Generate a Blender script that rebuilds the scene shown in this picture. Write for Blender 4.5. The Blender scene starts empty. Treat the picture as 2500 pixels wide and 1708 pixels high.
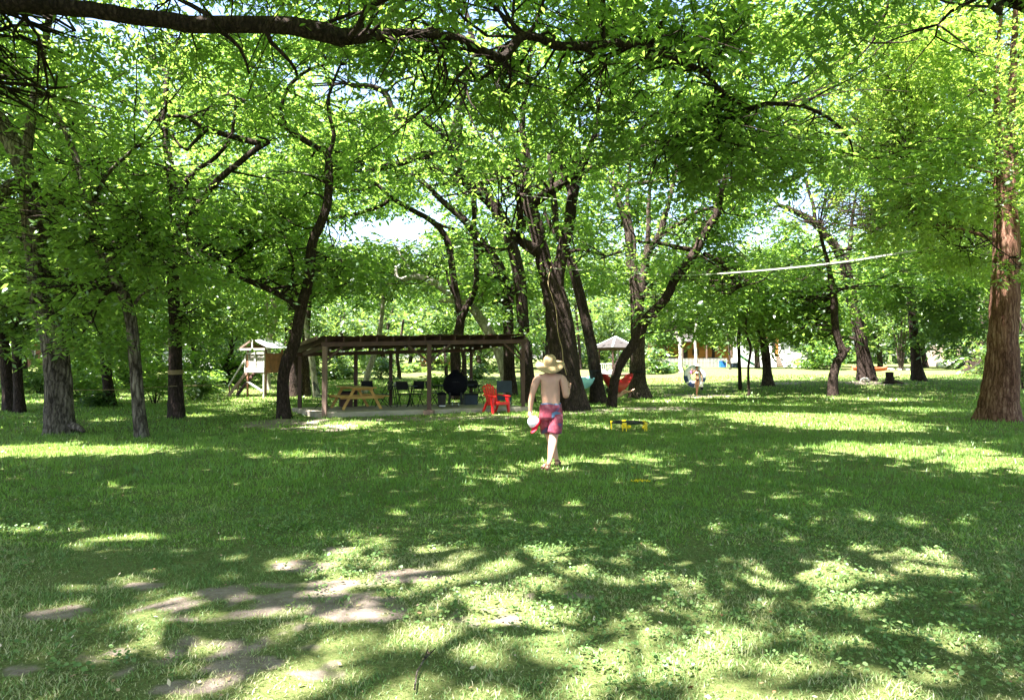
import bpy, bmesh, math, random
import numpy as np
from mathutils import Vector, Matrix

# ------------------------------------------------------------------ camera, sky, sun, exposure
SC = bpy.context.scene
COL = SC.collection
rng = np.random.default_rng(11)
random.seed(5)
F_PX, CX, CY, PITCH, EYE = 1739.0, 1250.0, 854.0, math.radians(1.285), 1.6

cam_d = bpy.data.cameras.new("camera")
cam = bpy.data.objects.new("camera", cam_d)
COL.objects.link(cam)
cam.location = (0, 0, EYE)
cam.rotation_euler = (math.radians(90) + PITCH, 0, 0)
cam_d.sensor_width = 36.0
cam_d.lens = 36.0 * F_PX / 2500.0
cam_d.clip_start = 0.05
cam_d.clip_end = 2000
SC.camera = cam

SUN = Vector((-0.33, -0.25, 0.91)).normalized()
world = bpy.data.worlds.new("World")
SC.world = world
world.use_nodes = True
wn = world.node_tree
wn.nodes.clear()
w_out = wn.nodes.new("ShaderNodeOutputWorld")
w_bg = wn.nodes.new("ShaderNodeBackground")
w_sky = wn.nodes.new("ShaderNodeTexSky")
w_sky.sky_type = 'NISHITA'
w_sky.sun_disc = False
w_sky.sun_elevation = math.asin(SUN.z)
w_sky.sun_rotation = math.atan2(SUN.x, SUN.y)
w_sky.air_density = 1.0
w_sky.dust_density = 2.0
wn.links.new(w_sky.outputs[0], w_bg.inputs[0])
w_bg.inputs[1].default_value = 0.065
wn.links.new(w_bg.outputs[0], w_out.inputs[0])

sun_d = bpy.data.lights.new("sun", 'SUN')
sun_d.energy = 5.0
sun_d.angle = math.radians(0.6)
sun_d.color = (1.0, 0.955, 0.87)
sun = bpy.data.objects.new("sun", sun_d)
COL.objects.link(sun)
sun.rotation_euler = SUN.to_track_quat('Z', 'Y').to_euler()
sun.location = (-15, -12, 40)

SC.view_settings.view_transform = 'Standard'
SC.view_settings.look = 'None'
SC.view_settings.gamma = 1.0
SC.view_settings.exposure = 3.32
SC.view_settings.use_curve_mapping = False
SC.render.engine = 'CYCLES'
SC.cycles.use_denoising = True
SC.cycles.max_bounces = 7
SC.cycles.diffuse_bounces = 4
SC.cycles.transmission_bounces = 5
SC.cycles.glossy_bounces = 2
SC.cycles.sample_clamp_indirect = 6.0
SC.cycles.caustics_reflective = False
SC.cycles.caustics_refractive = False

# ------------------------------------------------------------------ geometry of the view and the ground
def sstep(t):
    t = np.clip(t, 0, 1)
    return t * t * (3 - 2 * t)

def ground_z(x, y):
    x = np.asarray(x, float); y = np.asarray(y, float)
    start = 35 - 8 * sstep((x - 5) / 18)
    z = 1.45 * sstep((y - start) / 48) + 0.012 * np.clip(y - 88, 0, None)
    z = z + 0.02 * np.sin(x * 0.45 + 1) * np.sin(y * 0.38) * sstep((y - 4) / 10)
    return z

def gz(x, y):
    return float(ground_z(x, y))

def at(px, py, Y):
    xc = (px - CX) / F_PX; yc = (CY - py) / F_PX
    dy = math.cos(PITCH) - yc * math.sin(PITCH)
    dz = math.sin(PITCH) + yc * math.cos(PITCH)
    s = Y / dy
    return Vector((xc * s, Y, EYE + dz * s))

def foot(px, py):
    """the ground point seen at a pixel of the photograph"""
    lo = 2.5
    Y = lo
    while Y < 140:
        p = at(px, py, Y)
        if p.z <= gz(p.x, p.y):
            return Vector((p.x, p.y, gz(p.x, p.y)))
        Y += 0.05
    p = at(px, py, 140)
    return Vector((p.x, 140, gz(p.x, 140)))

def proj(x, y, z):
    y = np.maximum(y, 0.3)
    c, s = math.cos(PITCH), math.sin(PITCH)
    dz = z - EYE
    depth = y * c + dz * s
    up = -y * s + dz * c
    return CX + F_PX * x / depth, CY - F_PX * up / depth

_lat = np.random.default_rng(3).random((256, 256))
def vnoise(x, y, f=1.0, ox=0.0):
    x = np.asarray(x, float) * f + 137.3 + ox; y = np.asarray(y, float) * f + 91.7 - ox
    xi = np.floor(x).astype(int); yi = np.floor(y).astype(int)
    tx = x - xi; ty = y - yi
    tx = tx * tx * (3 - 2 * tx); ty = ty * ty * (3 - 2 * ty)
    a = _lat[xi % 256, yi % 256]; b = _lat[(xi + 1) % 256, yi % 256]
    c = _lat[xi % 256, (yi + 1) % 256]; d = _lat[(xi + 1) % 256, (yi + 1) % 256]
    return (a * (1 - tx) + b * tx) * (1 - ty) + (c * (1 - tx) + d * tx) * ty

def fbm(x, y, f=1.0, ox=0.0):
    return (vnoise(x, y, f, ox) * 0.5 + vnoise(x, y, f * 2.1, ox + 7) * 0.3 + vnoise(x, y, f * 4.3, ox + 19) * 0.2)

# ------------------------------------------------------------------ object helpers
def link(o, parent=None):
    COL.objects.link(o)
    if parent is not None:
        o.parent = parent
    return o

def tag(o, label=None, cat=None, group=None, kind=None):
    if label: o['label'] = label
    if cat: o['category'] = cat
    if group: o['group'] = group
    if kind: o['kind'] = kind
    return o

def thing(name, label, cat, loc=(0, 0, 0), rz=0.0, group=None):
    o = bpy.data.objects.new(name, None)
    o.empty_display_size = 0.2
    o.location = loc
    o.rotation_euler = (0, 0, rz)
    link(o)
    return tag(o, label, cat, group)

def np_mesh(name, V, faces, mat, parent=None, attrs=None, smooth=False, mats=None, mi=None):
    """V (n,3); faces: (m,k) int array or list of such arrays"""
    if not isinstance(faces, (list, tuple)):
        faces = [faces]
    faces = [f for f in faces if len(f)]
    me = bpy.data.meshes.new(name)
    V = np.asarray(V, np.float32)
    me.vertices.add(len(V))
    me.vertices.foreach_set("co", V.ravel())
    sizes = np.concatenate([np.full(len(f), f.shape[1]) for f in faces])
    loops = np.concatenate([f.ravel() for f in faces]).astype(np.int32)
    me.loops.add(len(loops))
    me.loops.foreach_set("vertex_index", loops)
    me.polygons.add(len(sizes))
    starts = np.concatenate([[0], np.cumsum(sizes)[:-1]]).astype(np.int32)
    me.polygons.foreach_set("loop_start", starts)
    if smooth:
        me.polygons.foreach_set("use_smooth", np.ones(len(sizes), bool))
    if attrs:
        for k, (dom, val) in attrs.items():
            a = me.attributes.new(k, 'FLOAT', dom)
            a.data.foreach_set("value", np.asarray(val, np.float32))
    me.update(calc_edges=True)
    for m in (mats or [mat]):
        me.materials.append(m)
    if mi is not None:
        me.polygons.foreach_set("material_index", np.asarray(mi, np.int32))
    o = bpy.data.objects.new(name, me)
    return link(o, parent)

class MB:
    """collects shapes for one mesh object"""
    def __init__(s):
        s.v = []; s.f = []; s.sm = []
    def add(s, vs, fs, smooth=False):
        b = len(s.v)
        s.v += [tuple(v) for v in vs]
        s.f += [tuple(i + b for i in f) for f in fs]
        s.sm += [smooth] * len(fs)
        return s
    def box(s, c, d, rot=None):
        """centre, full sizes, optional Matrix"""
        hx, hy, hz = d[0] / 2, d[1] / 2, d[2] / 2
        b = min(d) * 0.12
        vs = []
        for sz in (-1, 1):
            for (ax, ay) in ((-1, -1), (1, -1), (1, 1), (-1, 1)):
                vs.append(Vector((ax * hx, ay * hy, sz * hz)))
        R = rot if rot is not None else Matrix.Identity(3)
        vs = [R @ v + Vector(c) for v in vs]
        return s.add(vs, [(3, 2, 1, 0), (4, 5, 6, 7), (0, 1, 5, 4), (1, 2, 6, 5), (2, 3, 7, 6), (3, 0, 4, 7)])
    def bar(s, p, q, w, h=None, up=(0, 0, 1)):
        """box from p to q; w = width across, h = height along up"""
        h = w if h is None else h
        p, q = Vector(p), Vector(q)
        d = q - p; L = d.length
        if L < 1e-6: return s
        d.normalize()
        u = Vector(up)
        if abs(d.dot(u)) > 0.97: u = Vector((0, 1, 0))
        side = d.cross(u).normalized(); u2 = side.cross(d).normalized()
        R = Matrix((side, d, u2)).transposed()
        return s.box((p + q) / 2, (w, L, h), R)
    def tube(s, pts, rad, sides=8, cap=True):
        pts = [Vector(p) for p in pts]
        if not hasattr(rad, '__len__'): rad = [rad] * len(pts)
        vs = []; fs = []
        up = Vector((0.03, 0.02, 1))
        for i, p in enumerate(pts):
            d = (pts[min(i + 1, len(pts) - 1)] - pts[max(i - 1, 0)])
            d = d.normalized() if d.length > 1e-9 else Vector((0, 0, 1))
            if i == 0:
                ref = up if abs(d.dot(up)) < 0.9 else Vector((1, 0, 0))
                a = d.cross(ref).normalized()
            else:
                a = (a - d * a.dot(d)).normalized()
            b = d.cross(a)
            for k in range(sides):
                t = 2 * math.pi * k / sides
                vs.append(p + (a * math.cos(t) + b * math.sin(t)) * rad[i])
        n = len(pts)
        for i in range(n - 1):
            for k in range(sides):
                k2 = (k + 1) % sides
                fs.append((i * sides + k, i * sides + k2, (i + 1) * sides + k2, (i + 1) * sides + k))
        s.add(vs, fs, True)
        if cap:
            b0 = len(s.v) - len(vs)
            s.f.append(tuple(b0 + k for k in reversed(range(sides)))); s.sm.append(False)
            s.f.append(tuple(b0 + (n - 1) * sides + k for k in range(sides))); s.sm.append(False)
        return s
    def lathe(s, prof, c=(0, 0, 0), n=20, sx=1, sy=1, rot=None):
        """prof: [(r,z)...] bottom to top"""
        vs = []; fs = []
        R = rot if rot is not None else Matrix.Identity(3)
        for (r, z) in prof:
            for k in range(n):
                t = 2 * math.pi * k / n
                vs.append(R @ Vector((r * math.cos(t) * sx, r * math.sin(t) * sy, z)) + Vector(c))
        m = len(prof)
        for i in range(m - 1):
            for k in range(n):
                k2 = (k + 1) % n
                fs.append((i * n + k, i * n + k2, (i + 1) * n + k2, (i + 1) * n + k))
        if prof[0][0] > 1e-4: fs.append(tuple(reversed(range(n))))
        if prof[-1][0] > 1e-4: fs.append(tuple((m - 1) * n + k for k in range(n)))
        return s.add(vs, fs, True)
    def ball(s, c, r, n=12, sq=(1, 1, 1)):
        prof = [(max(1e-5, math.sin(math.pi * i / n)), -math.cos(math.pi * i / n)) for i in range(n + 1)]
        vs = []; fs = []
        m = n * 2 if n < 8 else 16
        for (a, z) in prof:
            for k in range(m):
                t = 2 * math.pi * k / m
                vs.append((c[0] + r * sq[0] * a * math.cos(t), c[1] + r * sq[1] * a * math.sin(t), c[2] + r * sq[2] * z))
        for i in range(len(prof) - 1):
            for k in range(m):
                k2 = (k + 1) % m
                fs.append((i * m + k, i * m + k2, (i + 1) * m + k2, (i + 1) * m + k))
        return s.add(vs, fs, True)
    def build(s, name, mat, parent=None, bevel=0.0):
        me = bpy.data.meshes.new(name)
        me.from_pydata(s.v, [], s.f)
        me.polygons.foreach_set("use_smooth", s.sm)
        me.materials.append(mat)
        me.update()
        o = bpy.data.objects.new(name, me)
        link(o, parent)
        if bevel > 0:
            b = o.modifiers.new("bevel", 'BEVEL'); b.width = bevel; b.segments = 2; b.limit_method = 'ANGLE'
        return o

# ------------------------------------------------------------------ materials
def new_mat(name):
    m = bpy.data.materials.new(name); m.use_nodes = True
    nt = m.node_tree
    for n in list(nt.nodes): nt.nodes.remove(n)
    out = nt.nodes.new("ShaderNodeOutputMaterial")
    return m, nt, out

def N(nt, t, **kw):
    n = nt.nodes.new(t)
    for k, v in kw.items(): setattr(n, k, v)
    return n

def ramp(nt, stops, fac):
    r = nt.nodes.new("ShaderNodeValToRGB")
    e = r.color_ramp.elements
    while len(e) > 1: e.remove(e[-1])
    e[0].position = stops[0][0]; e[0].color = (*stops[0][1], 1)
    for p, c in stops[1:]:
        x = e.new(p); x.color = (*c, 1)
    nt.links.new(fac, r.inputs[0])
    return r.outputs[0]

def noise_fac(nt, scale, detail=4, stretch=(1, 1, 1), coord='Object', rough=0.55):
    tc = N(nt, "ShaderNodeTexCoord"); mp = N(nt, "ShaderNodeMapping")
    mp.inputs['Scale'].default_value = stretch
    nz = N(nt, "ShaderNodeTexNoise")
    nz.inputs['Scale'].default_value = scale; nz.inputs['Detail'].default_value = detail
    nz.inputs['Roughness'].default_value = rough
    nt.links.new(tc.outputs[coord], mp.inputs[0]); nt.links.new(mp.outputs[0], nz.inputs['Vector'])
    return nz.outputs['Fac']

def simple(name, col, rough=0.6, var=0.25, scale=6, bump=0.15, metal=0.0, stretch=(1, 1, 1), bscale=None, spec=0.4):
    m, nt, out = new_mat(name)
    b = N(nt, "ShaderNodeBsdfPrincipled")
    b.inputs['Roughness'].default_value = rough; b.inputs['Metallic'].default_value = metal
    b.inputs['Specular IOR Level'].default_value = spec
    f = noise_fac(nt, scale, 5, stretch)
    lo = tuple(c * (1 - var) for c in col); hi = tuple(min(1, c * (1 + var)) for c in col)
    nt.links.new(ramp(nt, [(0.3, lo), (0.7, hi)], f), b.inputs['Base Color'])
    if bump:
        f2 = noise_fac(nt, bscale or scale * 4, 4, stretch)
        bp = N(nt, "ShaderNodeBump"); bp.inputs['Strength'].default_value = bump; bp.inputs['Distance'].default_value = 0.02
        nt.links.new(f2, bp.inputs['Height']); nt.links.new(bp.outputs[0], b.inputs['Normal'])
    nt.links.new(b.outputs[0], out.inputs[0])
    return m

def leaf_mat(name, stops, trans=(0.34, 0.50, 0.07), tmix=0.52, gloss=0.05):
    m, nt, out = new_mat(name)
    at_ = N(nt, "ShaderNodeAttribute", attribute_name="rnd")
    col = ramp(nt, stops, at_.outputs['Fac'])
    d = N(nt, "ShaderNodeBsdfDiffuse"); nt.links.new(col, d.inputs[0])
    t = N(nt, "ShaderNodeBsdfTranslucent")
    tc = ramp(nt, [(0.0, tuple(c * 0.55 for c in trans)), (1.0, tuple(min(1, c * 1.35) for c in trans))], at_.outputs['Fac'])
    nt.links.new(tc, t.inputs[0])
    mx = N(nt, "ShaderNodeMixShader"); mx.inputs[0].default_value = tmix
    nt.links.new(d.outputs[0], mx.inputs[1]); nt.links.new(t.outputs[0], mx.inputs[2])
    g = N(nt, "ShaderNodeBsdfGlossy"); g.inputs['Roughness'].default_value = 0.42
    g.inputs[0].default_value = (0.9, 0.95, 1, 1)
    m2 = N(nt, "ShaderNodeMixShader"); m2.inputs[0].default_value = gloss
    nt.links.new(mx.outputs[0], m2.inputs[1]); nt.links.new(g.outputs[0], m2.inputs[2])
    nt.links.new(m2.outputs[0], out.inputs[0])
    return m

def bark_mat(name, lo, mid, hi, scale=9, zs=0.16, strength=0.9):
    m, nt, out = new_mat(name)
    b = N(nt, "ShaderNodeBsdfPrincipled"); b.inputs['Roughness'].default_value = 0.92
    b.inputs['Specular IOR Level'].default_value = 0.15
    tc = N(nt, "ShaderNodeTexCoord"); nz = N(nt, "ShaderNodeTexNoise"); nz.inputs['Scale'].default_value = 5; nz.inputs['Detail'].default_value = 5
    nt.links.new(tc.outputs['Object'], nz.inputs['Vector'])
    vm = N(nt, "ShaderNodeVectorMath", operation='MULTIPLY_ADD')
    nt.links.new(nz.outputs['Color'], vm.inputs[0]); vm.inputs[1].default_value = (.16, .16, .5); nt.links.new(tc.outputs['Object'], vm.inputs[2])
    mp = N(nt, "ShaderNodeMapping"); mp.inputs['Scale'].default_value = (1, 1, zs); nt.links.new(vm.outputs[0], mp.inputs[0])
    vo = N(nt, "ShaderNodeTexVoronoi", feature='DISTANCE_TO_EDGE'); vo.inputs['Scale'].default_value = scale; nt.links.new(mp.outputs[0], vo.inputs['Vector'])
    ridge = ramp(nt, [(0.0, (0, 0, 0)), (0.16, (.65, .65, .65)), (0.45, (1, 1, 1))], vo.outputs['Distance'])
    f = noise_fac(nt, scale * 1.6, 7, (1, 1, max(.12, zs)), rough=0.7)
    f2 = noise_fac(nt, 1.3, 4, (1, 1, 0.7))
    ma = N(nt, "ShaderNodeMath", operation='MULTIPLY_ADD'); nt.links.new(ridge, ma.inputs[0]); ma.inputs[1].default_value = 0.30; nt.links.new(f, ma.inputs[2])
    mb = N(nt, "ShaderNodeMath", operation='MULTIPLY_ADD'); nt.links.new(f2, mb.inputs[0]); mb.inputs[1].default_value = 0.40; nt.links.new(ma.outputs[0], mb.inputs[2])
    sb = N(nt, "ShaderNodeMath", operation='SUBTRACT'); nt.links.new(mb.outputs[0], sb.inputs[0]); sb.inputs[1].default_value = 0.42
    nt.links.new(ramp(nt, [(0.22, lo), (0.48, mid), (0.72, hi)], sb.outputs[0]), b.inputs['Base Color'])
    bp = N(nt, "ShaderNodeBump"); bp.inputs['Strength'].default_value = strength; bp.inputs['Distance'].default_value = 0.06
    nt.links.new(sb.outputs[0], bp.inputs['Height']); nt.links.new(bp.outputs[0], b.inputs['Normal'])
    nt.links.new(b.outputs[0], out.inputs[0])
    return m

M = {}
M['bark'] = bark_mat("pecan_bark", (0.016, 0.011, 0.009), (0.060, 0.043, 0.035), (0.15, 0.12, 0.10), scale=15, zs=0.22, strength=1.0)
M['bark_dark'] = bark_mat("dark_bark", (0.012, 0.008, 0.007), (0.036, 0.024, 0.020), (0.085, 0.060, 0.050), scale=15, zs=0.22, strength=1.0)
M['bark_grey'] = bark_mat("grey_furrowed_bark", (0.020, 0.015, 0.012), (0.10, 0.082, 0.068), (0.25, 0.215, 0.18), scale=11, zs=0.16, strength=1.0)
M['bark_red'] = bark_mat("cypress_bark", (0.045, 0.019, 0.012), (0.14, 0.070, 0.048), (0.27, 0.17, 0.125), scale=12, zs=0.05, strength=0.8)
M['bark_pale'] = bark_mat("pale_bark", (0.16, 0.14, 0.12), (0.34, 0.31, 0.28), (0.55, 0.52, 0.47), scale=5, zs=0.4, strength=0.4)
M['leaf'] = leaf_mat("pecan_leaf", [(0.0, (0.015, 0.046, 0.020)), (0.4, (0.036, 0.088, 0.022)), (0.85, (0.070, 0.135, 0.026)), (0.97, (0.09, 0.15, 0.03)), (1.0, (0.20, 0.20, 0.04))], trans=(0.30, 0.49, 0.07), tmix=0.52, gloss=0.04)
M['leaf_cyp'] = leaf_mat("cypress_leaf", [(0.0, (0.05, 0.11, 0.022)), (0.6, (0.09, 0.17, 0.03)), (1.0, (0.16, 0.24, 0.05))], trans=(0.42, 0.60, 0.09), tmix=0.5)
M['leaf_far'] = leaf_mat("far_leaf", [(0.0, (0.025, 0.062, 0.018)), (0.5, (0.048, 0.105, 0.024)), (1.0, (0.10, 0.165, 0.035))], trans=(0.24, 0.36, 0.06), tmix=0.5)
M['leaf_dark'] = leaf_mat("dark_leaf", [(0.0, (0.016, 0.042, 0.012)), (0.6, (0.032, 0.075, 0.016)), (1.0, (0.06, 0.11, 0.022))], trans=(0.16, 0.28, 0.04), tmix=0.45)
M['grass_near'] = leaf_mat("thin_grass", [(0.0, (0.065, 0.130, 0.035)), (0.45, (0.110, 0.190, 0.052)), (0.75, (0.20, 0.245, 0.095)), (1.0, (0.36, 0.32, 0.19))], trans=(0.22, 0.34, 0.08), tmix=0.28, gloss=0.02)
M['grass'] = leaf_mat("lawn_grass", [(0.0, (0.070, 0.145, 0.028)), (0.5, (0.118, 0.225, 0.038)), (0.85, (0.190, 0.295, 0.060)), (1.0, (0.36, 0.34, 0.17))], trans=(0.34, 0.52, 0.08), tmix=0.32, gloss=0.02)
M['weed'] = leaf_mat("weed_leaf", [(0.0, (0.055, 0.11, 0.035)), (0.6, (0.105, 0.18, 0.06)), (1.0, (0.17, 0.24, 0.09))], trans=(0.28, 0.42, 0.10), tmix=0.3, gloss=0.02)
M['litter'] = leaf_mat("dry_leaf", [(0.0, (0.16, 0.06, 0.03)), (0.5, (0.30, 0.19, 0.11)), (1.0, (0.5, 0.42, 0.33))], trans=(0.2, 0.12, 0.05), tmix=0.1)
M['wood_brown'] = simple("brown_painted_wood", (0.07, 0.036, 0.030), 0.7, 0.3, 5, 0.3, stretch=(1, 1, 0.25), bscale=30)
M['wood_tan'] = simple("weathered_post_wood", (0.16, 0.105, 0.085), 0.75, 0.3, 5, 0.3, stretch=(1, 1, 0.2), bscale=30)
M['wood_yellow'] = simple("new_pine_wood", (0.47, 0.27, 0.075), 0.6, 0.25, 5, 0.2, stretch=(1, 0.2, 1), bscale=25)
M['wood_pale'] = simple("pale_sawn_wood", (0.35, 0.335, 0.315), 0.75, 0.2, 5, 0.2)
M['wood_rust'] = simple("reddish_plywood", (0.24, 0.105, 0.065), 0.75, 0.3, 4, 0.2)
M['wood_orange'] = simple("orange_cedar", (0.44, 0.17, 0.05), 0.6, 0.35, 2.2, 0.2, stretch=(0.3, 0.3, 3))
M['cedar_dark'] = simple("dark_opening", (0.03, 0.02, 0.018), 0.7, 0.2)
M['roof_metal'] = simple("rusty_roof_sheet", (0.06, 0.026, 0.022), 0.6, 0.45, 3, 0.3, metal=0.2)
M['roof_grey'] = simple("grey_tin_sheet", (0.62, 0.64, 0.67), 0.5, 0.12, 4, 0.15, metal=0.1)
M['shingle'] = simple("weathered_shingle", (0.032, 0.027, 0.026), 0.9, 0.3, 12, 0.4)
M['concrete'] = simple("old_concrete", (0.33, 0.28, 0.24), 0.9, 0.22, 3, 0.35, bscale=40)
M['concrete_edge'] = simple("dusty_concrete_edge", (0.36, 0.27, 0.20), 0.9, 0.25, 3, 0.35, bscale=40)
M['fence_white'] = simple("chalky_white_paint", (0.26, 0.26, 0.25), 0.7, 0.1, 5, 0.05)
M['white'] = simple("white_paint", (0.72, 0.71, 0.68), 0.55, 0.06, 5, 0.05)
M['red'] = simple("red_plastic", (0.62, 0.010, 0.012), 0.38, 0.08, 3, 0.03, spec=0.5)
M['red_cloth'] = simple("red_nylon", (0.33, 0.004, 0.010), 0.55, 0.15, 5, 0.2)
M['cyan_cloth'] = simple("cyan_nylon", (0.34, 0.72, 0.80), 0.55, 0.1, 5, 0.2)
M['slate'] = simple("slate_blue_plastic", (0.035, 0.048, 0.078), 0.6, 0.15, 5, 0.1)
M['black'] = simple("black_cover", (0.004, 0.004, 0.008), 0.8, 0.3, 6, 0.3, spec=0.12)
M['black_metal'] = simple("black_metal", (0.010, 0.010, 0.012), 0.5, 0.2, 6, 0.0, spec=0.2)
M['chrome'] = simple("dull_chrome", (0.5, 0.5, 0.5), 0.3, 0.1, 6, 0.0, metal=0.9)
M['yellow'] = simple("yellow_plastic", (0.80, 0.58, 0.01), 0.4, 0.08, 5, 0.0)
M['skin'] = simple("tanned_skin", (0.48, 0.26, 0.18), 0.55, 0.16, 5, 0.08)
M['skin_pale'] = simple("pale_skin", (0.66, 0.42, 0.30), 0.55, 0.06, 6, 0.04)
M['skin_dark'] = simple("warm_skin", (0.36, 0.17, 0.10), 0.55, 0.06, 6, 0.04)
M['straw'] = simple("woven_straw", (0.34, 0.235, 0.115), 0.8, 0.15, 60, 0.35, bscale=160, stretch=(1, 1, 3))
M['hair'] = simple("dark_hair", (0.02, 0.014, 0.012), 0.6, 0.2, 30, 0.2)
M['sandal'] = simple("sandal_leather", (0.09, 0.035, 0.028), 0.6, 0.2, 20, 0.1)
M['cap_white'] = simple("white_cap_cloth", (0.76, 0.80, 0.84), 0.8, 0.05, 20, 0.1)
M['cap_red'] = simple("red_cap_cloth", (0.62, 0.01, 0.035), 0.7, 0.1, 20, 0.1)
M['rope'] = simple("tan_rope", (0.36, 0.27, 0.15), 0.9, 0.15, 80, 0.3)
M['strap'] = simple("pale_webbing", (0.42, 0.44, 0.38), 0.7, 0.08, 20, 0.1)
M['tube_white'] = simple("white_vinyl", (0.74, 0.78, 0.88), 0.35, 0.06, 4, 0.02)
M['tube_blue'] = simple("navy_vinyl", (0.02, 0.045, 0.17), 0.35, 0.1, 4, 0.02)
M['purple'] = simple("orchid_cloth", (0.55, 0.16, 0.50), 0.7, 0.1)
M['blue'] = simple("blue_plastic", (0.02, 0.12, 0.42), 0.4, 0.1)
M['green_pl'] = simple("green_plastic", (0.08, 0.55, 0.25), 0.4, 0.1)
M['canoe'] = simple("rust_orange_paint", (0.40, 0.075, 0.03), 0.6, 0.25, 5, 0.1)
M['grey_wall'] = simple("pale_grey_siding", (0.40, 0.40, 0.41), 0.8, 0.1)
M['glass'] = simple("dark_window", (0.02, 0.025, 0.03), 0.1, 0.1, spec=0.8)
M['fence'] = simple("weathered_fence", (0.34, 0.26, 0.22), 0.85, 0.3, 4, 0.2)
M['stone'] = simple("pale_limestone", (0.45, 0.41, 0.36), 0.9, 0.2, 5, 0.4)
M['gravel'] = simple("pale_gravel", (0.55, 0.52, 0.46), 0.95, 0.2, 9, 0.4)

# swim shorts: faded red with darker wear and a blue band
def shorts_mat():
    m, nt, out = new_mat("faded_red_shorts")
    b = N(nt, "ShaderNodeBsdfPrincipled"); b.inputs['Roughness'].default_value = 0.8
    f = noise_fac(nt, 7, 5)
    nt.links.new(ramp(nt, [(0.40, (0.07, 0.06, 0.14)), (0.45, (0.20, 0.022, 0.045)), (0.56, (0.33, 0.05, 0.085)), (0.70, (0.44, 0.15, 0.19))], f), b.inputs['Base Color'])
    bp = N(nt, "ShaderNodeBump"); bp.inputs['Strength'].default_value = 0.5; bp.inputs['Distance'].default_value = 0.02
    nt.links.new(noise_fac(nt, 14, 3, (1, 1, 0.5)), bp.inputs['Height']); nt.links.new(bp.outputs[0], b.inputs['Normal'])
    nt.links.new(b.outputs[0], out.inputs[0])
    return m
M['shorts'] = shorts_mat()
M['shorts_blue'] = simple("blue_grey_cloth", (0.10, 0.16, 0.26), 0.8, 0.2, 12, 0.2)

def ground_mat():
    m, nt, out = new_mat("lawn_soil")
    b = N(nt, "ShaderNodeBsdfPrincipled"); b.inputs['Roughness'].default_value = 1.0
    b.inputs['Specular IOR Level'].default_value = 0.05
    a0 = N(nt, "ShaderNodeAttribute", attribute_name="bare")
    hf = noise_fac(nt, 17, 8, rough=0.8)
    m1 = N(nt, "ShaderNodeMath", operation='SUBTRACT'); nt.links.new(a0.outputs['Fac'], m1.inputs[0]); nt.links.new(hf, m1.inputs[1])
    a = N(nt, "ShaderNodeMath", operation='MULTIPLY_ADD', use_clamp=True); nt.links.new(m1.outputs[0], a.inputs[0]); a.inputs[1].default_value = 1.7; a.inputs[2].default_value = .55
    dirt = ramp(nt, [(0.25, (0.10, 0.075, 0.060)), (0.5, (0.215, 0.172, 0.148)), (0.75, (0.33, 0.28, 0.25))], noise_fac(nt, 9, 9, coord='Object', rough=0.78))
    green = ramp(nt, [(0.32, (0.040, 0.050, 0.020)), (0.5, (0.11, 0.135, 0.045)), (0.66, (0.20, 0.20, 0.095))], noise_fac(nt, 24, 9, coord='Object', rough=0.85))
    mx = N(nt, "ShaderNodeMix", data_type='RGBA')
    nt.links.new(a.outputs[0], mx.inputs[0]); nt.links.new(green, mx.inputs[6]); nt.links.new(dirt, mx.inputs[7])
    nt.links.new(mx.outputs[2], b.inputs['Base Color'])
    bp = N(nt, "ShaderNodeBump"); bp.inputs['Strength'].default_value = 1.0; bp.inputs['Distance'].default_value = 0.035
    nt.links.new(noise_fac(nt, 26, 8, rough=0.75), bp.inputs['Height']); nt.links.new(bp.outputs[0], b.inputs['Normal'])
    nt.links.new(b.outputs[0], out.inputs[0])
    return m
M['ground'] = ground_mat()

# ------------------------------------------------------------------ where the soil is bare and where sun gets through the canopy (both in metres on the ground)
def to_ground_ellipse(cx, cy, rx, ry, w=1.0):
    c = foot(cx, cy); a = foot(cx, cy - ry); b = foot(cx, cy + ry)
    r_x = rx / F_PX * c.y
    return (c.x, (a.y + b.y) / 2, r_x, max(0.06, abs(a.y - b.y) / 2), w)

BARE = [to_ground_ellipse(*e) for e in [
    (1011, 1406, 95, 20, 1.0), (538, 1449, 90, 18, 1.0), (350, 1433, 70, 14, 0.8), (888, 1492, 150, 40, 0.85),
    (620, 1490, 380, 95, 0.62), (619, 1621, 110, 22, 1.1), (457, 1675, 90, 22, 0.95), (420, 1600, 420, 95, 0.58),
    (27, 1643, 90, 30, 0.8), (742, 1384, 90, 16, 0.9), (1331, 1454, 130, 30, 0.45), (2369, 1481, 110, 24, 0.45),
    (820, 1345, 60, 12, 0.8), (1150, 1500, 160, 40, 0.5), (1650, 1540, 90, 20, 0.3),
    (1560, 1110, 120, 9, 0.45), (150, 1500, 120, 30, 0.6), (800, 1640, 140, 40, 0.5),
    (700, 1032, 120, 14, 1.0), (800, 1045, 130, 13, 0.8), (1060, 1022, 300, 7, 0.9), (1640, 998, 170, 6, 1.0),
    (1700, 965, 110, 6, 0.9), (1430, 1004, 120, 8, 0.9), (2140, 935, 110, 6, 0.9), (1920, 936, 60, 4, 0.9),
    (2310, 1020, 90, 8, 0.6), (1230, 1050, 80, 6, 0.5)]]

def blobs(x, y, lst, jit=0.35):
    n = fbm(x, y, 1.3, 3) - 0.5
    out = np.zeros_like(x)
    for (cx, cy, rx, ry, w) in lst:
        d = ((x - cx) / rx) ** 2 + ((y - cy) / ry) ** 2
        d = np.sqrt(d) + n * jit * 3.0
        out = np.maximum(out, w * sstep((1.25 - d) / 0.7))
    return out

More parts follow.
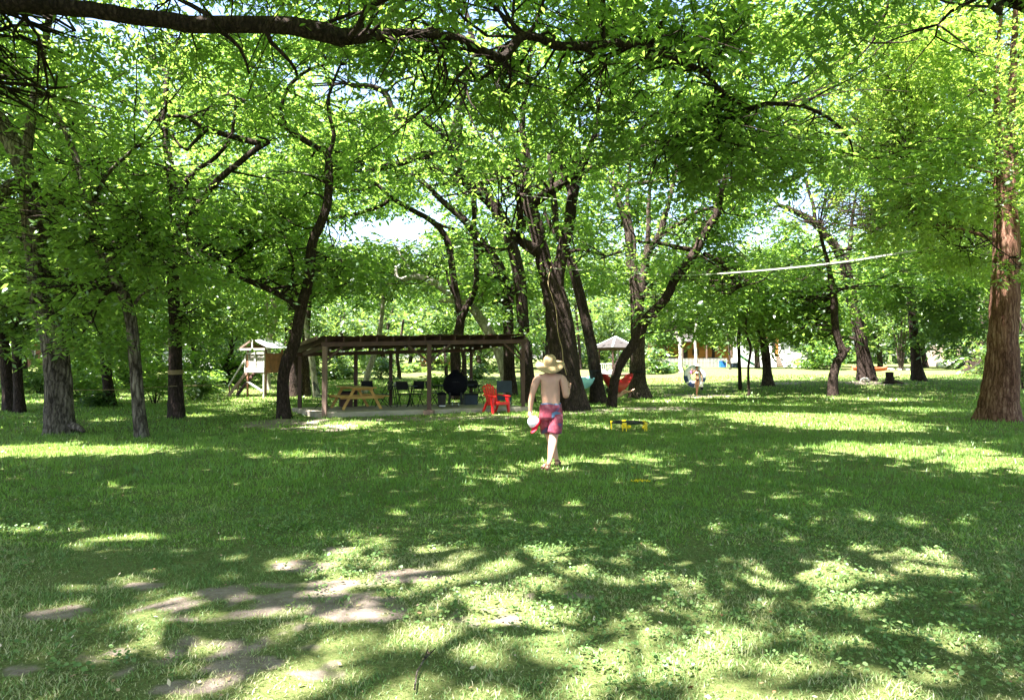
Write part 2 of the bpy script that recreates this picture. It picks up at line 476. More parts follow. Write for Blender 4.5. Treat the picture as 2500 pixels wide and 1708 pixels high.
def bare(x, y):
    b = blobs(x, y, BARE, 0.25)
    n = .5 + 1.75 * (0.30 * vnoise(x, y, 2.6, 31) + 0.38 * vnoise(x, y, 6.5, 8) + 0.32 * vnoise(x, y, 14.0, 28) - .5)
    near = sstep((11 - y) / 5)
    return 0.88 * np.clip(sstep((b * 1.12 + near * 0.10 - n - .08) / 0.55), 0, 1)

LIT = [to_ground_ellipse(*e) for e in [
    (250, 1100, 340, 17, 1), (60, 1096, 160, 16, 1), (720, 1111, 120, 10, .8), (860, 1038, 105, 12, 1), (775, 1029, 30, 8, 1),
    (1195, 1042, 70, 8, .9), (1300, 1012, 60, 7, 1), (1240, 1046, 70, 8, .8), (1290, 1062, 120, 6, .8),
    (1860, 1018, 130, 12, 1), (2080, 1036, 210, 20, 1), (1990, 1026, 220, 20, 1), (2390, 1128, 230, 50, 1), (2230, 1102, 240, 24, 1), (2120, 1104, 90, 9, .8),
    (1340, 1138, 110, 11, 1), (1470, 1128, 110, 12, 1), (1400, 1120, 110, 9, .9), (1230, 1150, 60, 8, .7), (1530, 1110, 60, 7, .9), (1570, 1031, 60, 5, 1),
    (80, 1300, 130, 22, 1), (620, 1175, 120, 10, .7), (250, 1190, 160, 12, .6), (1080, 1180, 90, 9, .6), (390, 1315, 140, 22, 1), (750, 1258, 70, 12, .9), (1180, 1255, 60, 9, .7), (1840, 1246, 70, 11, .9),
    (870, 1388, 230, 24, .9), (560, 1400, 170, 18, .9), (930, 1440, 150, 20, .9), (600, 1440, 120, 18, .9), (350, 1500, 90, 18, .8), (620, 1625, 110, 20, 1), (520, 1680, 240, 28, 1),
    (850, 1630, 130, 26, 1), (1450, 1390, 120, 16, .9), (1330, 1400, 70, 12, .8), (2260, 1372, 150, 26, 1), (2050, 1330, 90, 12, .8), (2200, 1300, 100, 12, .8),
    (1600, 1600, 90, 34, 1), (1100, 1600, 90, 20, .8), (60, 1590, 80, 20, .9), (1510, 1540, 70, 14, .8), (1750, 1640, 90, 22, .9), (2100, 1500, 70, 16, .8), (1300, 1660, 120, 20, .9), (950, 1300, 60, 8, .6), (1040, 1350, 80, 10, .8),
    (2000, 1700, 120, 22, .7), (1880, 1500, 80, 14, .7), (2420, 1430, 90, 14, .8), (250, 1350, 70, 10, .8), (480, 1260, 80, 10, .7), (1640, 1300, 70, 9, .8),
    (640, 975, 80, 5, 1), (560, 985, 90, 6, .8), (480, 1015, 60, 5, 1), (270, 1025, 60, 6, 1), (110, 980, 90, 5, 1), (620, 1008, 60, 5, .8),
    (620, 955, 90, 7, 1), (1650, 980, 120, 4, .9), (1730, 968, 120, 5, 1), (1850, 985, 170, 4, .9), (1600, 1030, 90, 5, .8), (2150, 975, 120, 5, .8), (2250, 1000, 120, 6, .9), (1750, 1060, 80, 5, .7), (1780, 1200, 60, 7, .5),
    (1450, 1010, 90, 5, .7), (1550, 1000, 120, 5, .8)]]
# spots that the sun reaches above the ground (a shoulder, a lower back, a post): shifted along the light
def lit_above(px, py, Y, r, w=1.0):
    p = at(px, py, Y); k = p.z / SUN.z
    g = p - SUN * k
    return (g.x, g.y, r, r, w)
LIT += [lit_above(1296, 920, 11.2, .13), lit_above(1293, 975, 11.2, .12), lit_above(1312, 985, 11.2, .11), lit_above(1350, 1080, 11.1, .16), lit_above(1300, 1040, 11.1, .2), lit_above(1318, 872, 11.2, .12, .8), lit_above(1345, 1125, 11.0, .18),
        lit_above(793, 960, 22, .3), lit_above(1200, 960, 23.4, .6), lit_above(1225, 985, 23.4, .5), lit_above(1510, 900, 27.5, .5), lit_above(1696, 915, 36.8, 1.15), 
        lit_above(620, 880, 35.5, 1.6), lit_above(640, 835, 35.5, 1.6), lit_above(640, 940, 35.5, 1.3), lit_above(2445, 800, 21, .5, .8), lit_above(2440, 650, 21, .6, .8), lit_above(1425, 940, 28, .9)]
LIT = [(cx, cy, rx, ry, w * (.55 + .45 * float(sstep((cy - 5.5) / 2.5)))) for (cx, cy, rx, ry, w) in LIT]
LITA = np.array(LIT)

def lit_mask(gx, gy):
    out = np.zeros_like(gx)
    n = (fbm(gx, gy, 1.6, 50) - 0.5)
    for (cx, cy, rx, ry, w) in LITA:
        m = (np.abs(gx - cx) < rx * 1.8 + .2) & (np.abs(gy - cy) < ry * 1.8 + .2)
        if not m.any(): continue
        d = np.sqrt(((gx[m] - cx) / rx) ** 2 + ((gy[m] - cy) / ry) ** 2) + n[m] * 1.1
        out[m] = np.maximum(out[m], w * sstep((1.2 - d) / (0.4 if cy > 8 else 0.7)))
    # scattered small gaps everywhere, more of them close to the camera and on the open ground far behind
    s = fbm(gx, gy, 1.15, 77) + 0.35 * (vnoise(gx, gy, 0.22, 5) - 0.5)
    thr = 0.725 - 0.085 * sstep((7.0 - gy) / 3) - 0.05 * sstep((gy - 20) / 10)
    out = np.maximum(out, 0.9 * sstep((s - thr) / (0.06 + 0.09 * sstep((9 - gy) / 4))))
    out = np.maximum(out, 0.37 * sstep((9.0 - gy) / 3.5))
    far = sstep((gy - 57 + 9.5 * (gx > 4) + 3 * (vnoise(gx, gy, .15, 9) - .5)) / 3)
    out = np.maximum(out, far * 0.97)
    return out

# ------------------------------------------------------------------ the ground sheet
def build_ground():
    ys = [-30, -15, -6, -2, 0, 1.5, 2.5]
    y = 2.9
    while y < 16: ys.append(y); y += max(0.05, 0.012 * y)
    while y < 60: ys.append(y); y += 0.03 * y * 0.6
    while y < 900: ys.append(y); y *= 1.12
    ys = np.array(ys)
    us = np.concatenate([np.linspace(-6, -1.0, 12)[:-1], np.linspace(-1.0, 1.0, 230), np.linspace(1.0, 6, 12)[1:]])
    Yg, U = np.meshgrid(ys, us, indexing='ij')
    X = U * (np.abs(Yg) * 0.78 + 2.0)
    Z = ground_z(X, Yg)
    near = sstep((18 - Yg) / 8) * sstep((Yg - 1) / 2)
    Z = Z + near * (fbm(X, Yg, 2.5, 12) - 0.5) * 0.02
    V = np.stack([X.ravel(), Yg.ravel(), Z.ravel()], 1)
    r, c = X.shape
    i = np.arange(r * c).reshape(r, c)
    Fq = np.stack([i[:-1, :-1].ravel(), i[:-1, 1:].ravel(), i[1:, 1:].ravel(), i[1:, :-1].ravel()], 1)
    b = bare(X.ravel(), Yg.ravel())
    o = np_mesh("ground", V, Fq, M['ground'], attrs={'bare': ('POINT', b)}, smooth=True)
    tag(o, "shaded park lawn with patches of bare soil", None, kind='structure')
build_ground()

# ------------------------------------------------------------------ trees
def catmull(P, n):
    P = np.asarray(P, float)
    if len(P) < 3: 
        t = np.linspace(0, 1, n)[:, None]
        return P[0] * (1 - t) + P[-1] * t
    Q = np.vstack([2 * P[0] - P[1], P, 2 * P[-1] - P[-2]])
    out = []
    segs = len(P) - 1
    for k in range(n):
        u = k / (n - 1) * segs
        i = min(int(u), segs - 1); t = u - i
        p0, p1, p2, p3 = Q[i], Q[i + 1], Q[i + 2], Q[i + 3]
        out.append(0.5 * ((2 * p1) + (-p0 + p2) * t + (2 * p0 - 5 * p1 + 4 * p2 - p3) * t * t + (-p0 + 3 * p1 - 3 * p2 + p3) * t ** 3))
    return np.array(out)

def limb_mesh(P, R, sides, flare=False, seed=0, rough=0.10):
    """returns V, F for a bark-covered tube; ridged so that the outline is not smooth"""
    r_ = np.random.default_rng(seed)
    n = len(P)
    V = np.zeros((n, sides, 3))
    a = None
    ph = r_.random(6) * 6.28
    z = 0
    for i in range(n):
        d = P[min(i + 1, n - 1)] - P[max(i - 1, 0)]
        d = d / (np.linalg.norm(d) + 1e-9)
        if a is None:
            ref = np.array([0, 1, 0.0]) if abs(d[1]) < 0.8 else np.array([1, 0, 0.0])
            a = np.cross(d, ref); a /= np.linalg.norm(a)
        else:
            a = a - d * a.dot(d); a /= np.linalg.norm(a)
        b = np.cross(d, a)
        if i: z += np.linalg.norm(P[i] - P[i - 1])
        t = 2 * np.pi * np.arange(sides) / sides
        rr = 1 + rough * (0.5 * np.sin(3 * t + ph[0] + z * 0.7) + 0.5 * np.sin(5 * t + ph[1] - z * 1.1)) + rough * 0.45 * np.sin(9 * t + ph[2] + np.sin(z * 1.9) * 1.5) + rough * 0.4 * (r_.random(sides) - 0.5)
        if flare:
            k = math.exp(-z / (R[0] * 1.3))
            rr = rr * (1 + k * (0.16 + 0.30 * np.maximum(0, np.sin(4 * t + ph[4])) ** 2 ))
        V[i] = P[i] + (np.outer(np.cos(t), a) + np.outer(np.sin(t), b)) * (R[i] * rr)[:, None]
    i = np.arange(n * sides).reshape(n, sides)
    j = np.roll(i, -1, axis=1)
    Fq = np.stack([i[:-1].ravel(), j[:-1].ravel(), j[1:].ravel(), i[1:].ravel()], 1)
    V = V.reshape(-1, 3)
    V = np.vstack([V, P[-1] + (P[-1] - P[-2]) * 0.15])
    tip = len(V) - 1
    last = i[-1]
    Ft = np.stack([last, np.roll(last, -1), np.full(sides, tip)], 1)
    return V, Fq, Ft

TREES = []
class Tree:
    def __init__(s, name, label, base_px, stems, Y=None, bark='bark', leaf='leaf', cat='tree', group=None, flare=True, base_xy=None, zmin=3.4):
        """stems: list of [(px,py,width_px[,dY])...]; the first starts at the ground"""
        if base_xy is not None:
            b = Vector((base_xy[0], base_xy[1], gz(*base_xy)))
        else:
            b = foot(*base_px) if Y is None else at(base_px[0], base_px[1], Y)
            b.z = gz(b.x, b.y)
        s.base = b; s.leaf = leaf; s.bark = bark
        s.root = thing(name, label, cat, b, 0, group)
        s.anch = []; s.clumps = []; s.zmin = zmin
        s.n_l = 0
        for k, st in enumerate(stems):
            P = []; R = []
            for q in st:
                dY = q[3] if len(q) > 3 else 0.0
                if len(q) > 4 and q[4] == 'w':      # a world point: x, y, radius, z given
                    P.append(np.array([q[0], q[1], q[3]])); R.append(q[2]); continue
                p = at(q[0], q[1], b.y + dY)
                P.append(np.array(p)); R.append(q[2] / 2 / F_PX * (b.y + dY))
            P = np.array(P); R = np.array(R)
            if k == 0:
                P[0] = np.array(b); P[0][2] -= 0.12
            s.add_stem(P, R, first=(k == 0), flare=flare and k == 0)
        TREES.append(s)
    def add_stem(s, P, R, first=False, flare=False):
        L = np.sum(np.linalg.norm(np.diff(P, axis=0), axis=1))
        n = int(np.clip(L / 0.22, 6, 60))
        C = catmull(P, n)
        Rr = np.interp(np.linspace(0, 1, n), np.linspace(0, 1, len(R)), R)
        wob = 0.12 * Rr.mean()
        C[1:] += (rng.random((n - 1, 3)) - 0.5) * wob
        sides = 18 if Rr.max() > 0.16 else (12 if Rr.max() > 0.07 else 8)
        V, Fq, Ft = limb_mesh(C, Rr, sides, flare, seed=int(abs(P[0][0] * 97 + P[-1][2] * 31)) + 1)
        loc = np.array(s.root.location)
        np_mesh("trunk" if first else "limb", V - loc, [Fq, Ft], M[s.bark], s.root, smooth=True)
        for c, r in zip(C, Rr):
            if c[2] - s.base.z > s.zmin: s.anch.append((c, r))
    def clump(s, c, r, w=1.0, hang=0.5):
        s.clumps.append((np.array(c, float), np.array(r, float), w, hang))

def cypress_style(o): pass

def px_path(scale, ox, oy, pts):
    return [((x / scale) + ox, (y / scale) + oy) + tuple(r) for (x, y, *r) in pts]

T = {}
T['A'] = Tree("pecan_tree", "stout furrowed grey trunk with a spreading root, nearest the left edge on the lawn", (150, 1058),
    [[(148, 1058, 66), (145, 980, 60), (142, 900, 58), (128, 820, 54), (105, 760, 46), (92, 680, 42), (80, 560, 42), (66, 440, 42), (40, 370, 42), (0, 300, 42), (-60, 210, 36), (-110, 60, 28)],
     [(66, 440, 34, 0), (25, 455, 30, -.3), (-30, 500, 26, -.6), (-120, 520, 20, -1)],
     [(60, 400, 26), (75, 300, 22), (90, 180, 20), (118, 60, 16), (130, -80, 12)],
     [(150, 1035, 22, 0), (185, 1040, 17, -.2), (205, 1052, 9, -.5)]], bark='bark_grey')
T['B'] = Tree("ash_tree", "slender lichen-grey trunk curving left, closest of the thin trees at left", (348, 1068),
    [[(348, 1068, 33), (338, 980, 29), (331, 900, 28), (320, 787, 27), (302, 717, 27), (270, 650, 25), (240, 600, 23), (222, 540, 20), (205, 470, 18), (190, 400, 16), (150, 300, 12), (90, 200, 8)],
     [(262, 640, 16), (310, 590, 11, -.5), (380, 560, 8, -1.0)], [(215, 520, 13), (260, 430, 10, -.4), (330, 360, 7, -.8)], [(330, 740, 9), (350, 715, 7, -.2), (390, 700, 5, -.5)]], bark='bark_grey')
T['C'] = Tree("pecan_tree", "upright trunk ringed by a rope, third from the left on the lawn", (431, 1021),
    [[(431, 1021, 38), (430, 960, 33), (428, 870, 30), (426, 780, 27), (422, 700, 27), (425, 620, 27), (428, 560, 26), (424, 480, 24), (414, 400, 20), (400, 300, 14), (410, 180, 10)],
     [(430, 570, 20), (452, 548, 17), (515, 458, 16), (581, 400, 15), (620, 368, 14), (658, 345, 12)],
     [(430, 560, 14), (440, 470, 12), (476, 419, 11), (520, 390, 10), (562, 345, 9)],
     [(640, 352, 14), (581, 337, 14), (503, 314, 12), (457, 287, 9), (407, 283, 8), (380, 294, 7), (345, 267, 6), (300, 276, 4)],
     [(503, 318, 10), (475, 345, 9), (452, 367, 8), (420, 330, 5)], [(565, 335, 9), (572, 290, 8), (572, 235, 7), (530, 240, 5), (490, 290, 4)], [(445, 780, 7), (452, 790, 8)]], bark='bark_dark')
T['D'] = Tree("pecan_tree", "curved red-brown trunk beside the front left corner of the pavilion", (696, 1021),
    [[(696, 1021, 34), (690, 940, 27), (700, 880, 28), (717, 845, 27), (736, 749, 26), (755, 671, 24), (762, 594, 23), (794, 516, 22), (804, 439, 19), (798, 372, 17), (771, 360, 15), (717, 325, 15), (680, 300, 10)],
     [(800, 385, 12), (815, 330, 10), (800, 250, 8), (830, 160, 6)],
     [(748, 705, 16, .1), (735, 760, 14, .4), (709, 735, 15, .8), (658, 706, 15, 1.0), (581, 671, 14, 1.2), (523, 632, 12, 1.4), (457, 594, 9, 1.6), (430, 570, 6, 1.8)],
     [(725, 720, 8, 0), (712, 680, 7, -.3), (718, 640, 6, -.5), (700, 600, 4, -.6)],
     [(686, 262, 9), (700, 220, 9), (725, 190, 9), (755, 170, 8), (800, 155, 6)], [(717, 328, 9), (690, 290, 8), (686, 262, 9)]], bark='bark_dark')
T['E'] = Tree("forked_tree", "dark forked trunk rising behind the middle of the pavilion roof", (1112, 975),
    [[(1112, 975, 25), (1113, 900, 24), (1112, 850, 24), (1122, 800, 23), (1129, 768, 21), (1149, 733, 15), (1162, 690, 13), (1163, 632, 12), (1160, 582, 11), (1155, 500, 9), (1150, 420, 6)],
     [(1125, 785, 17), (1118, 740, 16), (1106, 671, 16), (1098, 609, 16), (1087, 578, 15), (1071, 555, 14), (1040, 530, 13), (1005, 512, 12), (955, 481, 11), (920, 450, 9), (893, 435, 8), (880, 400, 7), (877, 372, 6)],
     [(1110, 720, 9), (1095, 690, 7), (1090, 660, 5)], [(955, 484, 10), (925, 505, 9), (860, 525, 8), (800, 532, 6)],
     [(920, 450, 8), (870, 465, 7), (812, 455, 6)], [(1010, 513, 10), (1070, 548, 9), (1110, 560, 5)]], bark='bark_dark')
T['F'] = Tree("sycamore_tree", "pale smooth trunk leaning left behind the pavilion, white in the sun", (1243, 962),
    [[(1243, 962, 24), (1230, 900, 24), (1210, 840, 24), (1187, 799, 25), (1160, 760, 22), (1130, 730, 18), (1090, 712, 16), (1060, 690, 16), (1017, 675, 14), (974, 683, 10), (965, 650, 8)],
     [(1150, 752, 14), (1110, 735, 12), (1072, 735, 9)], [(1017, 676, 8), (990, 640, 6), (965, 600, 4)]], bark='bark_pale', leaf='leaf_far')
T['G'] = Tree("pecan_tree", "thick straight trunk just behind the right end of the pavilion", (1247, 965),
    [[(1247, 965, 34), (1243, 900, 27), (1241, 820, 25), (1240, 768, 25), (1230, 680, 25), (1210, 636, 24), (1180, 600, 22), (1149, 555, 20), (1120, 525, 16), (1090, 500, 15), (1055, 466, 13), (1020, 430, 9)],
     [(1241, 760, 14), (1255, 690, 13), (1258, 620, 12), (1262, 560, 9), (1270, 480, 7)], [(1150, 560, 12), (1160, 520, 10), (1158, 460, 8)]], bark='bark_dark')
T['H'] = Tree("pecan_tree", "leaning tree whose heavy limb sweeps up left over the pavilion", (1290, 983),
    [[(1290, 983, 32), (1284, 900, 27), (1280, 820, 27), (1275, 740, 28), (1262, 650, 29), (1232, 550, 30), (1195, 489, 30), (1149, 450, 30), (1118, 410, 30), (1104, 375, 32), (1112, 335, 30), (1122, 260, 24), (1135, 200, 22), (1160, 150, 18), (1150, 80, 14), (1130, 0, 10)],
     [(1108, 345, 24, -.1), (1071, 321, 20, -.3), (1025, 287, 17, -.5), (986, 294, 16, -.7), (959, 270, 14, -.8), (943, 232, 14, -.9), (912, 213, 14, -1), (866, 209, 13, -1.1), (850, 205, 9, -1.1)],
     [(1105, 385, 20), (1070, 380, 19, .2), (1032, 380, 18, .3), (974, 399, 17, .5), (928, 410, 16, .7), (893, 420, 10, .8)],
     [(940, 228, 8, -.9), (970, 200, 6, -1), (1010, 188, 5, -1.2), (1060, 185, 3, -1.3)], [(1150, 452, 14), (1215, 440, 13, -.3), (1258, 425, 13, -.5), (1285, 405, 10, -.6)],
     [(1160, 315, 8), (1190, 320, 8, -.3), (1215, 345, 7, -.5), (1230, 370, 6, -.6)]], bark='bark_dark')
T['I'] = Tree("pecan_tree", "largest trunk, at the centre just beyond the man in the straw hat", (1386, 1001),
    [[(1386, 1001, 92), (1378, 930, 78), (1372, 860, 74), (1368, 800, 68), (1360, 745, 58), (1340, 680, 46), (1328, 640, 38), (1317, 594, 36), (1309, 555, 36), (1294, 508, 34), (1285, 470, 26), (1290, 400, 18), (1275, 300, 14), (1290, 180, 10)],
     [(1356, 740, 38), (1362, 680, 32), (1374, 610, 28), (1389, 545, 27), (1398, 477, 26), (1412, 431, 20), (1430, 380, 14), (1460, 300, 10), (1455, 200, 7)],
     [(1322, 622, 30), (1300, 605, 27, -.2), (1282, 595, 25, -.35), (1267, 580, 24, -.5)],
     [(1294, 500, 26), (1330, 475, 24, -.2), (1362, 454, 22, -.4), (1400, 430, 18, -.5), (1418, 425, 14, -.6)],
     [(1400, 480, 14), (1380, 440, 12, .3), (1370, 400, 10, .5)], [(1372, 620, 9), (1420, 610, 8, -.3), (1480, 625, 5, -.7)]], bark='bark_dark')
T['J'] = Tree("pecan_tree", "dark trunk leaning left, just right of the largest tree", (1459, 984),
    [[(1459, 984, 38), (1456, 930, 30), (1448, 870, 27), (1435, 800, 26), (1404, 675, 24), (1389, 632, 22), (1372, 585, 20), (1358, 547, 18), (1352, 480, 15), (1340, 380, 10)],
     [(1376, 600, 13), (1350, 560, 11, .3), (1330, 520, 8, .5)]], bark='bark_dark')
T['K'] = Tree("pecan_tree", "thin trunk bending up to the right between the hammock trees", (1493, 994),
    [[(1493, 994, 24), (1500, 930, 23), (1512, 890, 23), (1530, 862, 23), (1550, 833, 24), (1562, 810, 24), (1580, 775, 24), (1625, 729, 22), (1652, 675, 22), (1697, 617, 22), (1716, 578, 20), (1747, 524, 17), (1765, 450, 12), (1790, 380, 8)],
     [(1700, 612, 13), (1650, 603, 11, .3), (1620, 595, 9, .5), (1560, 590, 6, .7)], [(1718, 620, 12, 0), (1760, 640, 11, .3), (1790, 680, 9, .6), (1808, 700, 7, .8)]], bark='bark_dark')
T['L'] = Tree("pecan_tree", "stout multi-stemmed tree holding the right end of the red hammock", (1560, 971),
    [[(1560, 971, 48), (1556, 930, 38), (1557, 860, 34), (1558, 790, 33), (1556, 720, 33), (1546, 670, 26), (1538, 632, 22), (1534, 574, 19), (1520, 516, 17), (1505, 477, 14), (1490, 430, 10)],
     [(1562, 735, 22), (1572, 670, 20), (1580, 617, 19), (1609, 574, 17), (1622, 530, 15), (1633, 493, 12), (1650, 420, 8)],
     [(1578, 620, 14), (1583, 560, 12), (1584, 493, 10), (1590, 420, 7)], [(1546, 650, 13), (1548, 594, 12), (1534, 528, 12), (1532, 470, 10), (1540, 400, 7)],
     [(1612, 572, 13), (1660, 545, 11, -.3), (1700, 518, 10, -.6), (1743, 505, 8, -.8)], [(1528, 610, 7), (1500, 620, 6, -.3), (1475, 628, 5, -.5)],
     [(1490, 445, 14, -2), (1520, 452, 13, -2.2), (1560, 448, 12, -2.4), (1612, 442, 9, -2.6)]], bark='bark')
T['M'] = Tree("sapling", "left one of two thin curved saplings right of the woman", (1808, 950),
    [[(1808, 950, 10), (1805, 880, 8), (1803, 830, 8), (1806, 805, 8), (1816, 790, 7), (1820, 740, 5), (1815, 680, 3)]], Y=42, bark='bark_dark', zmin=2)
T['N'] = Tree("sapling", "right one of two thin saplings, kinked halfway up", (1829, 967),
    [[(1829, 967, 7), (1827, 900, 6), (1833, 850, 6), (1824, 820, 6), (1821, 795, 5), (1826, 740, 4), (1835, 680, 3)]], bark='bark_dark', zmin=2)
T['O'] = Tree("pecan_tree", "sunlit trunk leaning left in front of the white stair rails", (1876, 942),
    [[(1876, 942, 27), (1873, 900, 20), (1868, 850, 20), (1858, 815, 18), (1850, 780, 16), (1848, 745, 13), (1835, 700, 10), (1830, 640, 7)]], bark='bark', zmin=3)
T['P'] = Tree("pecan_tree", "trunk bent like an elbow, standing alone in the right middle lawn", (2032, 965),
    [[(2032, 965, 25), (2034, 920, 22), (2044, 885, 20), (2058, 862, 22), (2050, 838, 18), (2040, 800, 17), (2037, 740, 17), (2030, 690, 15), (2020, 640, 10), (2000, 560, 7)],
     [(2055, 862, 17), (2068, 855, 12), (2076, 848, 5)]], bark='bark_dark', zmin=3)
T['Q'] = Tree("pecan_tree", "tall leaning trunk in front of the rust-orange canoe", (2118, 929),
    [[(2118, 929, 44), (2112, 890, 33), (2105, 850, 30), (2095, 800, 30), (2085, 750, 28), (2070, 690, 27), (2060, 640, 24), (2030, 590, 20), (1990, 545, 18), (1950, 520, 14), (1900, 500, 10)],
     [(2096, 836, 11), (2075, 826, 10), (2050, 822, 7)], [(2062, 640, 14), (2075, 600, 11), (2080, 540, 8), (2090, 470, 5)], [(1990, 545, 10), (1985, 500, 8), (1970, 450, 7), (1975, 420, 5)]], bark='bark_dark', zmin=4)
T['R'] = Tree("pecan_tree", "straight dark trunk between the elbow-bent tree and the cypress", (2243, 929),
    [[(2243, 929, 32), (2237, 880, 22), (2230, 800, 20), (2223, 720, 20), (2217, 660, 19), (2215, 600, 14), (2225, 500, 10)], [(2222, 700, 9), (2250, 680, 7), (2290, 690, 4)]], bark='bark_dark', zmin=4)
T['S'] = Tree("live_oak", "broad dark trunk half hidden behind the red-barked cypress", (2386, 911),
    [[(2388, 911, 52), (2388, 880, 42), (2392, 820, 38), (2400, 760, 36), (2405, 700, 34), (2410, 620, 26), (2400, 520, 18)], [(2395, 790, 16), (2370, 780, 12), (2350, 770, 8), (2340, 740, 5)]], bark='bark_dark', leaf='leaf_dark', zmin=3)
T['T'] = Tree("bald_cypress", "red-barked cypress with shredding bark and flared base at the right edge", (2442, 1026),
    [[(2442, 1026, 86), (2443, 992, 75), (2447, 920, 70), (2449, 850, 66), (2450, 800, 63), (2455, 700, 62), (2458, 600, 58), (2455, 520, 50), (2448, 450, 38), (2447, 400, 32), (2443, 350, 26), (2436, 290, 18), (2434, 220, 13), (2440, 100, 9), (2445, -60, 7)],
     [(2462, 520, 30), (2472, 440, 26), (2470, 350, 24), (2468, 260, 20), (2475, 150, 16), (2480, 0, 10)],
     [(2440, 590, 9), (2350, 560, 8, -1), (2250, 545, 6, -2), (2150, 545, 4, -3)], [(2440, 430, 8), (2340, 400, 6, -1.5), (2220, 390, 4, -3)], [(2440, 250, 7), (2330, 180, 6, -2), (2200, 130, 4, -3.5)]], bark='bark_red', leaf='leaf_cyp', zmin=3.5)
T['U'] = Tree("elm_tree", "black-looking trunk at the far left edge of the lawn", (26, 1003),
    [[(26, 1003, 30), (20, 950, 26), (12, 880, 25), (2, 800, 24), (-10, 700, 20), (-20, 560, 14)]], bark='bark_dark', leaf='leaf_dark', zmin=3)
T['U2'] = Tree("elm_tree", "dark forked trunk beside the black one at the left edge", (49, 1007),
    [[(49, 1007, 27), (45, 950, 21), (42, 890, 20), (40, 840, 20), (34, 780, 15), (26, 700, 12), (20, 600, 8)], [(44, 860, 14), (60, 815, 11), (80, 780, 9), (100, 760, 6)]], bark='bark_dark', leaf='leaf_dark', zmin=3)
T['V'] = Tree("pecan_tree", "dark trunk with a sun fleck at its foot, between the stout and the slender tree", (268, 991),
    [[(268, 991, 28), (262, 930, 23), (255, 860, 22), (247, 800, 22), (236, 755, 21), (225, 700, 16), (215, 620, 11)], [(262, 865, 11), (285, 858, 9), (305, 847, 7), (316, 835, 5)], [(250, 790, 8), (262, 760, 6), (268, 735, 4)]], bark='bark_dark', zmin=3.2)
T['W1'] = Tree("elm_tree", "thicker left one of two trunks behind the left pavilion post", (719, 968),
    [[(719, 968, 24), (718, 900, 21), (716, 840, 20), (712, 760, 17), (700, 680, 12), (690, 600, 8)]], bark='bark_dark', zmin=3)
T['W2'] = Tree("elm_tree", "right one of two trunks behind the left pavilion post", (748, 967),
    [[(748, 967, 21), (746, 900, 18), (745, 840, 17), (752, 760, 14), (760, 690, 10), (770, 620, 7)]], bark='bark', zmin=3)
T['W3'] = Tree("sycamore_tree", "pale leaning trunk seen just left of the sunlit pavilion post", (774, 969),
    [[(774, 969, 19), (768, 930, 15), (762, 885, 14), (752, 830, 13), (745, 780, 11), (735, 700, 8)]], bark='bark_pale', leaf='leaf_far', zmin=3)
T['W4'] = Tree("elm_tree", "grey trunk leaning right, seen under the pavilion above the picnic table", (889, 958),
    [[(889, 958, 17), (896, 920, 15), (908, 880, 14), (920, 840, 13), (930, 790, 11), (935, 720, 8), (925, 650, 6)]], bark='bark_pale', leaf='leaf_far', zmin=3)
T['X1'] = Tree("elm_tree", "far grey trunk right behind the playhouse", (653, 952),
    [[(653, 952, 17), (651, 900, 15), (655, 840, 15), (670, 780, 14), (668, 740, 12), (655, 690, 9)], [(655, 800, 10), (650, 760, 9), (652, 720, 7), (645, 660, 5)]], bark='bark_pale', zmin=3)
T['X2'] = Tree("elm_tree", "far trunk between the pavilion and the largest tree", (1298, 925),
    [[(1298, 925, 15), (1294, 880, 13), (1292, 840, 13), (1285, 790, 11), (1276, 740, 8)]], bark='bark_dark', zmin=3)
T['X3'] = Tree("elm_tree", "thin dark far trunk between the two hammock trees", (1417, 902),
    [[(1417, 902, 9), (1415, 860, 7), (1410, 800, 6), (1405, 740, 5)]], bark='bark_dark', zmin=3)
T['X4'] = Tree("elm_tree", "pale thin trunk in front of the white picket fence, left of the inner tube", (1662, 905),
    [[(1662, 908, 12), (1661, 870, 9), (1660, 840, 9), (1652, 815, 8), (1645, 780, 6)]], Y=62, bark='bark_pale', zmin=2)
T['X5'] = Tree("elm_tree", "pale thin trunk in front of the cedar cabin wall, behind the inner tube", (1700, 895),
    [[(1700, 900, 9), (1699, 860, 7), (1697, 830, 7), (1700, 790, 5)]], Y=75, bark='bark_pale', zmin=2)
T['X6'] = Tree("elm_tree", "small far trunk by the blue bin at the end of the picket fence", (1783, 908),
    [[(1783, 908, 6), (1782, 880, 5), (1780, 850, 5), (1776, 810, 4)]], Y=66, bark='bark_dark', zmin=2)
T['X7'] = Tree("elm_tree", "dark trunk seen past the middle pavilion post, left of the grill", (1090, 930),
    [[(1090, 930, 10), (1088, 880, 8), (1085, 850, 8), (1080, 800, 6)]], bark='bark_dark', zmin=3)
T['X8'] = Tree("elm_tree", "twin-looking far trunk right of the grill under the pavilion roof", (1132, 930),
    [[(1132, 935, 13), (1133, 880, 11), (1130, 850, 11), (1128, 790, 8)]], bark='bark', zmin=3)
T['X9'] = Tree("elm_tree", "far trunk seen under the pavilion between the folding tables and the hedge", (975, 925),
    [[(975, 928, 11), (974, 900, 8), (970, 870, 8), (978, 830, 7), (985, 780, 5)]], bark='bark', zmin=3)
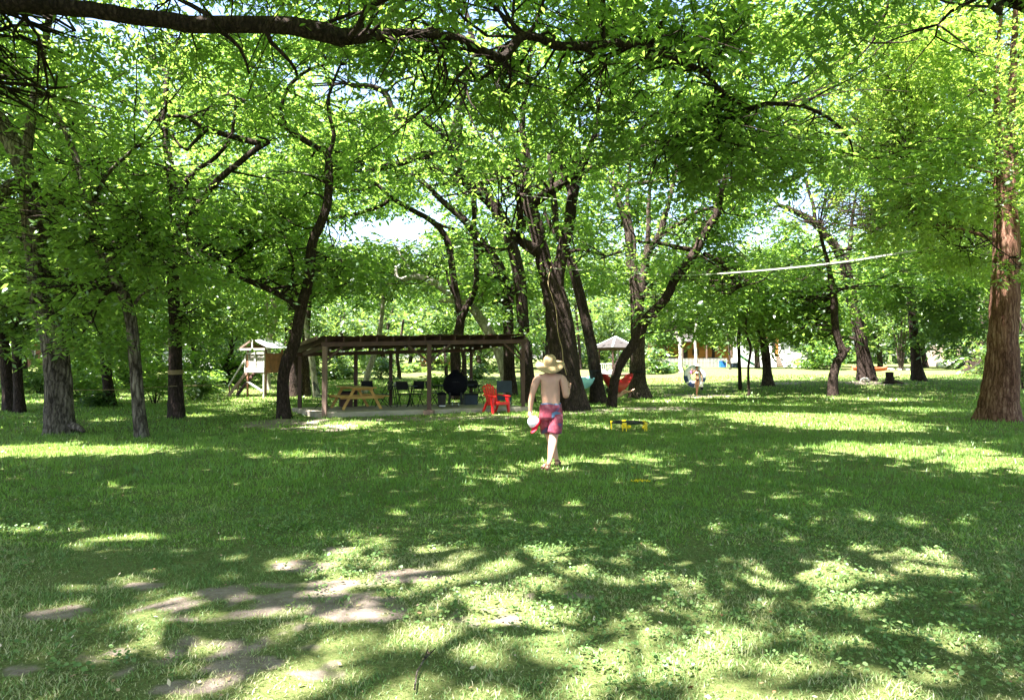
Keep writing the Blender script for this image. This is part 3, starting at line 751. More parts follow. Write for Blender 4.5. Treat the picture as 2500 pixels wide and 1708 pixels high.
# trees whose trunks stand beside or behind the photographer and whose limbs and leaves reach into view
NT = {}
T['N1'] = Tree("pecan_tree", "overhanging dark limb that crosses the sky at the upper left", None, [
    [(-9.0, 7.6, .42, 0, 'w'), (-8.9, 7.7, .36, 2.0, 'w'), (-8.6, 7.8, .33, 3.6, 'w'), (-8.3, 8.0, .28, 5.0, 'w'), (-8.0, 8.2, .22, 7.0, 'w'), (-7.6, 8.4, .15, 9.0, 'w')]],
    base_xy=(-9.0, 7.6), bark='bark_dark')
def abs_stem(tree, pts):
    P = []; R = []
    for (px, py, w, Y) in pts:
        P.append(np.array(at(px, py, Y))); R.append(w / 2 / F_PX * Y)
    tree.add_stem(np.array(P), np.array(R))
b = T['N1']
b.add_stem(np.array([[-8.5, 7.9, 4.3], *[list(at(px, py, Y)) for px, py, Y in ((-250, -30, 8.4), (0, 4, 8.6), (116, 14, 8.8), (232, 25, 9), (310, 37, 9.1), (426, 50, 9.3), (484, 60, 9.4), (620, 60, 9.7), (697, 64, 9.9), (794, 82, 10.1), (833, 93, 10.2), (900, 86, 10.4))]]),
           np.array([.17, .12, .095, .097, .10, .10, .105, .107, .112, .118, .13, .12, .07]))
abs_stem(b, [(833, 93, 34, 10.2), (860, 78, 20, 10.3), (885, 60, 12, 10.4)])
abs_stem(b, [(850, 95, 34, 10.2), (960, 85, 24, 10.7), (1052, 84, 20, 11), (1129, 97, 20, 11.3), (1168, 120, 22, 11.5), (1226, 141, 24, 11.7), (1253, 112, 22, 11.8), (1280, 88, 20, 11.9), (1323, 95, 21, 12), (1358, 112, 22, 12.2), (1420, 112, 22, 12.4), (1482, 108, 18, 12.6), (1575, 112, 15, 12.9), (1652, 148, 14, 13.2), (1716, 174, 13, 13.4), (1763, 225, 12, 13.6), (1832, 263, 11, 13.8), (1879, 254, 9, 14), (1956, 259, 9, 14.2), (2026, 290, 8, 14.4), (2072, 337, 6, 14.6), (2085, 380, 4, 14.7)])
abs_stem(b, [(1400, 108, 12, 12.4), (1440, 128, 10, 12.5), (1480, 158, 7, 12.6)])
abs_stem(b, [(1879, 254, 6, 14), (1910, 215, 6, 14), (1960, 195, 5, 14), (2000, 160, 4, 14.1), (2022, 120, 3, 14.1)])
abs_stem(b, [(1956, 259, 6, 14.2), (2010, 225, 5, 14.2), (2080, 190, 4, 14.3), (2150, 140, 3, 14.4), (2200, 60, 2.5, 14.4)])
abs_stem(b, [(540, 78, 12, 9.4), (580, 110, 9, 9.5), (600, 150, 7, 9.5), (608, 180, 5, 9.5)])
abs_stem(b, [(650, 75, 13, 9.7), (665, 110, 10, 9.8), (700, 140, 9, 9.9), (720, 170, 8, 10), (725, 185, 6, 10)])
abs_stem(b, [(520, 45, 12, 9.4), (480, 20, 12, 9.5), (420, -10, 9, 9.6)])
abs_stem(b, [(790, 60, 10, 10.1), (840, 40, 9, 10.2), (900, 28, 7, 10.4), (960, 5, 5, 10.6)])
T['N2'] = Tree("pecan_tree", "leafy boughs overhead at the upper right, trunk outside the picture", None, [
    [(10.5, 9.0, .36, 0, 'w'), (10.3, 9.0, .3, 2.5, 'w'), (9.8, 9.3, .26, 5, 'w'), (9.2, 9.5, .2, 7, 'w'), (8.6, 9.6, .13, 9.5, 'w')],
    [(9.9, 9.2, .16, 4.6, 'w'), (8.4, 9.7, .12, 6.0, 'w'), (6.8, 10.2, .08, 7.0, 'w'), (5.0, 10.8, .04, 7.6, 'w')]], base_xy=(10.5, 9.0), bark='bark_dark')
T['N3'] = Tree("pecan_tree", "tree standing behind the photographer on the left, shading the foreground", None, [
    [(-5.2, -4.0, .40, 0, 'w'), (-5.0, -4.0, .32, 3, 'w'), (-4.6, -3.6, .26, 6, 'w'), (-4.2, -3.2, .16, 9, 'w')],
    [(-4.8, -3.8, .16, 5, 'w'), (-3.6, -2.0, .11, 7.0, 'w'), (-2.8, 0.5, .06, 8.2, 'w')]], base_xy=(-5.2, -4.0))
T['N4'] = Tree("pecan_tree", "tree standing behind the photographer on the right, shading the foreground", None, [
    [(4.6, -3.0, .38, 0, 'w'), (4.4, -3.0, .3, 3, 'w'), (4.2, -2.6, .24, 6, 'w'), (4.0, -2.0, .15, 9, 'w')],
    [(4.2, -2.7, .15, 5, 'w'), (2.6, -0.8, .10, 7.2, 'w'), (1.2, 1.2, .06, 8.3, 'w')]], base_xy=(4.6, -3.0))

# ---- leaves
S_ = np.array(SUN)
def leaf_cloud(C, Rr, n_sp, size, hang, seed, near_shape=False, cull=True, k=7, zfloor=True):
    """C (m,3) clump centres, Rr (m,3) radii, n_sp sprays per clump, size leaflet length per clump. returns V,F(list),rnd"""
    r = np.random.default_rng(seed)
    idx = np.repeat(np.arange(len(C)), n_sp)
    m = len(idx)
    if m == 0: return None
    u = r.normal(size=(m, 3)); u /= np.linalg.norm(u, axis=1)[:, None]
    # each clump is a handful of ragged leafy shoots running out from its middle, not a ball
    ns = 5
    sh = r.normal(size=(len(C), ns, 3)); sh /= np.linalg.norm(sh, axis=2)[:, :, None]
    sh[:, :, 2] *= 0.6
    pick = r.integers(0, ns, m)
    t_ = r.random(m) ** 0.7
    sd = sh[idx, pick]
    O = C[idx] + (sd * (t_ * 1.45)[:, None] + r.normal(size=(m, 3)) * 0.30) * Rr[idx]
    O[:, 2] -= 0.22 * t_ * Rr[idx, 0]
    u = sd * 0.8 + u * 0.4
    s = size[idx] * (0.6 + 0.75 * r.random(m))
    az = r.random(m) * 6.283
    A = np.stack([np.cos(az), np.sin(az), -hang[idx] * r.random(m) + 0.15], 1)
    A += u * 0.5
    A /= np.linalg.norm(A, axis=1)[:, None]
    clr = r.random(len(C))[idx] * 0.35 + r.random(m) * 0.3
    P = []; D = []; SS = []; RN = []
    up = np.array([0, 0, 1.0])
    side = np.cross(A, up); side /= (np.linalg.norm(side, axis=1)[:, None] + 1e-9)
    for j in range(k):
        t = (j // 2 + 1) / (k / 2 + 0.5)
        p = O + A * (s * 1.9 * t)[:, None]
        p[:, 2] -= s * 0.6 * t * t
        sg = 0 if j == k - 1 else (1 if j % 2 else -1)
        d = A * (0.55 if sg else 1.0) + side * (0.85 * sg) + r.normal(size=(m, 3)) * 0.16
        d[:, 2] -= 0.28 * hang[idx]
        d /= np.linalg.norm(d, axis=1)[:, None]
        P.append(p); D.append(d); SS.append(s * (0.8 + 0.35 * r.random(m))); RN.append(np.clip(clr + 0.35 * r.random(m), 0, 1))
    P = np.vstack(P); D = np.vstack(D); SS = np.concatenate(SS); RN = np.concatenate(RN)
    keep = np.ones(len(P), bool)
    if cull:
        g = P - S_[None] * (P[:, 2] / S_[2])[:, None]
        keep &= r.random(len(P)) > lit_mask(g[:, 0], g[:, 1])
        qx, qy = proj(P[:, 0], P[:, 1], P[:, 2])
        keep &= ~((SS > 0.2 + 0.008 * np.maximum(0, P[:, 1] - 10)) & (P[:, 1] > .5) & (P[:, 1] < 24) & (qx > -120) & (qx < 2620) & (qy > -90))
        keep &= ~(in_front_of_limb(P) & (r.random(len(P)) < .70))
        # keep the air in front of the lens and the man's way free
        keep &= ~((np.abs(P[:, 0]) < 0.72 * P[:, 1] + 1) & (P[:, 1] > 0) & (P[:, 1] < 6.3) & (P[:, 2] < 1.6 + 0.53 * P[:, 1] + .5))
    if zfloor:
        keep &= P[:, 2] > ground_z(P[:, 0], P[:, 1]) + 0.15
    P, D, SS, RN = P[keep], D[keep], SS[keep], RN[keep]
    n = len(P)
    if n == 0: return None
    nrm = np.stack([r.normal(size=n) * 0.6, r.normal(size=n) * 0.6, np.ones(n)], 1)
    W = np.cross(D, nrm); W /= (np.linalg.norm(W, axis=1)[:, None] + 1e-9)
    W *= (SS * (0.17 if near_shape else 0.21))[:, None]
    L = D * SS[:, None]
    q = np.arange(n)
    if near_shape:
        V = np.stack([P, P + L * 0.32 + W, P + L * 0.66 + W * 0.75, P + L + np.array([0, 0, -.1]) * SS[:, None], P + L * 0.66 - W * 0.75, P + L * 0.32 - W], 1).reshape(-1, 3)
        Fq = np.vstack([np.stack([6 * q, 6 * q + 1, 6 * q + 2, 6 * q + 3], 1), np.stack([6 * q, 6 * q + 3, 6 * q + 4, 6 * q + 5], 1)])
        return V, Fq, np.concatenate([RN, RN])
    V = np.stack([P, P + L * 0.45 + W, P + L, P + L * 0.45 - W], 1).reshape(-1, 3)
    Fq = np.stack([4 * q, 4 * q + 1, 4 * q + 2, 4 * q + 3], 1)
    return V, Fq, RN

def leaf_size(y, vis=True):
    if not vis: return 0.66
    return float(np.interp(y, [7, 12, 18, 26, 40, 60], [0.108, 0.132, 0.168, 0.215, 0.32, 0.44]))

def visible(p, pad=1.0):
    if p[1] < 3: return False
    px, py = proj(p[0], p[1], p[2])
    m = pad / p[1] * F_PX
    return -m < px < 2500 + m and py > -m

# open sky holes, given as directions: clumps whose centre lies near them are left out
HOLES = [(960, 548, 75, 26), (830, 545, 45, 20), (670, 15, 90, 22), (1800, 560, 40, 20), (1960, 455, 32, 28), (1850, 585, 30, 15), (900, 180, 50, 25), (30, 450, 35, 18), (260, 130, 50, 25), (1040, 510, 40, 14), (2010, 620, 20, 25)]
def in_hole(p, r):
    if p[1] < 4: return False
    px, py = proj(p[0], p[1], p[2])
    for (cx, cy, rx, ry) in HOLES:
        e = 0.5 * r / p[1] * F_PX
        if ((px - cx) / (rx + e)) ** 2 + ((py - cy) / (ry + e)) ** 2 < 1: return True
    return False

# canopy: one layer-cake of boughs over the whole lawn, each bough given to the tree whose limbs are nearest
canopy_keys = ['A', 'B', 'C', 'D', 'E', 'G', 'H', 'I', 'J', 'K', 'L', 'Q', 'R', 'S', 'T', 'U', 'N1', 'N2', 'N3', 'N4', 'P', 'O', 'V']
HERO = []
for k_ in ('A', 'B', 'C', 'D', 'E', 'F', 'G', 'H', 'I', 'J', 'K', 'L', 'N1', 'Q', 'T'):
    for (c_, r_) in T[k_].anch:
        if c_[1] > 6 and r_ > .045: HERO.append((*proj(c_[0], c_[1], c_[2]), c_[1]))
HERO = np.array(HERO)
CELL = 9.0
LIMB_FAR = np.zeros((int(1708 / CELL) + 2, int(2500 / CELL) + 2), np.float32)
def mark_limbs():
    for k_ in ('A', 'B', 'C', 'D', 'E', 'F', 'G', 'H', 'I', 'J', 'K', 'L', 'N1', 'Q', 'T', 'P', 'R'):
        for (c_, r_) in T[k_].anch:
            if c_[1] < 7 or r_ < .035: continue
            px, py = proj(c_[0], c_[1], c_[2]); w = r_ / c_[1] * F_PX + 5
            for gy_ in range(int((py - w) / CELL) - 1, int((py + w) / CELL) + 2):
                for gx_ in range(int((px - w) / CELL), int((px + w) / CELL) + 1):
                    if 0 <= gy_ < LIMB_FAR.shape[0] and 0 <= gx_ < LIMB_FAR.shape[1]: LIMB_FAR[gy_, gx_] = max(LIMB_FAR[gy_, gx_], c_[1])
def in_front_of_limb(P):
    px, py = proj(P[:, 0], P[:, 1], P[:, 2])
    gx_ = (px / CELL).astype(int); gy_ = (py / CELL).astype(int)
    ok = (gx_ >= 0) & (gy_ >= 0) & (gx_ < LIMB_FAR.shape[1]) & (gy_ < LIMB_FAR.shape[0]) & (P[:, 1] > 3)
    out = np.zeros(len(P), bool)
    out[ok] = LIMB_FAR[gy_[ok], gx_[ok]] > P[ok, 1] + .15
    return out
mark_limbs()
def hides_limb(p, R0):
    """a bough that would hang right in front of a limb"""
    if p[1] < 6: return False
    px, py = proj(p[0], p[1], p[2])
    e = 0.9 * R0 / p[1] * F_PX
    return bool(np.any((np.hypot(HERO[:, 0] - px, (HERO[:, 1] - py) * 1.3) < e) & (HERO[:, 2] > p[1] + .2)))
SUNNY = np.array([list(at(px_, py_, Y_)) for px_, py_, Y_ in ((2150, 480, 18), (2320, 500, 18), (2050, 520, 17.5), (2250, 330, 18), (2100, 250, 17), (2330, 130, 17), (2430, 300, 17), (2150, 90, 16), (2000, 560, 40), (640, 500, 26), (480, 330, 23), (560, 640, 28), (860, 340, 27))])
def shades_sunny(p):
    k = (p[2] - SUNNY[:, 2]) / SUN.z
    q = np.array(p)[None] - np.array(SUN)[None] * k[:, None]
    return bool(np.any((k > 1.2) & (np.linalg.norm(q - SUNNY, axis=1) < 2.3)))
ANCH = []; OWN = []
for k in canopy_keys:
    for (c, r_) in T[k].anch:
        if c[2] > 3.2: ANCH.append(c); OWN.append(k)
ANCH = np.array(ANCH)
def give(c, r, w=1.0, hang=0.7, key=None, jitter=True):
    c = np.array(c, float)
    if key is None:
        d = np.linalg.norm((ANCH - c) * np.array([1, 1, 0.8]), axis=1)
        key = OWN[int(np.argmin(d))]
    T[key].clump(c, r, w, hang)

cr = np.random.default_rng(21)
y = -9.0
while y < 58:
    step = 1.4 if y < 26 else 1.75
    half = max(0, y) * 0.72 + 7.0
    x = -half
    while x < half:
        cx = x + cr.uniform(-.8, .8); cy = y + cr.uniform(-.8, .8)
        if cx > 5 and cy > 51: x += step; continue
        hn = fbm(cx, cy, 0.16, 4)
        for layer in range(3):
            base = (6.6 if cy > 8 else 6.2) + (1.2 if layer == 2 else 0)
            z = base + (hn - 0.5) * 3.4 - (0.9 if (cy > 24 and layer == 0) else 0) + layer * cr.uniform(1.6, 3.4) + cr.uniform(-.5, .5) + (0.05 * max(0, cy - 20))
            if cy < 3.5: continue
            if cr.random() < 0.10: continue
            p = np.array([cx, cy, z])
            R0 = cr.uniform(0.9, 1.45) * (1.15 if cy > 26 else 1.0)
            if cx > 6 and 10 < cy < 20 and layer and cr.random() < .6: continue
            if in_hole(p, R0): continue
            if hides_limb(p, R0) and cr.random() < .8: continue
            if shades_sunny(p) and cr.random() < .75: continue
            if layer == 0 and 3 < cy < 9 and abs(cx) < 0.72 * cy + .5 and z < 1.6 + 0.5 * cy: continue
            give(p, (R0, R0, R0 * 0.45), 1.0, 0.8)
        x += step * cr.uniform(0.9, 1.25)
    y += step
# unseen roof of leaves added above the frame to shade the lawn
y = -15.0
while y < 24:
    x = -(max(0, y) * 0.72 + (13 if y < 9 else 9))
    while x < max(0, y) * 0.72 + 6:
        cx = x + cr.uniform(-.7, .7); cy = y + cr.uniform(-.7, .7)
        z = max(9.0, 1.6 + 0.56 * max(0, cy) + 1.6) + cr.uniform(0, 2.0)
        if cy < 6: z = max(z, 15.5 - .25 * max(0, cy)) + cr.uniform(-1, 1.5)
        if not (shades_sunny((cx, cy, z)) and cr.random() < .85):
            give((cx, cy, z), (1.5, 1.5, .7), 1.0 if cy > 6 else 1.9, 0.8)
        x += cr.uniform(1.5, 2.1)
    y += 1.7
y = 23.0
while y < 46:
    x = -(y * 0.72 + 5)
    while x < y * 0.72 + 3:
        cx = x + cr.uniform(-.9, .9); cy = y + cr.uniform(-.9, .9); z = cr.uniform(10.5, 15.0)
        if not in_hole((cx, cy, z), 1.2) and not (shades_sunny((cx, cy, z)) and cr.random() < .7) and cr.random() < .8:
            give((cx, cy, z), (1.5, 1.5, .8), .9, 0.8)
        x += cr.uniform(1.9, 2.6)
    y += 2.2
# boughs placed where the photograph shows them: (px, py, rx, ry, Y, count, key)
PLACED = [
    (160, 540, 190, 70, 15.2, 16, 'B'), (360, 520, 150, 50, 14.4, 11, 'B'), (110, 690, 90, 60, 15.6, 8, 'B'), (350, 630, 150, 50, 15.2, 11, 'B'), (150, 800, 50, 30, 16.0, 2, 'B'), (130, 430, 150, 60, 16, 10, 'A'), (440, 460, 100, 40, 16, 5, 'B'),
    (60, 620, 70, 90, 19, 12, 'A'), (420, 600, 90, 70, 17.5, 12, 'C'), (200, 830, 60, 40, 20, 4, 'V'), (30, 740, 60, 70, 22, 10, 'U'), (240, 740, 70, 50, 24, 8, 'V'), (480, 650, 60, 60, 20, 8, 'C'), (460, 760, 50, 40, 22, 5, 'C'),
    (560, 560, 90, 60, 24, 9, 'C'), (630, 480, 110, 70, 24, 10, 'D'), (830, 640, 45, 40, 22, 5, 'D'), (760, 620, 50, 40, 23, 4, 'D'), (700, 650, 60, 40, 23, 5, 'D'), (860, 440, 80, 60, 23, 8, 'D'), (620, 260, 160, 90, 23, 16, 'C'), (400, 210, 160, 80, 23, 16, 'C'), (250, 300, 120, 80, 22, 12, 'A'), (560, 180, 150, 60, 18, 8, 'N1'),
    (1640, 680, 130, 50, 32, 14, 'K'), (1740, 700, 120, 60, 38, 16, 'K'), (1900, 680, 130, 60, 40, 16, 'P'), (1850, 770, 150, 40, 42, 16, 'P'), (1960, 640, 120, 60, 44, 14, 'Q'), (2050, 720, 120, 60, 43, 14, 'Q'), (2180, 640, 120, 60, 42, 14, 'R'), (2330, 700, 130, 70, 42, 16, 'S'), (2300, 790, 90, 40, 42, 8, 'S'),
    (1750, 500, 160, 70, 32, 16, 'K'), (1900, 560, 100, 50, 40, 8, 'Q'), (1580, 560, 120, 60, 33, 12, 'L'), (1480, 640, 60, 40, 34, 5, 'L'), (1190, 560, 120, 60, 34, 14, 'G'), (1180, 690, 90, 60, 36, 12, 'G'), (1010, 400, 140, 50, 30, 14, 'H'), (860, 330, 140, 60, 28, 14, 'D'), (700, 460, 120, 60, 27, 12, 'D'), (600, 560, 110, 60, 28, 12, 'C'), (560, 680, 100, 60, 32, 12, 'C'), (660, 760, 60, 40, 33, 6, 'D'), (840, 660, 50, 50, 27, 6, 'D'), (1010, 280, 160, 60, 26, 12, 'H'), (400, 700, 100, 60, 26, 10, 'C'), (330, 840, 60, 30, 30, 5, 'V'),
    (900, 560, 150, 40, 40, 12, 'E'), (800, 500, 100, 40, 34, 8, 'D'), (1040, 600, 100, 50, 42, 9, 'F'), (850, 90, 160, 60, 20, 9, 'N1'), (560, 90, 160, 50, 17, 8, 'N1'), (1300, 330, 160, 90, 21, 14, 'I'), (1450, 250, 200, 90, 20, 14, 'I'), (1600, 380, 150, 80, 25, 12, 'L'), (1080, 200, 120, 80, 22, 8, 'H'), (1780, 300, 150, 80, 24, 10, 'K'), (1650, 640, 90, 40, 40, 7, 'K'),
    (1250, 740, 60, 50, 28, 8, 'G'), (1210, 640, 60, 50, 29, 7, 'G'), (1180, 520, 80, 50, 27, 8, 'H'), (1020, 460, 90, 40, 26, 6, 'H'), (1440, 560, 60, 60, 30, 5, 'J'), (1340, 420, 120, 60, 22, 14, 'I'), (1230, 380, 90, 60, 23, 9, 'I'),
    (1620, 740, 60, 40, 27, 7, 'K'), (1590, 660, 60, 40, 30, 6, 'L'), (1700, 560, 90, 60, 28, 12, 'K'), (1750, 640, 80, 50, 30, 9, 'K'), (1780, 730, 90, 40, 36, 12, 'K'), (1700, 790, 70, 30, 40, 7, 'L'), (1880, 740, 90, 40, 42, 10, 'P'),
    (1960, 720, 80, 50, 40, 10, 'P'), (1990, 790, 60, 40, 40, 8, 'P'), (2040, 600, 90, 50, 42, 8, 'Q'), (2320, 800, 60, 50, 44, 9, 'S'), (2330, 720, 80, 50, 42, 9, 'S'), (2280, 640, 90, 40, 42, 8, 'R'), (2150, 700, 60, 40, 46, 6, 'R'),
    (1500, 340, 260, 110, 15, 11, 'N1'), (1650, 230, 300, 160, 14.5, 7, 'N1'), (1850, 190, 220, 150, 14.5, 4, 'N1'), (1350, 250, 170, 90, 14, 9, 'N1'), (1150, 200, 120, 60, 12.5, 10, 'N1'), (1000, 100, 120, 50, 11, 9, 'N1'), (1500, 60, 220, 60, 12.5, 10, 'N1'),
    (1750, 400, 120, 70, 15.5, 14, 'N1'), (1900, 350, 100, 50, 15, 8, 'N1'), (1600, 450, 100, 50, 19, 8, 'L'), (1480, 480, 120, 40, 24, 8, 'L'), (150, 130, 140, 60, 12, 12, 'N1'), (60, 230, 80, 60, 12, 8, 'N1'), (400, 110, 110, 40, 11, 6, 'N1'),
    (2150, 480, 140, 60, 18, 20, 'T'), (2320, 500, 120, 60, 18.5, 16, 'T'), (2050, 520, 90, 40, 17.5, 9, 'T'), (2200, 560, 120, 35, 18.5, 10, 'T'), (2250, 330, 160, 80, 18, 22, 'T'), (2100, 250, 130, 100, 17, 18, 'T'), (2330, 130, 160, 100, 17, 22, 'T'),
    (2430, 300, 70, 60, 17, 6, 'T'), (2480, 420, 40, 50, 17, 4, 'T'), (2150, 90, 130, 80, 16, 14, 'T'), (2350, 620, 70, 30, 19, 5, 'T'), (2480, 640, 30, 30, 18, 2, 'T'),
    (1815, 740, 30, 25, 42, 3, 'M'), (1832, 730, 30, 25, 40, 3, 'N'), (1850, 700, 60, 40, 46, 5, 'O'),
    (1650, 790, 50, 22, 60, 5, 'X4'), (1720, 785, 55, 22, 72, 5, 'X5'), (1775, 830, 35, 28, 64, 5, 'X6'), (1080, 800, 50, 30, 52, 4, 'X7'), (1130, 790, 40, 25, 52, 3, 'X8'), (985, 800, 50, 30, 55, 4, 'X9'),
    (730, 600, 60, 40, 36, 5, 'W1'), (780, 640, 60, 40, 37, 5, 'W2'), (740, 700, 40, 30, 36, 3, 'W3'), (920, 660, 60, 50, 40, 6, 'W4'), (640, 660, 70, 50, 45, 6, 'X1'), (1270, 800, 40, 25, 55, 4, 'X2'), (1400, 760, 40, 30, 60, 3, 'X3'), (965, 630, 60, 40, 42, 5, 'F'), (20, 600, 50, 60, 24, 6, 'U2'), (90, 740, 40, 30, 24, 4, 'U2'),
]
for (px, py, rx, ry, Y, cnt, key) in PLACED:
    for i in range(int(cnt * 1.3)):
        a = cr.random() * 6.283; q = math.sqrt(cr.random())
        yy = Y + cr.uniform(-2.2, 2.6) * (Y / 20)
        p = at(px + rx * q * math.cos(a), py + ry * q * math.sin(a), yy)
        if p.z < gz(p.x, p.y) + 1.6: p.z = gz(p.x, p.y) + 1.6
        R0 = cr.uniform(0.6, 1.15) * (1 + max(0, Y - 20) / 45)
        if in_hole(p, R0 * .6): continue
        if hides_limb(p, R0 * .5) and key not in ('B', 'N1', 'T') and cr.random() < .6: continue
        T[key].clump(np.array(p), np.array((R0, R0, R0 * (0.5 if key != 'T' else 0.32))), 0.55 if Y < 21 else 0.8, 0.9 if key != 'T' else 1.1)

tot = 0
for ti, (key, t) in enumerate(T.items()):
    if not t.clumps: continue
    loc = np.array(t.root.location)
    # thin boughs joining each leaf clump to the nearest limb
    an = np.array([a[0] for a in t.anch]); ar = np.array([a[1] for a in t.anch])
    TV = []; TF = []; off = 0
    for (c, R, w, hang) in t.clumps:
        if not visible(c, 2.5): continue
        if c[1] > 50: continue
        d = np.linalg.norm(an - c, axis=1) + np.maximum(0, an[:, 2] - c[2]) * 0.8
        i = int(np.argmin(d)); a = an[i]; r0 = min(0.05, ar[i] * 0.55, 0.012 * d[i] + 0.012)
        L = np.linalg.norm(c - a)
        if L > 5.5 or L < .3: continue
        m1 = a * 0.65 + c * 0.35 + cr.normal(size=3) * 0.09 * L; m2 = a * 0.3 + c * 0.7 + cr.normal(size=3) * 0.09 * L
        Pp = catmull(np.array([a, m1, m2, c]), 9 if L > 2 else 6)
        Pp[1:-1] += cr.normal(size=(len(Pp) - 2, 3)) * 0.03
        segs = [(Pp, np.linspace(r0, 0.008, len(Pp)))]
        for q in range(4 if c[1] < 20 else 2):
            s0 = Pp[int(len(Pp) * cr.uniform(.35, .8))]; e = c + cr.normal(size=3) * R * 0.8
            segs.append((catmull(np.array([s0, (s0 + e) / 2 + cr.normal(size=3) * .1, e]), 5), np.linspace(r0 * .5, 0.005, 5)))
        for (pp, rr) in segs:
            V, Fq, Ft = limb_mesh(pp, rr, 4, rough=0.0)
            TV.append(V); TF.append(Fq + off); off += len(V)
    if TV:
        o = np_mesh("branches", np.vstack(TV) - loc, np.vstack(TF), M['bark_dark'], t.root, smooth=True)
        o['kind'] = 'stuff'
    Vs = []; Fs = []; Rs = []; off = 0
    for near in (True, False):
        sel = []
        for (c, R, w, hang) in t.clumps:
            vis = visible(c, 2.0)
            isn = vis and c[1] < 11.5
            if isn == near: sel.append((c, R, w, hang, vis))
        if not sel: continue
        C = np.array([s[0] for s in sel]); RR = np.array([s[1] for s in sel])
        sz = np.array([leaf_size(s[0][1], s[4]) for s in sel])
        if t.leaf == 'leaf_cyp': sz = sz * 0.72
        area = np.array([3.3 * s[2] * (s[1][0] ** 2) / 1.3 for s in sel])
        n_leaf = area / (0.19 * sz ** 2)
        n_sp = np.maximum(3, (n_leaf / 7)).astype(int)
        hang = np.array([s[3] for s in sel])
        res = leaf_cloud(C, RR, n_sp, sz, hang, 100 + ti * 3 + near, near_shape=near)
        if res is None: continue
        V, Fq, rn = res
        Vs.append(V); Fs.append(Fq + off); Rs.append(rn); off += len(V)
    if Vs:
        V = np.vstack(Vs); Fq = np.vstack(Fs); rn = np.concatenate(Rs)
        o = np_mesh("crown", V - loc, Fq, M[t.leaf], t.root, attrs={'rnd': ('FACE', rn)})
        o['kind'] = 'stuff'
        tot += len(Fq)
print("canopy quads", tot)

# ---- background trees: a few kinds, copied and turned
def make_bg(name, label, seed, leaf, h=11.0, rad=4.0, low=1.6, size=0.42, n_cl=46, bark='bark'):
    r = np.random.default_rng(seed)
    root = thing(name, label, "tree")
    pts = np.array([[0, 0, -.2], [r.uniform(-.3, .3), .1, h * .25], [r.uniform(-.6, .6), 0, h * .5], [r.uniform(-.8, .8), 0, h * .8]])
    P = catmull(pts, 14)
    V, Fq, Ft = limb_mesh(P, np.linspace(.24, .07, 14), 9, True, seed)
    np_mesh("trunk", V, [Fq, Ft], M[bark], root, smooth=True)
    C = []; R = []
    for i in range(n_cl):
        a = r.random() * 6.28; zz = r.random()
        rr = rad * (0.35 + 0.65 * math.sin(math.pi * min(1, zz * 0.95 + .08))) * math.sqrt(r.uniform(.15, 1))
        C.append([rr * math.cos(a), rr * math.sin(a), low + (h - low) * zz]); q = r.uniform(.8, 1.45); R.append([q, q, q * .6])
    C = np.array(C); R = np.array(R)
    n_sp = (3.6 * R[:, 0] ** 2 / (0.19 * size ** 2) / 7).astype(int)
    V, Fq, rn = leaf_cloud(C, R, n_sp, np.full(len(C), size), np.full(len(C), .8), seed, cull=False, zfloor=False)
    cr_o = np_mesh("crown", V, Fq, M[leaf], root, attrs={'rnd': ('FACE', rn)}); cr_o['kind'] = 'stuff'
    TV = []; TF = []; off = 0
    for c in C[::3]:
        a = P[min(13, max(3, int(13 * c[2] / h) - 3))]
        Vb, Fb, _ = limb_mesh(catmull(np.array([a, (a + c) / 2 + [0, 0, .3], c]), 6), np.linspace(.07, .02, 6), 4, rough=0)
        TV.append(Vb); TF.append(Fb + off); off += len(Vb)
    lo = np_mesh("branches", np.vstack(TV), np.vstack(TF), M[bark], root, smooth=True); lo['kind'] = 'stuff'
    return root

def copy_tree(root, loc, rz, s, label, group=None, used=set()):
    if root.name not in used:
        used.add(root.name); r = root
    else:
        r = root.copy(); COL.objects.link(r)
        for ch in root.children:
            c = ch.copy(); COL.objects.link(c); c.parent = r
    r.location = loc; r.rotation_euler = (0, 0, rz); r.scale = (s, s, s)
    r['label'] = label
    if group: r['group'] = group
    return r

BG = [make_bg("broadleaf_tree", "x", 201, 'leaf_far', 11, 4.2, 2.2), make_bg("broadleaf_tree", "x", 202, 'leaf_far', 12.5, 4.6, 1.4, n_cl=54),
      make_bg("understory_tree", "x", 203, 'leaf_far', 6.5, 3.2, 0.5, size=.34, n_cl=30), make_bg("broadleaf_tree", "x", 204, 'leaf', 13, 5.0, 3.5, n_cl=54, bark='bark_dark'),
      make_bg("understory_tree", "x", 205, 'leaf', 5.5, 2.8, 0.3, size=.34, n_cl=28, bark='bark_dark')]
bgr = random.Random(8)
GRP = "sunlit trees standing far behind the lawn"
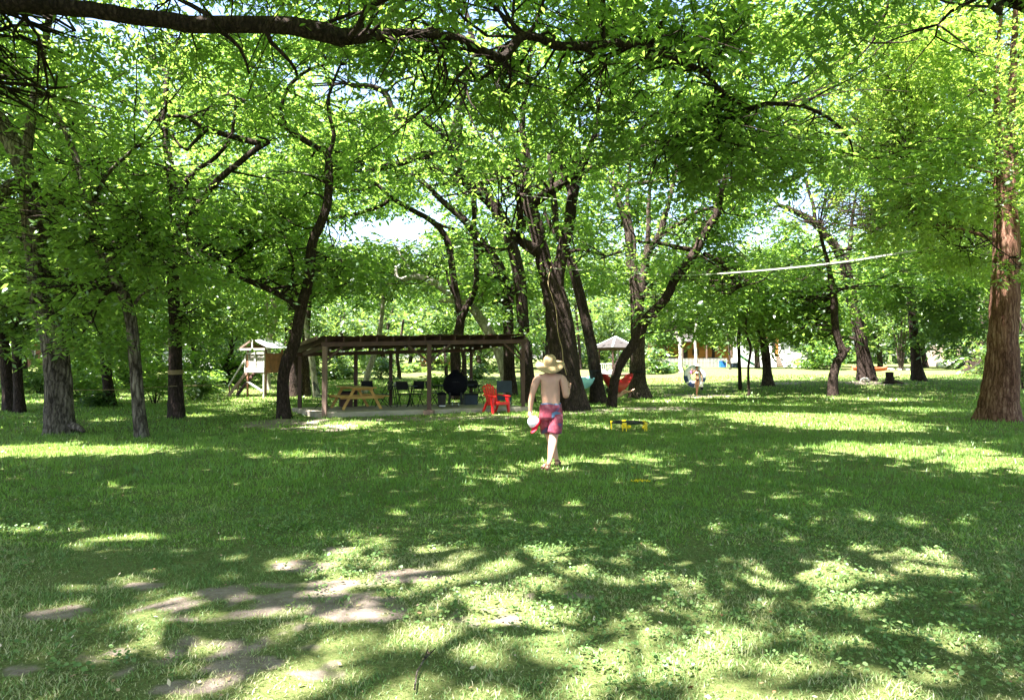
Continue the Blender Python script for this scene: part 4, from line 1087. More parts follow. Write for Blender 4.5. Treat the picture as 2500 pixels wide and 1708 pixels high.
# (px of trunk, depth, kind, scale)
bgpos = [(-60, 48, 3, 1), (60, 62, 1, .9), (150, 46, 4, 1.0), (190, 70, 0, 1), (300, 55, 3, .9), (330, 44, 4, .9), (390, 74, 1, 1), (470, 58, 2, 1.1), (520, 66, 0, 1), (560, 50, 4, .9), (610, 78, 1, 1.05), (700, 60, 2, 1), (770, 84, 0, 1.0),
         (830, 62, 2, 1.0), (880, 90, 1, .85), (940, 72, 2, 1.2), (1000, 96, 0, .95), (1050, 70, 2, 1.0), (1120, 88, 1, .9), (1170, 66, 2, 1.0), (1230, 80, 0, .95), (1330, 74, 1, .9), (1390, 95, 0, 1), (1450, 82, 2, 1.25), (1500, 100, 1, 1),
         (1640, 118, 1, 1.05), (1790, 116, 0, 1.1), (1850, 70, 0, .9), (1930, 112, 1, 1), (1985, 66, 4, .9), (2020, 92, 1, .95), (2100, 84, 0, 1), (2150, 72, 1, .85), (2260, 84, 0, 1.0), (2330, 74, 3, .9), (2420, 64, 1, .95), (2490, 52, 2, 1.1), (2540, 70, 3, 1), (2470, 86, 0, 1.1),
         (1625, 92, 3, 1.05), (1741, 93, 3, 1.0), (-10, 84, 0, 1.1), (250, 92, 1, 1.1), (450, 100, 0, 1.1), (650, 104, 1, 1.15), (1280, 108, 1, 1.1), (1560, 124, 0, 1.2)]  # the first two here are added to keep the sun off the cabin
KINDN = ["round yellow-green crown", "tall yellow-green crown", "low bushy yellow-green crown", "tall mid-green crown", "low dark green crown"]
NEARBY = [(60, "the left edge"), (300, "the stout furrowed trunk"), (520, "the rope-ringed trunk"), (690, "the playhouse"), (800, "the left pavilion post"), (960, "the picnic table"), (1100, "the black grill"), (1260, "the right pavilion post"), (1400, "the largest trunk"), (1530, "the gazebo"), (1600, "the red hammock"), (1760, "the cedar cabin"), (1880, "the sunlit leaning trunk"), (2000, "the white stair rails"), (2110, "the elbow-bent trunk"), (2200, "the canoe"), (2290, "the crape myrtle"), (2400, "the board fence"), (9999, "the red-barked cypress")]
for i, (px, Y, kd, s) in enumerate(bgpos):
    p = at(px, 893, Y)
    ref = next(n for (lim, n) in NEARBY if px < lim)
    if kd in (0, 1, 3) and Y > 54 and px not in (1625, 1741): s *= 1.38
    far = "far" if Y > 80 else ("middle-distance" if Y > 60 else "nearer")
    if (px, Y) == (1050, 70): ref = "the middle pavilion post"
    if (px, Y) == (940, 72): ref = "the back row of pavilion posts"
    lab = {(1625, 92): "tall tree added before the left end of the cedar cabin to shade it", (1741, 93): "tall tree added before the right end of the cedar cabin to shade it"}.get((px, Y))
    copy_tree(BG[kd], (p.x, Y, gz(p.x, Y) - .05), bgr.random() * 6.28, s * bgr.uniform(.93, 1.08), lab or "%s tree with %s showing behind %s" % (far, KINDN[kd], ref), GRP)

# ---- far woods closing the view
def woods():
    r = np.random.default_rng(77)
    n = 700
    X = r.uniform(-125, 125, n); Yw = 128 + r.random(n) * 22
    Z = r.random(n) ** .8 * 21 + ground_z(X, Yw)
    C = np.stack([X, Yw, Z], 1)
    Rr = np.stack([r.uniform(2.2, 3.6, n)] * 2 + [r.uniform(1.5, 2.6, n)], 1)
    n_sp = np.full(n, 11)
    V, Fq, rn = leaf_cloud(C, Rr, n_sp, np.full(n, 1.5), np.full(n, .8), 5, cull=False)
    o = np_mesh("woods", V, Fq, M['leaf_far'], attrs={'rnd': ('FACE', rn)})
    tag(o, "dense green woods closing the far side of the park", "woods", kind='stuff')
woods()

# ---- shrubs
def make_shrub(name, label, px, py, w_px, h_px, leaf='leaf', size=None, stems=5, group=None, Y=None):
    b = foot(px, py) if Y is None else Vector((at(px, py, Y).x, Y, 0))
    b.z = gz(b.x, b.y)
    root = thing(name, label, "shrub", b, 0, group)
    W = w_px / F_PX * b.y / 2; H = h_px / F_PX * b.y
    r = np.random.default_rng(int(px * 7 + py))
    n = 16
    a = r.random(n) * 6.28; q = np.sqrt(r.random(n)) * W * .75
    z = H * (.25 + .6 * r.random(n))
    C = np.stack([q * np.cos(a), q * np.sin(a) * .8, z], 1)
    cr_ = max(.25, W * .42)
    Rr = np.stack([np.full(n, cr_)] * 2 + [np.full(n, cr_ * .8)], 1)
    sz = size or max(.12, b.y * .0062)
    n_sp = np.full(n, int(3.4 * cr_ ** 2 / (0.19 * sz ** 2) / 7) + 3)
    V, Fq, rn = leaf_cloud(C, Rr, n_sp, np.full(n, sz), np.full(n, .7), int(px), cull=False, zfloor=False)
    V[:, 2] = np.abs(V[:, 2])
    o = np_mesh("foliage", V, Fq, M[leaf], root, attrs={'rnd': ('FACE', rn)}); o['kind'] = 'stuff'
    for s in range(stems):
        c = C[s]
        Vb, Fb, Ft = limb_mesh(catmull(np.array([[c[0] * .15, c[1] * .15, -.05], [c[0] * .5, c[1] * .5, c[2] * .5], c]), 6), np.linspace(.03, .01, 6) * max(1, W * .6), 5, rough=0)
        np_mesh("stem", Vb, [Fb, Ft], M['bark_dark'], root, smooth=True)
    return root
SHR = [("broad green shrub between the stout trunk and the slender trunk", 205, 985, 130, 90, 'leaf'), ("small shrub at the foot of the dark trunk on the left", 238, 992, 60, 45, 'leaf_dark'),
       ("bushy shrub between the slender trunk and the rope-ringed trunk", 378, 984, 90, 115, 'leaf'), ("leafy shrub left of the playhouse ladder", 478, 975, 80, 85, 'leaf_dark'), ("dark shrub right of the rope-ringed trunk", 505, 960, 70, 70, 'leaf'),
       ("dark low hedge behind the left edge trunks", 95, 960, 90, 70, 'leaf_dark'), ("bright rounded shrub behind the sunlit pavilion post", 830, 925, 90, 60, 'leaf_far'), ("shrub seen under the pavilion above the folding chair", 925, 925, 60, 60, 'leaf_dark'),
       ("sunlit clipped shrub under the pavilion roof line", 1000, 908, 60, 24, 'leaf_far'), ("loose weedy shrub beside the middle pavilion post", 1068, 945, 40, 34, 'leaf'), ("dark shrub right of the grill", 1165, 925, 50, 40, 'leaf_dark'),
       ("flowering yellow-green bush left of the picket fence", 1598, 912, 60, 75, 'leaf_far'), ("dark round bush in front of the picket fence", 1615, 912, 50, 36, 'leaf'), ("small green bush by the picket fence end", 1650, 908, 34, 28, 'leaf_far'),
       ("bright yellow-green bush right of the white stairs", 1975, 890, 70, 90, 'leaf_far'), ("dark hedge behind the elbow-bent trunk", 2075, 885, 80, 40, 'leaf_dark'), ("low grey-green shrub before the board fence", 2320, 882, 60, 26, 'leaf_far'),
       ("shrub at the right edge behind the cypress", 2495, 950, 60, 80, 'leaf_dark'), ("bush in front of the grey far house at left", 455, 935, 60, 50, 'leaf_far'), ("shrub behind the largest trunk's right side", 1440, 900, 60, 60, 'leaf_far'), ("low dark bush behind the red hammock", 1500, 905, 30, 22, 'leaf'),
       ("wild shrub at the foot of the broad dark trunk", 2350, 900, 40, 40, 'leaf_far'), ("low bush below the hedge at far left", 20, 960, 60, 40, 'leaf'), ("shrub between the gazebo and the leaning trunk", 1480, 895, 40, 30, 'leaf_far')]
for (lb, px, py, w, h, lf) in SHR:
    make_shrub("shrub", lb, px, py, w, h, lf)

# crape myrtle with several thin stems
def crape():
    b = foot(2200, 903)
    root = thing("crape_myrtle", "slender multi-stemmed tree ringed with pale stones, right of the canoe", "tree", b)
    C = []
    for (ex, w) in ((2170, 6), (2183, 6), (2196, 7), (2206, 7), (2218, 6), (2225, 5)):
        p0 = np.array([(ex - 2200) * .1 / F_PX * b.y, 0, -.05]); t = at(ex, 770, b.y); p2 = np.array([(t.x - b.x) * 1.3, random.uniform(-.6, .6), 7.0]); 
        p1 = np.array([(t.x - b.x) * .5, p2[1] * .4, 3.0])
        V, Fb, Ft = limb_mesh(catmull(np.array([p0, p1, p2]), 10), np.linspace(.09, .03, 10), 7, rough=.05)
        np_mesh("stem", V, [Fb, Ft], M['bark'], root, smooth=True)
        for q in range(4): C.append(p2 + np.array([random.uniform(-1.4, 1.4), random.uniform(-1, 1), random.uniform(-3.0, 1.2)]))
    C = np.array(C); n = len(C)
    V, Fq, rn = leaf_cloud(C, np.full((n, 3), 1.1), np.full(n, 16), np.full(n, .32), np.full(n, .8), 9, cull=False, zfloor=False)
    o = np_mesh("crown", V, Fq, M['leaf_far'], root, attrs={'rnd': ('FACE', rn)}); o['kind'] = 'stuff'
    for i in range(9):
        a = i / 9 * 6.28
        s = MB(); s.ball((0, 0, 0), .16 * random.uniform(.8, 1.2), 6, (1.2, 1, .7))
        o = s.build("stone", M['stone']); x = b.x + .95 * math.cos(a); yy = b.y + .8 * math.sin(a)
        o.location = (x, yy, gz(x, yy) + .05); o.rotation_euler = (0, 0, random.random() * 3)
        tag(o, "pale stone in the ring around the crape myrtle's foot", "stone", "ring of pale stones round the crape myrtle")
crape()

# ------------------------------------------------------------------ grass, weeds, fallen leaves
def scatter(y0, y1, dens, seed):
    r = np.random.default_rng(seed)
    A = 0.76 * (y1 ** 2 - y0 ** 2) + 1.2 * (y1 - y0)
    n = int(A * dens)
    u = r.random(n)
    Y = np.sqrt(y0 ** 2 + u * (y1 ** 2 - y0 ** 2))
    X = (r.random(n) * 2 - 1) * (0.76 * Y + 0.6)
    return X, Y, r

SLAB = None
def grass(y0, y1, dens, hgt, wid, seed, seg2):
    X, Y, r = scatter(y0, y1, dens, seed)
    b = bare(X, Y)
    tuft = vnoise(X, Y, 4.0, 2)
    keep = r.random(len(X)) > np.minimum(b * 0.98 * (0.25 + 1.15 * vnoise(X, Y, 9.0, 44)), .80)
    keep &= r.random(len(X)) < 0.58 + 0.6 * tuft
    ins = in_slab(X, Y)
    keep &= ~ins
    X, Y, b, tuft = X[keep], Y[keep], b[keep], tuft[keep]
    n = len(X)
    Z = ground_z(X, Y) + sstep((18 - Y) / 8) * sstep((Y - 1) / 2) * (fbm(X, Y, 2.5, 12) - 0.5) * 0.02 - 0.004
    lush = sstep((Y - 7) / 3)
    h = hgt * (0.35 + 1.0 * r.random(n) ** 1.4) * (0.4 + 1.05 * tuft) * (1 - 0.5 * b) * (0.75 + .35 * lush)
    az = r.random(n) * 6.283
    lean = (0.25 + 0.75 * r.random(n)) * (1.15 - .35 * lush)
    D = np.stack([np.cos(az) * lean, np.sin(az) * lean, np.ones(n)], 1)
    D /= np.linalg.norm(D, axis=1)[:, None]
    wz = az + 1.57 + r.normal(size=n) * 0.5
    W = np.stack([np.cos(wz), np.sin(wz), np.zeros(n)], 1) * (wid * (0.6 + 0.8 * r.random(n)))[:, None]
    P = np.stack([X, Y, Z], 1)
    q = np.arange(n)
    big = fbm(X, Y, 0.7, 60)
    rn = np.clip(0.15 + 0.9 * (big - .25) + (0.35 + .35 * (1 - lush)) * (r.random(n) - .5) + .35 * b + (r.random(n) < .04) * .6 + (1 - lush) * (.16 + .55 * (vnoise(X, Y, 2.3, 70) - .45)), 0, 1)
    if seg2:
        mid = P + D * (h * .55)[:, None]
        tip = P + D * h[:, None] + np.stack([np.cos(az), np.sin(az), -.5 * np.ones(n)], 1) * (h * .35 * lean)[:, None]
        V = np.stack([P - W, P + W, mid + W * .8, tip, mid - W * .8], 1).reshape(-1, 3)
        F1 = np.stack([5 * q, 5 * q + 1, 5 * q + 2, 5 * q + 4], 1); F2 = np.stack([5 * q + 4, 5 * q + 2, 5 * q + 3], 1)
        return V, [F1, F2], np.concatenate([rn, rn])
    V = np.stack([P - W, P + W, P + D * h[:, None]], 1).reshape(-1, 3)
    return V, [np.stack([3 * q, 3 * q + 1, 3 * q + 2], 1)], rn

# the pavilion's plan, in metres
FL, FM, FR = Vector((-5.78, 22.0, 0)), Vector((-2.74, 23.6, 0)), Vector((0.40, 25.5, 0))
BL, BR = Vector((-7.35, 24.7, 0)), Vector((-1.60, 27.9, 0))
SLABP = [FL + Vector((-.25, .05, 0)), FR + Vector((.35, -.1, 0)), BR + Vector((.45, .35, 0)), BL + Vector((-.35, .25, 0))]
def in_slab(X, Y):
    ins = np.ones(len(X), bool)
    for i in range(4):
        a, b_ = SLABP[i], SLABP[(i + 1) % 4]
        ins &= ((b_.x - a.x) * (Y - a.y) - (b_.y - a.y) * (X - a.x)) > 0
    return ins
def build_grass():
  for nm, lb, mt, parts in (("near_grass", "thin pale grass blades over the worn foreground soil", 'grass_near', [grass(2.9, 6.3, 4900, .050, .0026, 1, True), grass(6.3, 8.0, 1200, .06, .004, 12, True)]),
                            ("grass", "green mown grass blades covering the park lawn", 'grass', [grass(6.3, 10.0, 1400, .065, .0045, 2, True), grass(10, 17, 560, .075, .0085, 3, False), grass(17, 30, 150, .085, .017, 4, False), grass(30, 55, 32, .11, .035, 5, False)])):
    Vs = []; F4 = []; F3 = []; R4 = []; R3 = []; off = 0
    for (V, Fl, rn) in parts:
        k = 0
        for f in Fl:
            rr = rn[k:k + len(f)]; k += len(f)
            (F4 if f.shape[1] == 4 else F3).append(f + off); (R4 if f.shape[1] == 4 else R3).append(rr)
        Vs.append(V); off += len(V)
    o = np_mesh(nm, np.vstack(Vs), [np.vstack(F4), np.vstack(F3)], M[mt], attrs={'rnd': ('FACE', np.concatenate([np.concatenate(R4), np.concatenate(R3)]))})
    tag(o, lb, "grass", kind='stuff')
    print("grass faces", sum(len(f) for f in F4) + sum(len(f) for f in F3))
build_grass()

def build_weeds():
    X, Y, r = scatter(3.0, 9.5, 130, 9)
    m = (vnoise(X, Y, 1.1, 15) + .25 * (r.random(len(X)) - .5) > .5) & (r.random(len(X)) > 0.75 * bare(X, Y) ** 2) & (r.random(len(X)) < sstep((9.5 - Y) / 3))
    X, Y = X[m], Y[m]; n = len(X); k = 7
    Vs = []; 
    Z = ground_z(X, Y) + sstep((Y - 1) / 2) * (fbm(X, Y, 2.5, 12) - 0.5) * 0.02
    base = np.stack([X, Y, Z], 1)
    for j in range(k):
        az = r.random(n) * 6.283; el = r.uniform(.15, 1.1, n); L = r.uniform(.014, .042, n)
        hgt = r.uniform(.015, .06, n)
        o = base + np.stack([np.cos(az) * .02, np.sin(az) * .02, hgt], 1)
        d = np.stack([np.cos(az) * np.cos(el), np.sin(az) * np.cos(el), np.sin(el) * .6], 1) * (L * .8)[:, None]
        w = np.stack([-np.sin(az), np.cos(az), r.normal(size=n) * .25], 1) * (L * .34)[:, None]
        Vs.append(np.stack([o, o + d * .3 + w, o + d * .75 + w * .8, o + d, o + d * .75 - w * .8, o + d * .3 - w], 1).reshape(-1, 3))
    V = np.vstack(Vs); q = np.arange(n * k)
    F_ = np.vstack([np.stack([6 * q, 6 * q + 1, 6 * q + 2, 6 * q + 3], 1), np.stack([6 * q, 6 * q + 3, 6 * q + 4, 6 * q + 5], 1)])
    rn = r.random(n * k)
    o = np_mesh("low_weeds", V, F_, M['weed'], attrs={'rnd': ('FACE', np.concatenate([rn, rn]))})
    tag(o, "small round-leaved weeds among the thin foreground grass", "weeds", kind='stuff')
build_weeds()

def build_litter():
    X, Y, r = scatter(3.0, 14, 16, 19)
    n = len(X)
    Z = ground_z(X, Y) + .012 + r.random(n) * .02
    az = r.random(n) * 6.28; L = r.uniform(.012, .04, n)
    d = np.stack([np.cos(az), np.sin(az), r.normal(size=n) * .3], 1) * L[:, None]; w = np.stack([-np.sin(az), np.cos(az), r.normal(size=n) * .4], 1) * (L * .25)[:, None]
    P = np.stack([X, Y, Z], 1); q = np.arange(n)
    V = np.stack([P, P + d * .5 + w, P + d, P + d * .5 - w], 1).reshape(-1, 3)
    o = np_mesh("fallen_leaves", V, np.stack([4 * q, 4 * q + 1, 4 * q + 2, 4 * q + 3], 1), M['litter'], attrs={'rnd': ('FACE', r.random(n))})
    tag(o, "dry brown and bleached leaves scattered on the foreground ground", "fallen leaves", kind='stuff')
build_litter()
def twig():
    p = [foot(1045, 1600), foot(1035, 1630), foot(1018, 1655), foot(1012, 1700)]
    s = MB(); s.tube([Vector((q.x, q.y, q.z + .03)) for q in p], [.003, .005, .005, .005], 6)
    s.tube([Vector((p[1].x, p[1].y, p[1].z + .03)), Vector((p[1].x + .05, p[1].y + .1, .05))], [.005, .003], 5)
    tag(s.build("twig", M['bark_grey']), "thin crooked dry twig lying in the near grass", "twig")
twig()

# ------------------------------------------------------------------ patio slab and pavilion
def slab():
    top = .15; vs = []; fs = []
    for z in (-.1, top):
        for p in SLABP: vs.append((p.x, p.y, z))
    s = MB(); s.add(vs, [(3, 2, 1, 0), (4, 5, 6, 7), (0, 1, 5, 4), (1, 2, 6, 5), (2, 3, 7, 6), (3, 0, 4, 7)])
    o = s.build("patio", M['concrete'], bevel=.015)
    tag(o, "raised concrete patio under the pavilion", kind='structure')
slab()

def pavilion():
    root = thing("pavilion", "brown open timber pavilion with a rusty sheet roof over a concrete patio", "pavilion", (FL.x, FL.y, 0))
    O = Vector((FL.x, FL.y, 0))
    def W(p, z): return Vector((p.x, p.y, z)) - O
    zf = {0: 2.33, 1: 2.45, 2: 2.56}
    # posts
    def post(p, z0, z1, w=.135, mat='wood_brown'):
        s = MB(); s.box((p.x - O.x, p.y - O.y, (z0 + z1) / 2), (w, w, z1 - z0)); return s.build("post", M[mat], root, .008)
    post(FL, -.05, 2.20, .14, 'wood_tan'); post(FM, .15, 2.32); post(FR, .15, 2.43)
    bl, br = BL, BR
    bz0, bz1 = 2.05, 2.28
    mids = [(0.0, bl), (.30, bl.lerp(br, .30)), (.5, bl.lerp(br, .5)), (1.0, br)]
    for t, p in mids: post(p, .15, bz0 + (bz1 - bz0) * t - .13, .12, 'wood_brown')
    # beams, front edge high, back edge low
    def beam(p, q, za, zb, name="beam", w=.06, h=.14, mat='wood_brown'):
        s = MB(); s.bar(W(p, za), W(q, zb), w, h); return s.build(name, M[mat], root, .006)
    dirF = (FR - FL).normalized(); dirB = (BR - BL).normalized()
    beam(FL - dirF * .12, FR + dirF * .15, 2.26, 2.49)
    beam(BL - dirB * .12, BR + dirB * .15, bz0 - .06, bz1 - .06)
    beam(FL + dirF * .1, BL + dirB * .1, 2.25, bz0 - .05, h=.13)
    beam(FR - dirF * .1, BR - dirB * .1, 2.48, bz1 - .05, h=.13)
    # rafters and their ends over the front beam
    nR = 14
    outF = (FL - BL).normalized()
    for i in range(nR):
        t = i / (nR - 1)
        p = FL.lerp(FR, t) + outF * .12; q = BL.lerp(BR, t) - outF * .2
        za = 2.33 + (2.56 - 2.33) * t + .075; zb = bz0 + (bz1 - bz0) * t + .075
        beam(p, q, za, zb, "rafter", .045, .13)
    # knee braces
    def brace(a, za, b_, zb, w=.06): 
        s = MB(); s.bar(W(a, za), W(b_, zb), w, .09, up=(0, 1, 0)); s.build("brace", M['wood_brown'], root, .005)
    brace(FL + dirF * .05, 1.78, FL + dirF * .55, 2.20); brace(FM - dirF * .05, 1.75, FM - dirF * .75, 2.27); brace(FM + dirF * .05, 1.75, FM + dirF * .75, 2.31); brace(FR - dirF * .05, 1.8, FR - dirF * .8, 2.40)
    dS = (BR - FR).normalized(); brace(FR + dS * .05, 1.9, FR + dS * .6, 2.40)
    s = MB(); s.box((FM.x - O.x, FM.y - O.y - .02, .06), (.34, .30, .17)); s.build("post_footing", M['wood_tan'], root, .01)
    # corrugated roof sheets, each its own piece with a curled front edge
    n = 11
    for i in range(n):
        t0, t1 = i / n - .02, (i + 1) / n + .004
        rows = 3; cols = 13
        vs = []; 
        rr = random.Random(i)
        lift = rr.uniform(-.012, .03); ext = rr.uniform(.22, .36)
        for a in range(rows):
            for c in range(cols):
                t = t0 + (t1 - t0) * c / (cols - 1)
                zf_ = 2.33 + .23 * t + .165; zb_ = bz0 + (bz1 - bz0) * t + .165
                f = FL.lerp(FR, t) + outF * ext; b_ = BL.lerp(BR, t) - outF * .4
                k = [0, .3, 1][a]
                p = f.lerp(b_, k); z = zf_ + (zb_ - zf_) * k + .014 * math.cos(c * math.pi / 1.5) + (lift if a == 0 else 0) + .006 * (i % 2)
                vs.append(Vector((p.x, p.y, z)) - O)
        fs = []
        for a in range(rows - 1):
            for c in range(cols - 1):
                j = a * cols + c; fs.append((j, j + 1, j + cols + 1, j + cols))
        s = MB(); s.add(vs, fs)
        o = s.build("roof_sheet", M['roof_metal'], root)
        m = o.modifiers.new("thick", 'SOLIDIFY'); m.thickness = .006
    # pale board on the left roof edge
    s = MB(); s.bar(W(FL - dirF * .30 + outF * .25, 2.46), W(BL - dirB * .42 , bz0 + .14), .03, .11); s.build("fascia", M['wood_tan'], root)
    return root
pavilion()

def string_lights():
    root = thing("string_lights", "string of small bulbs hanging under the front edge of the pavilion", "string lights", (FL.x, FL.y, 2.1))
    O = Vector((FL.x, FL.y, 2.1)); inw = (BL - FL).normalized()
    pts = []
    for i in range(61):
        t = i / 60; p = FL.lerp(FR, t) + inw * .25; sag = .10 * math.sin(math.pi * ((t * 5) % 1))
        pts.append(Vector((p.x, p.y, 2.2 + .22 * t - sag)) - O)
    MB().tube(pts, .006, 5).build("cable", M['black_metal'], root)
    for i in range(2, 60, 3):
        s = MB(); s.ball(pts[i] + Vector((0, 0, -.06)), .035, 7); s.build("bulb", M['white'], root)
        MB().box(pts[i] + Vector((0, 0, -.015)), (.025, .025, .05)).build("socket", M['black_metal'], root)
string_lights()

# ------------------------------------------------------------------ picnic table
def picnic():
    root = thing("picnic_table", "honey-coloured pine picnic table with attached benches on the patio", "picnic table", (-4.95, 23.75, .15), math.radians(120))
    # local x = long axis (far end at +x), y = across
    L = 1.75
    for k in range(5):
        MB().box((L / 2 - .08, (k - 2) * .155, .73), (L + .3, .145, .038)).build("tabletop_board", M['wood_yellow'], root, .004)
    for sy in (-1, 1):
        for k in range(2):
            MB().box((L / 2 - .08, sy * (.62 + k * .14), .44), (L + .3, .13, .038)).build("bench_board", M['wood_yellow'], root, .004)
    for ex in (.12, L - .28):
        for sy in (-1, 1):
            MB().bar((ex, sy * .26, .71), (ex, sy * .66, .0), .09, .04, up=(1, 0, 0)).build("leg", M['wood_yellow'], root, .004)
        MB().box((ex - .042, 0, .69), (.04, .72, .09)).build("crossbar", M['wood_yellow'], root, .004)
        MB().box((ex - .042, 0, .40), (.04, 1.48, .09)).build("bench_support", M['wood_yellow'], root, .004)
    MB().bar((.45, 0, .70), (.16, 0, .40), .06, .04).build("brace", M['wood_yellow'], root)
picnic()

def folding_table(x, y, z, rz, L, label, mat='slate'):
    root = thing("folding_table", label, "table", (x, y, z), rz, "folding tables on the far side of the patio")
    MB().box((0, 0, .72), (L, .70, .035)).build("tabletop", M[mat], root, .01)
    for sx in (-1, 1):
        s = MB()
        for sy in (-1, 1): s.bar((sx * (L / 2 - .12), sy * .28, .70), (sx * (L / 2 - .22), sy * .30, 0), .025)
        s.bar((sx * (L / 2 - .2), -.3, .06), (sx * (L / 2 - .2), .3, .06), .02)
        s.build("leg_frame", M['black_metal'], root)
        MB().bar((sx * (L / 2 - .17), 0, .3), (sx * .15, 0, .69), .018).build("brace", M['black_metal'], root)
    return root
def px_on_slab(px, Y): return at(px, 893, Y).x
folding_table(px_on_slab(985, 26.0), 26.0, .15, .3, .95, "small dark folding table with bags on it, right of the picnic table")
folding_table(px_on_slab(1120, 27.1), 27.1, .15, .32, 1.7, "long dark folding table running behind the grill")
MB().ball((px_on_slab(972, 25.9), 25.9, .95), .13, 7, (1.4, .8, .55)).build("bag", M['grey_wall'])
tag(bpy.data.objects["bag"], "crumpled pale bag lying on the small folding table", "bag")

def folding_chair(x, y, z, rz, label):
    root = thing("folding_chair", label, "chair", (x, y, z), rz, "black folding chairs on the patio")
    MB().box((0, 0, .45), (.42, .40, .03)).build("seat", M['black_metal'], root, .01)
    R = Matrix.Rotation(math.radians(-12), 3, 'X')
    MB().box((0, .27, .76), (.42, .022, .30), R).build("backrest", M['black_metal'], root, .006)
    for sx in (-1, 1):
        MB().bar((sx * .2, -.22, 0), (sx * .2, .30, .92), .022).build("leg", M['black_metal'], root)
        MB().bar((sx * .18, .26, 0), (sx * .18, -.16, .46), .022).build("leg", M['black_metal'], root)
folding_chair(px_on_slab(935, 25.2), 25.2, .15, math.radians(-60), "black folding chair turned towards the small table, right of the picnic table")
folding_chair(px_on_slab(1062, 26.4), 26.4, .15, math.radians(70), "black folding chair half hidden behind the middle pavilion post")
folding_chair(px_on_slab(985, 25.2) , 25.4, .15, math.radians(170), "black folding chair tucked under the small dark table")
folding_chair(px_on_slab(790, 24.4) , 24.3, .15, math.radians(100), "dark folding chair behind the sunlit pavilion post")

def grill():
    x = px_on_slab(1112, 25.6)
    root = thing("grill", "large black covered grill on legs under the pavilion", "grill", (x, 25.6, .15), .1)
    MB().lathe([(.16, .38), (.30, .46), (.42, .62), (.445, .78), (.42, .95), (.34, 1.08), (.22, 1.17), (.14, 1.22), (.10, 1.30), (.04, 1.32)], n=26, sy=.72).build("cover", M['black'], root)
    MB().bar((-.12, -.36, .88), (.14, -.36, .88), .025).build("handle", M['black_metal'], root)
    for sx, sy in ((-1, -1), (1, -1), (-1, 1), (1, 1)):
        MB().bar((sx * .20, sy * .16, .5), (sx * .22, sy * .2, .08), .085).build("leg", M['black_metal'], root, .01)
    for sx in (-1, 1):
        o = MB().lathe([(.07, -.02), (.07, .02)], n=14).build("wheel", M['chrome'], root); o.location = (sx * .11, -.24, .07); o.rotation_euler = (0, math.pi / 2, 0)
    MB().box((.0, -.02, .12), (.36, .3, .03)).build("shelf", M['black_metal'], root)
    MB().box((.62, 0, .80), (.34, .3, .02)).build("side_table", M['black_metal'], root, .005)
    MB().tube([(.2, .1, 1.15), (.24, .12, 1.3), (.30, .14, 1.22)], .03, 8).build("chimney", M['black'], root)
grill()
def bucket():
    x = px_on_slab(1079, 25.0)
    root = thing("charcoal_bin", "small dark patterned bin standing left of the black grill", "bin", (x, 25.0, .15), .3)
    MB().lathe([(.10, 0), (.13, .05), (.15, .38), (.155, .44)], n=14).build("body", M['shingle'], root)
    MB().lathe([(.165, .44), (.17, .47), (.12, .52), (.03, .55)], n=14).build("lid", M['black'], root)
    MB().box((-.02, -.15, .06), (.22, .12, .04)).build("base_plate", M['chrome'], root, .005)
bucket()

def cooler(px, Y, w, h, mat, lid, label):
    root = thing("cooler", label, "cooler", (px_on_slab(px, Y), Y, .15), .4)
    MB().box((0, 0, h / 2), (w, w * .6, h)).build("body", M[mat], root, .02); MB().box((0, 0, h + .03), (w + .03, w * .64, .06)).build("lid", M[lid], root, .015)
    MB().tube([(-w / 2, 0, h * .8), (-w / 2 - .05, 0, h * .6), (w / 2 + .05, 0, h * .6), (w / 2, 0, h * .8)], .012, 5).build("handle", M['black_metal'], root)
cooler(1148, 26.8, .5, .36, 'slate', 'black_metal', "low dark cooler on the patio right of the black grill")
cooler(845, 25.5, .45, .5, 'wood_brown', 'black_metal', "dark brown box on the patio behind the picnic table")
folding_chair(px_on_slab(1015, 25.6), 25.6, .15, math.radians(-20), "black folding chair left of the middle pavilion post, facing the small table")
folding_chair(px_on_slab(1162, 26.9), 27.2, .15, math.radians(150), "black folding chair at the far right corner of the patio")
folding_chair(px_on_slab(900, 25.9), 26.0, .15, math.radians(30), "black folding chair in shade behind the far end of the picnic table")
for q_, (px_, dx_) in enumerate(((1140, 0), (1150, 0), (1161, 0))):
    o = MB().lathe([(.03, 0), (.034, .02), (.034, .14), (.014, .19), (.014, .23)], n=10).build("bottle", M['grey_wall' if q_ % 2 else 'glass'])
    o.location = (px_on_slab(px_, 27.1), 27.1, .15 + .74); tag(o, ["dark bottle nearest the grill on the long table", "pale bottle in the middle of the three on the long table", "dark bottle at the right end of the long table"][q_], "bottle", "bottles on the long folding table")

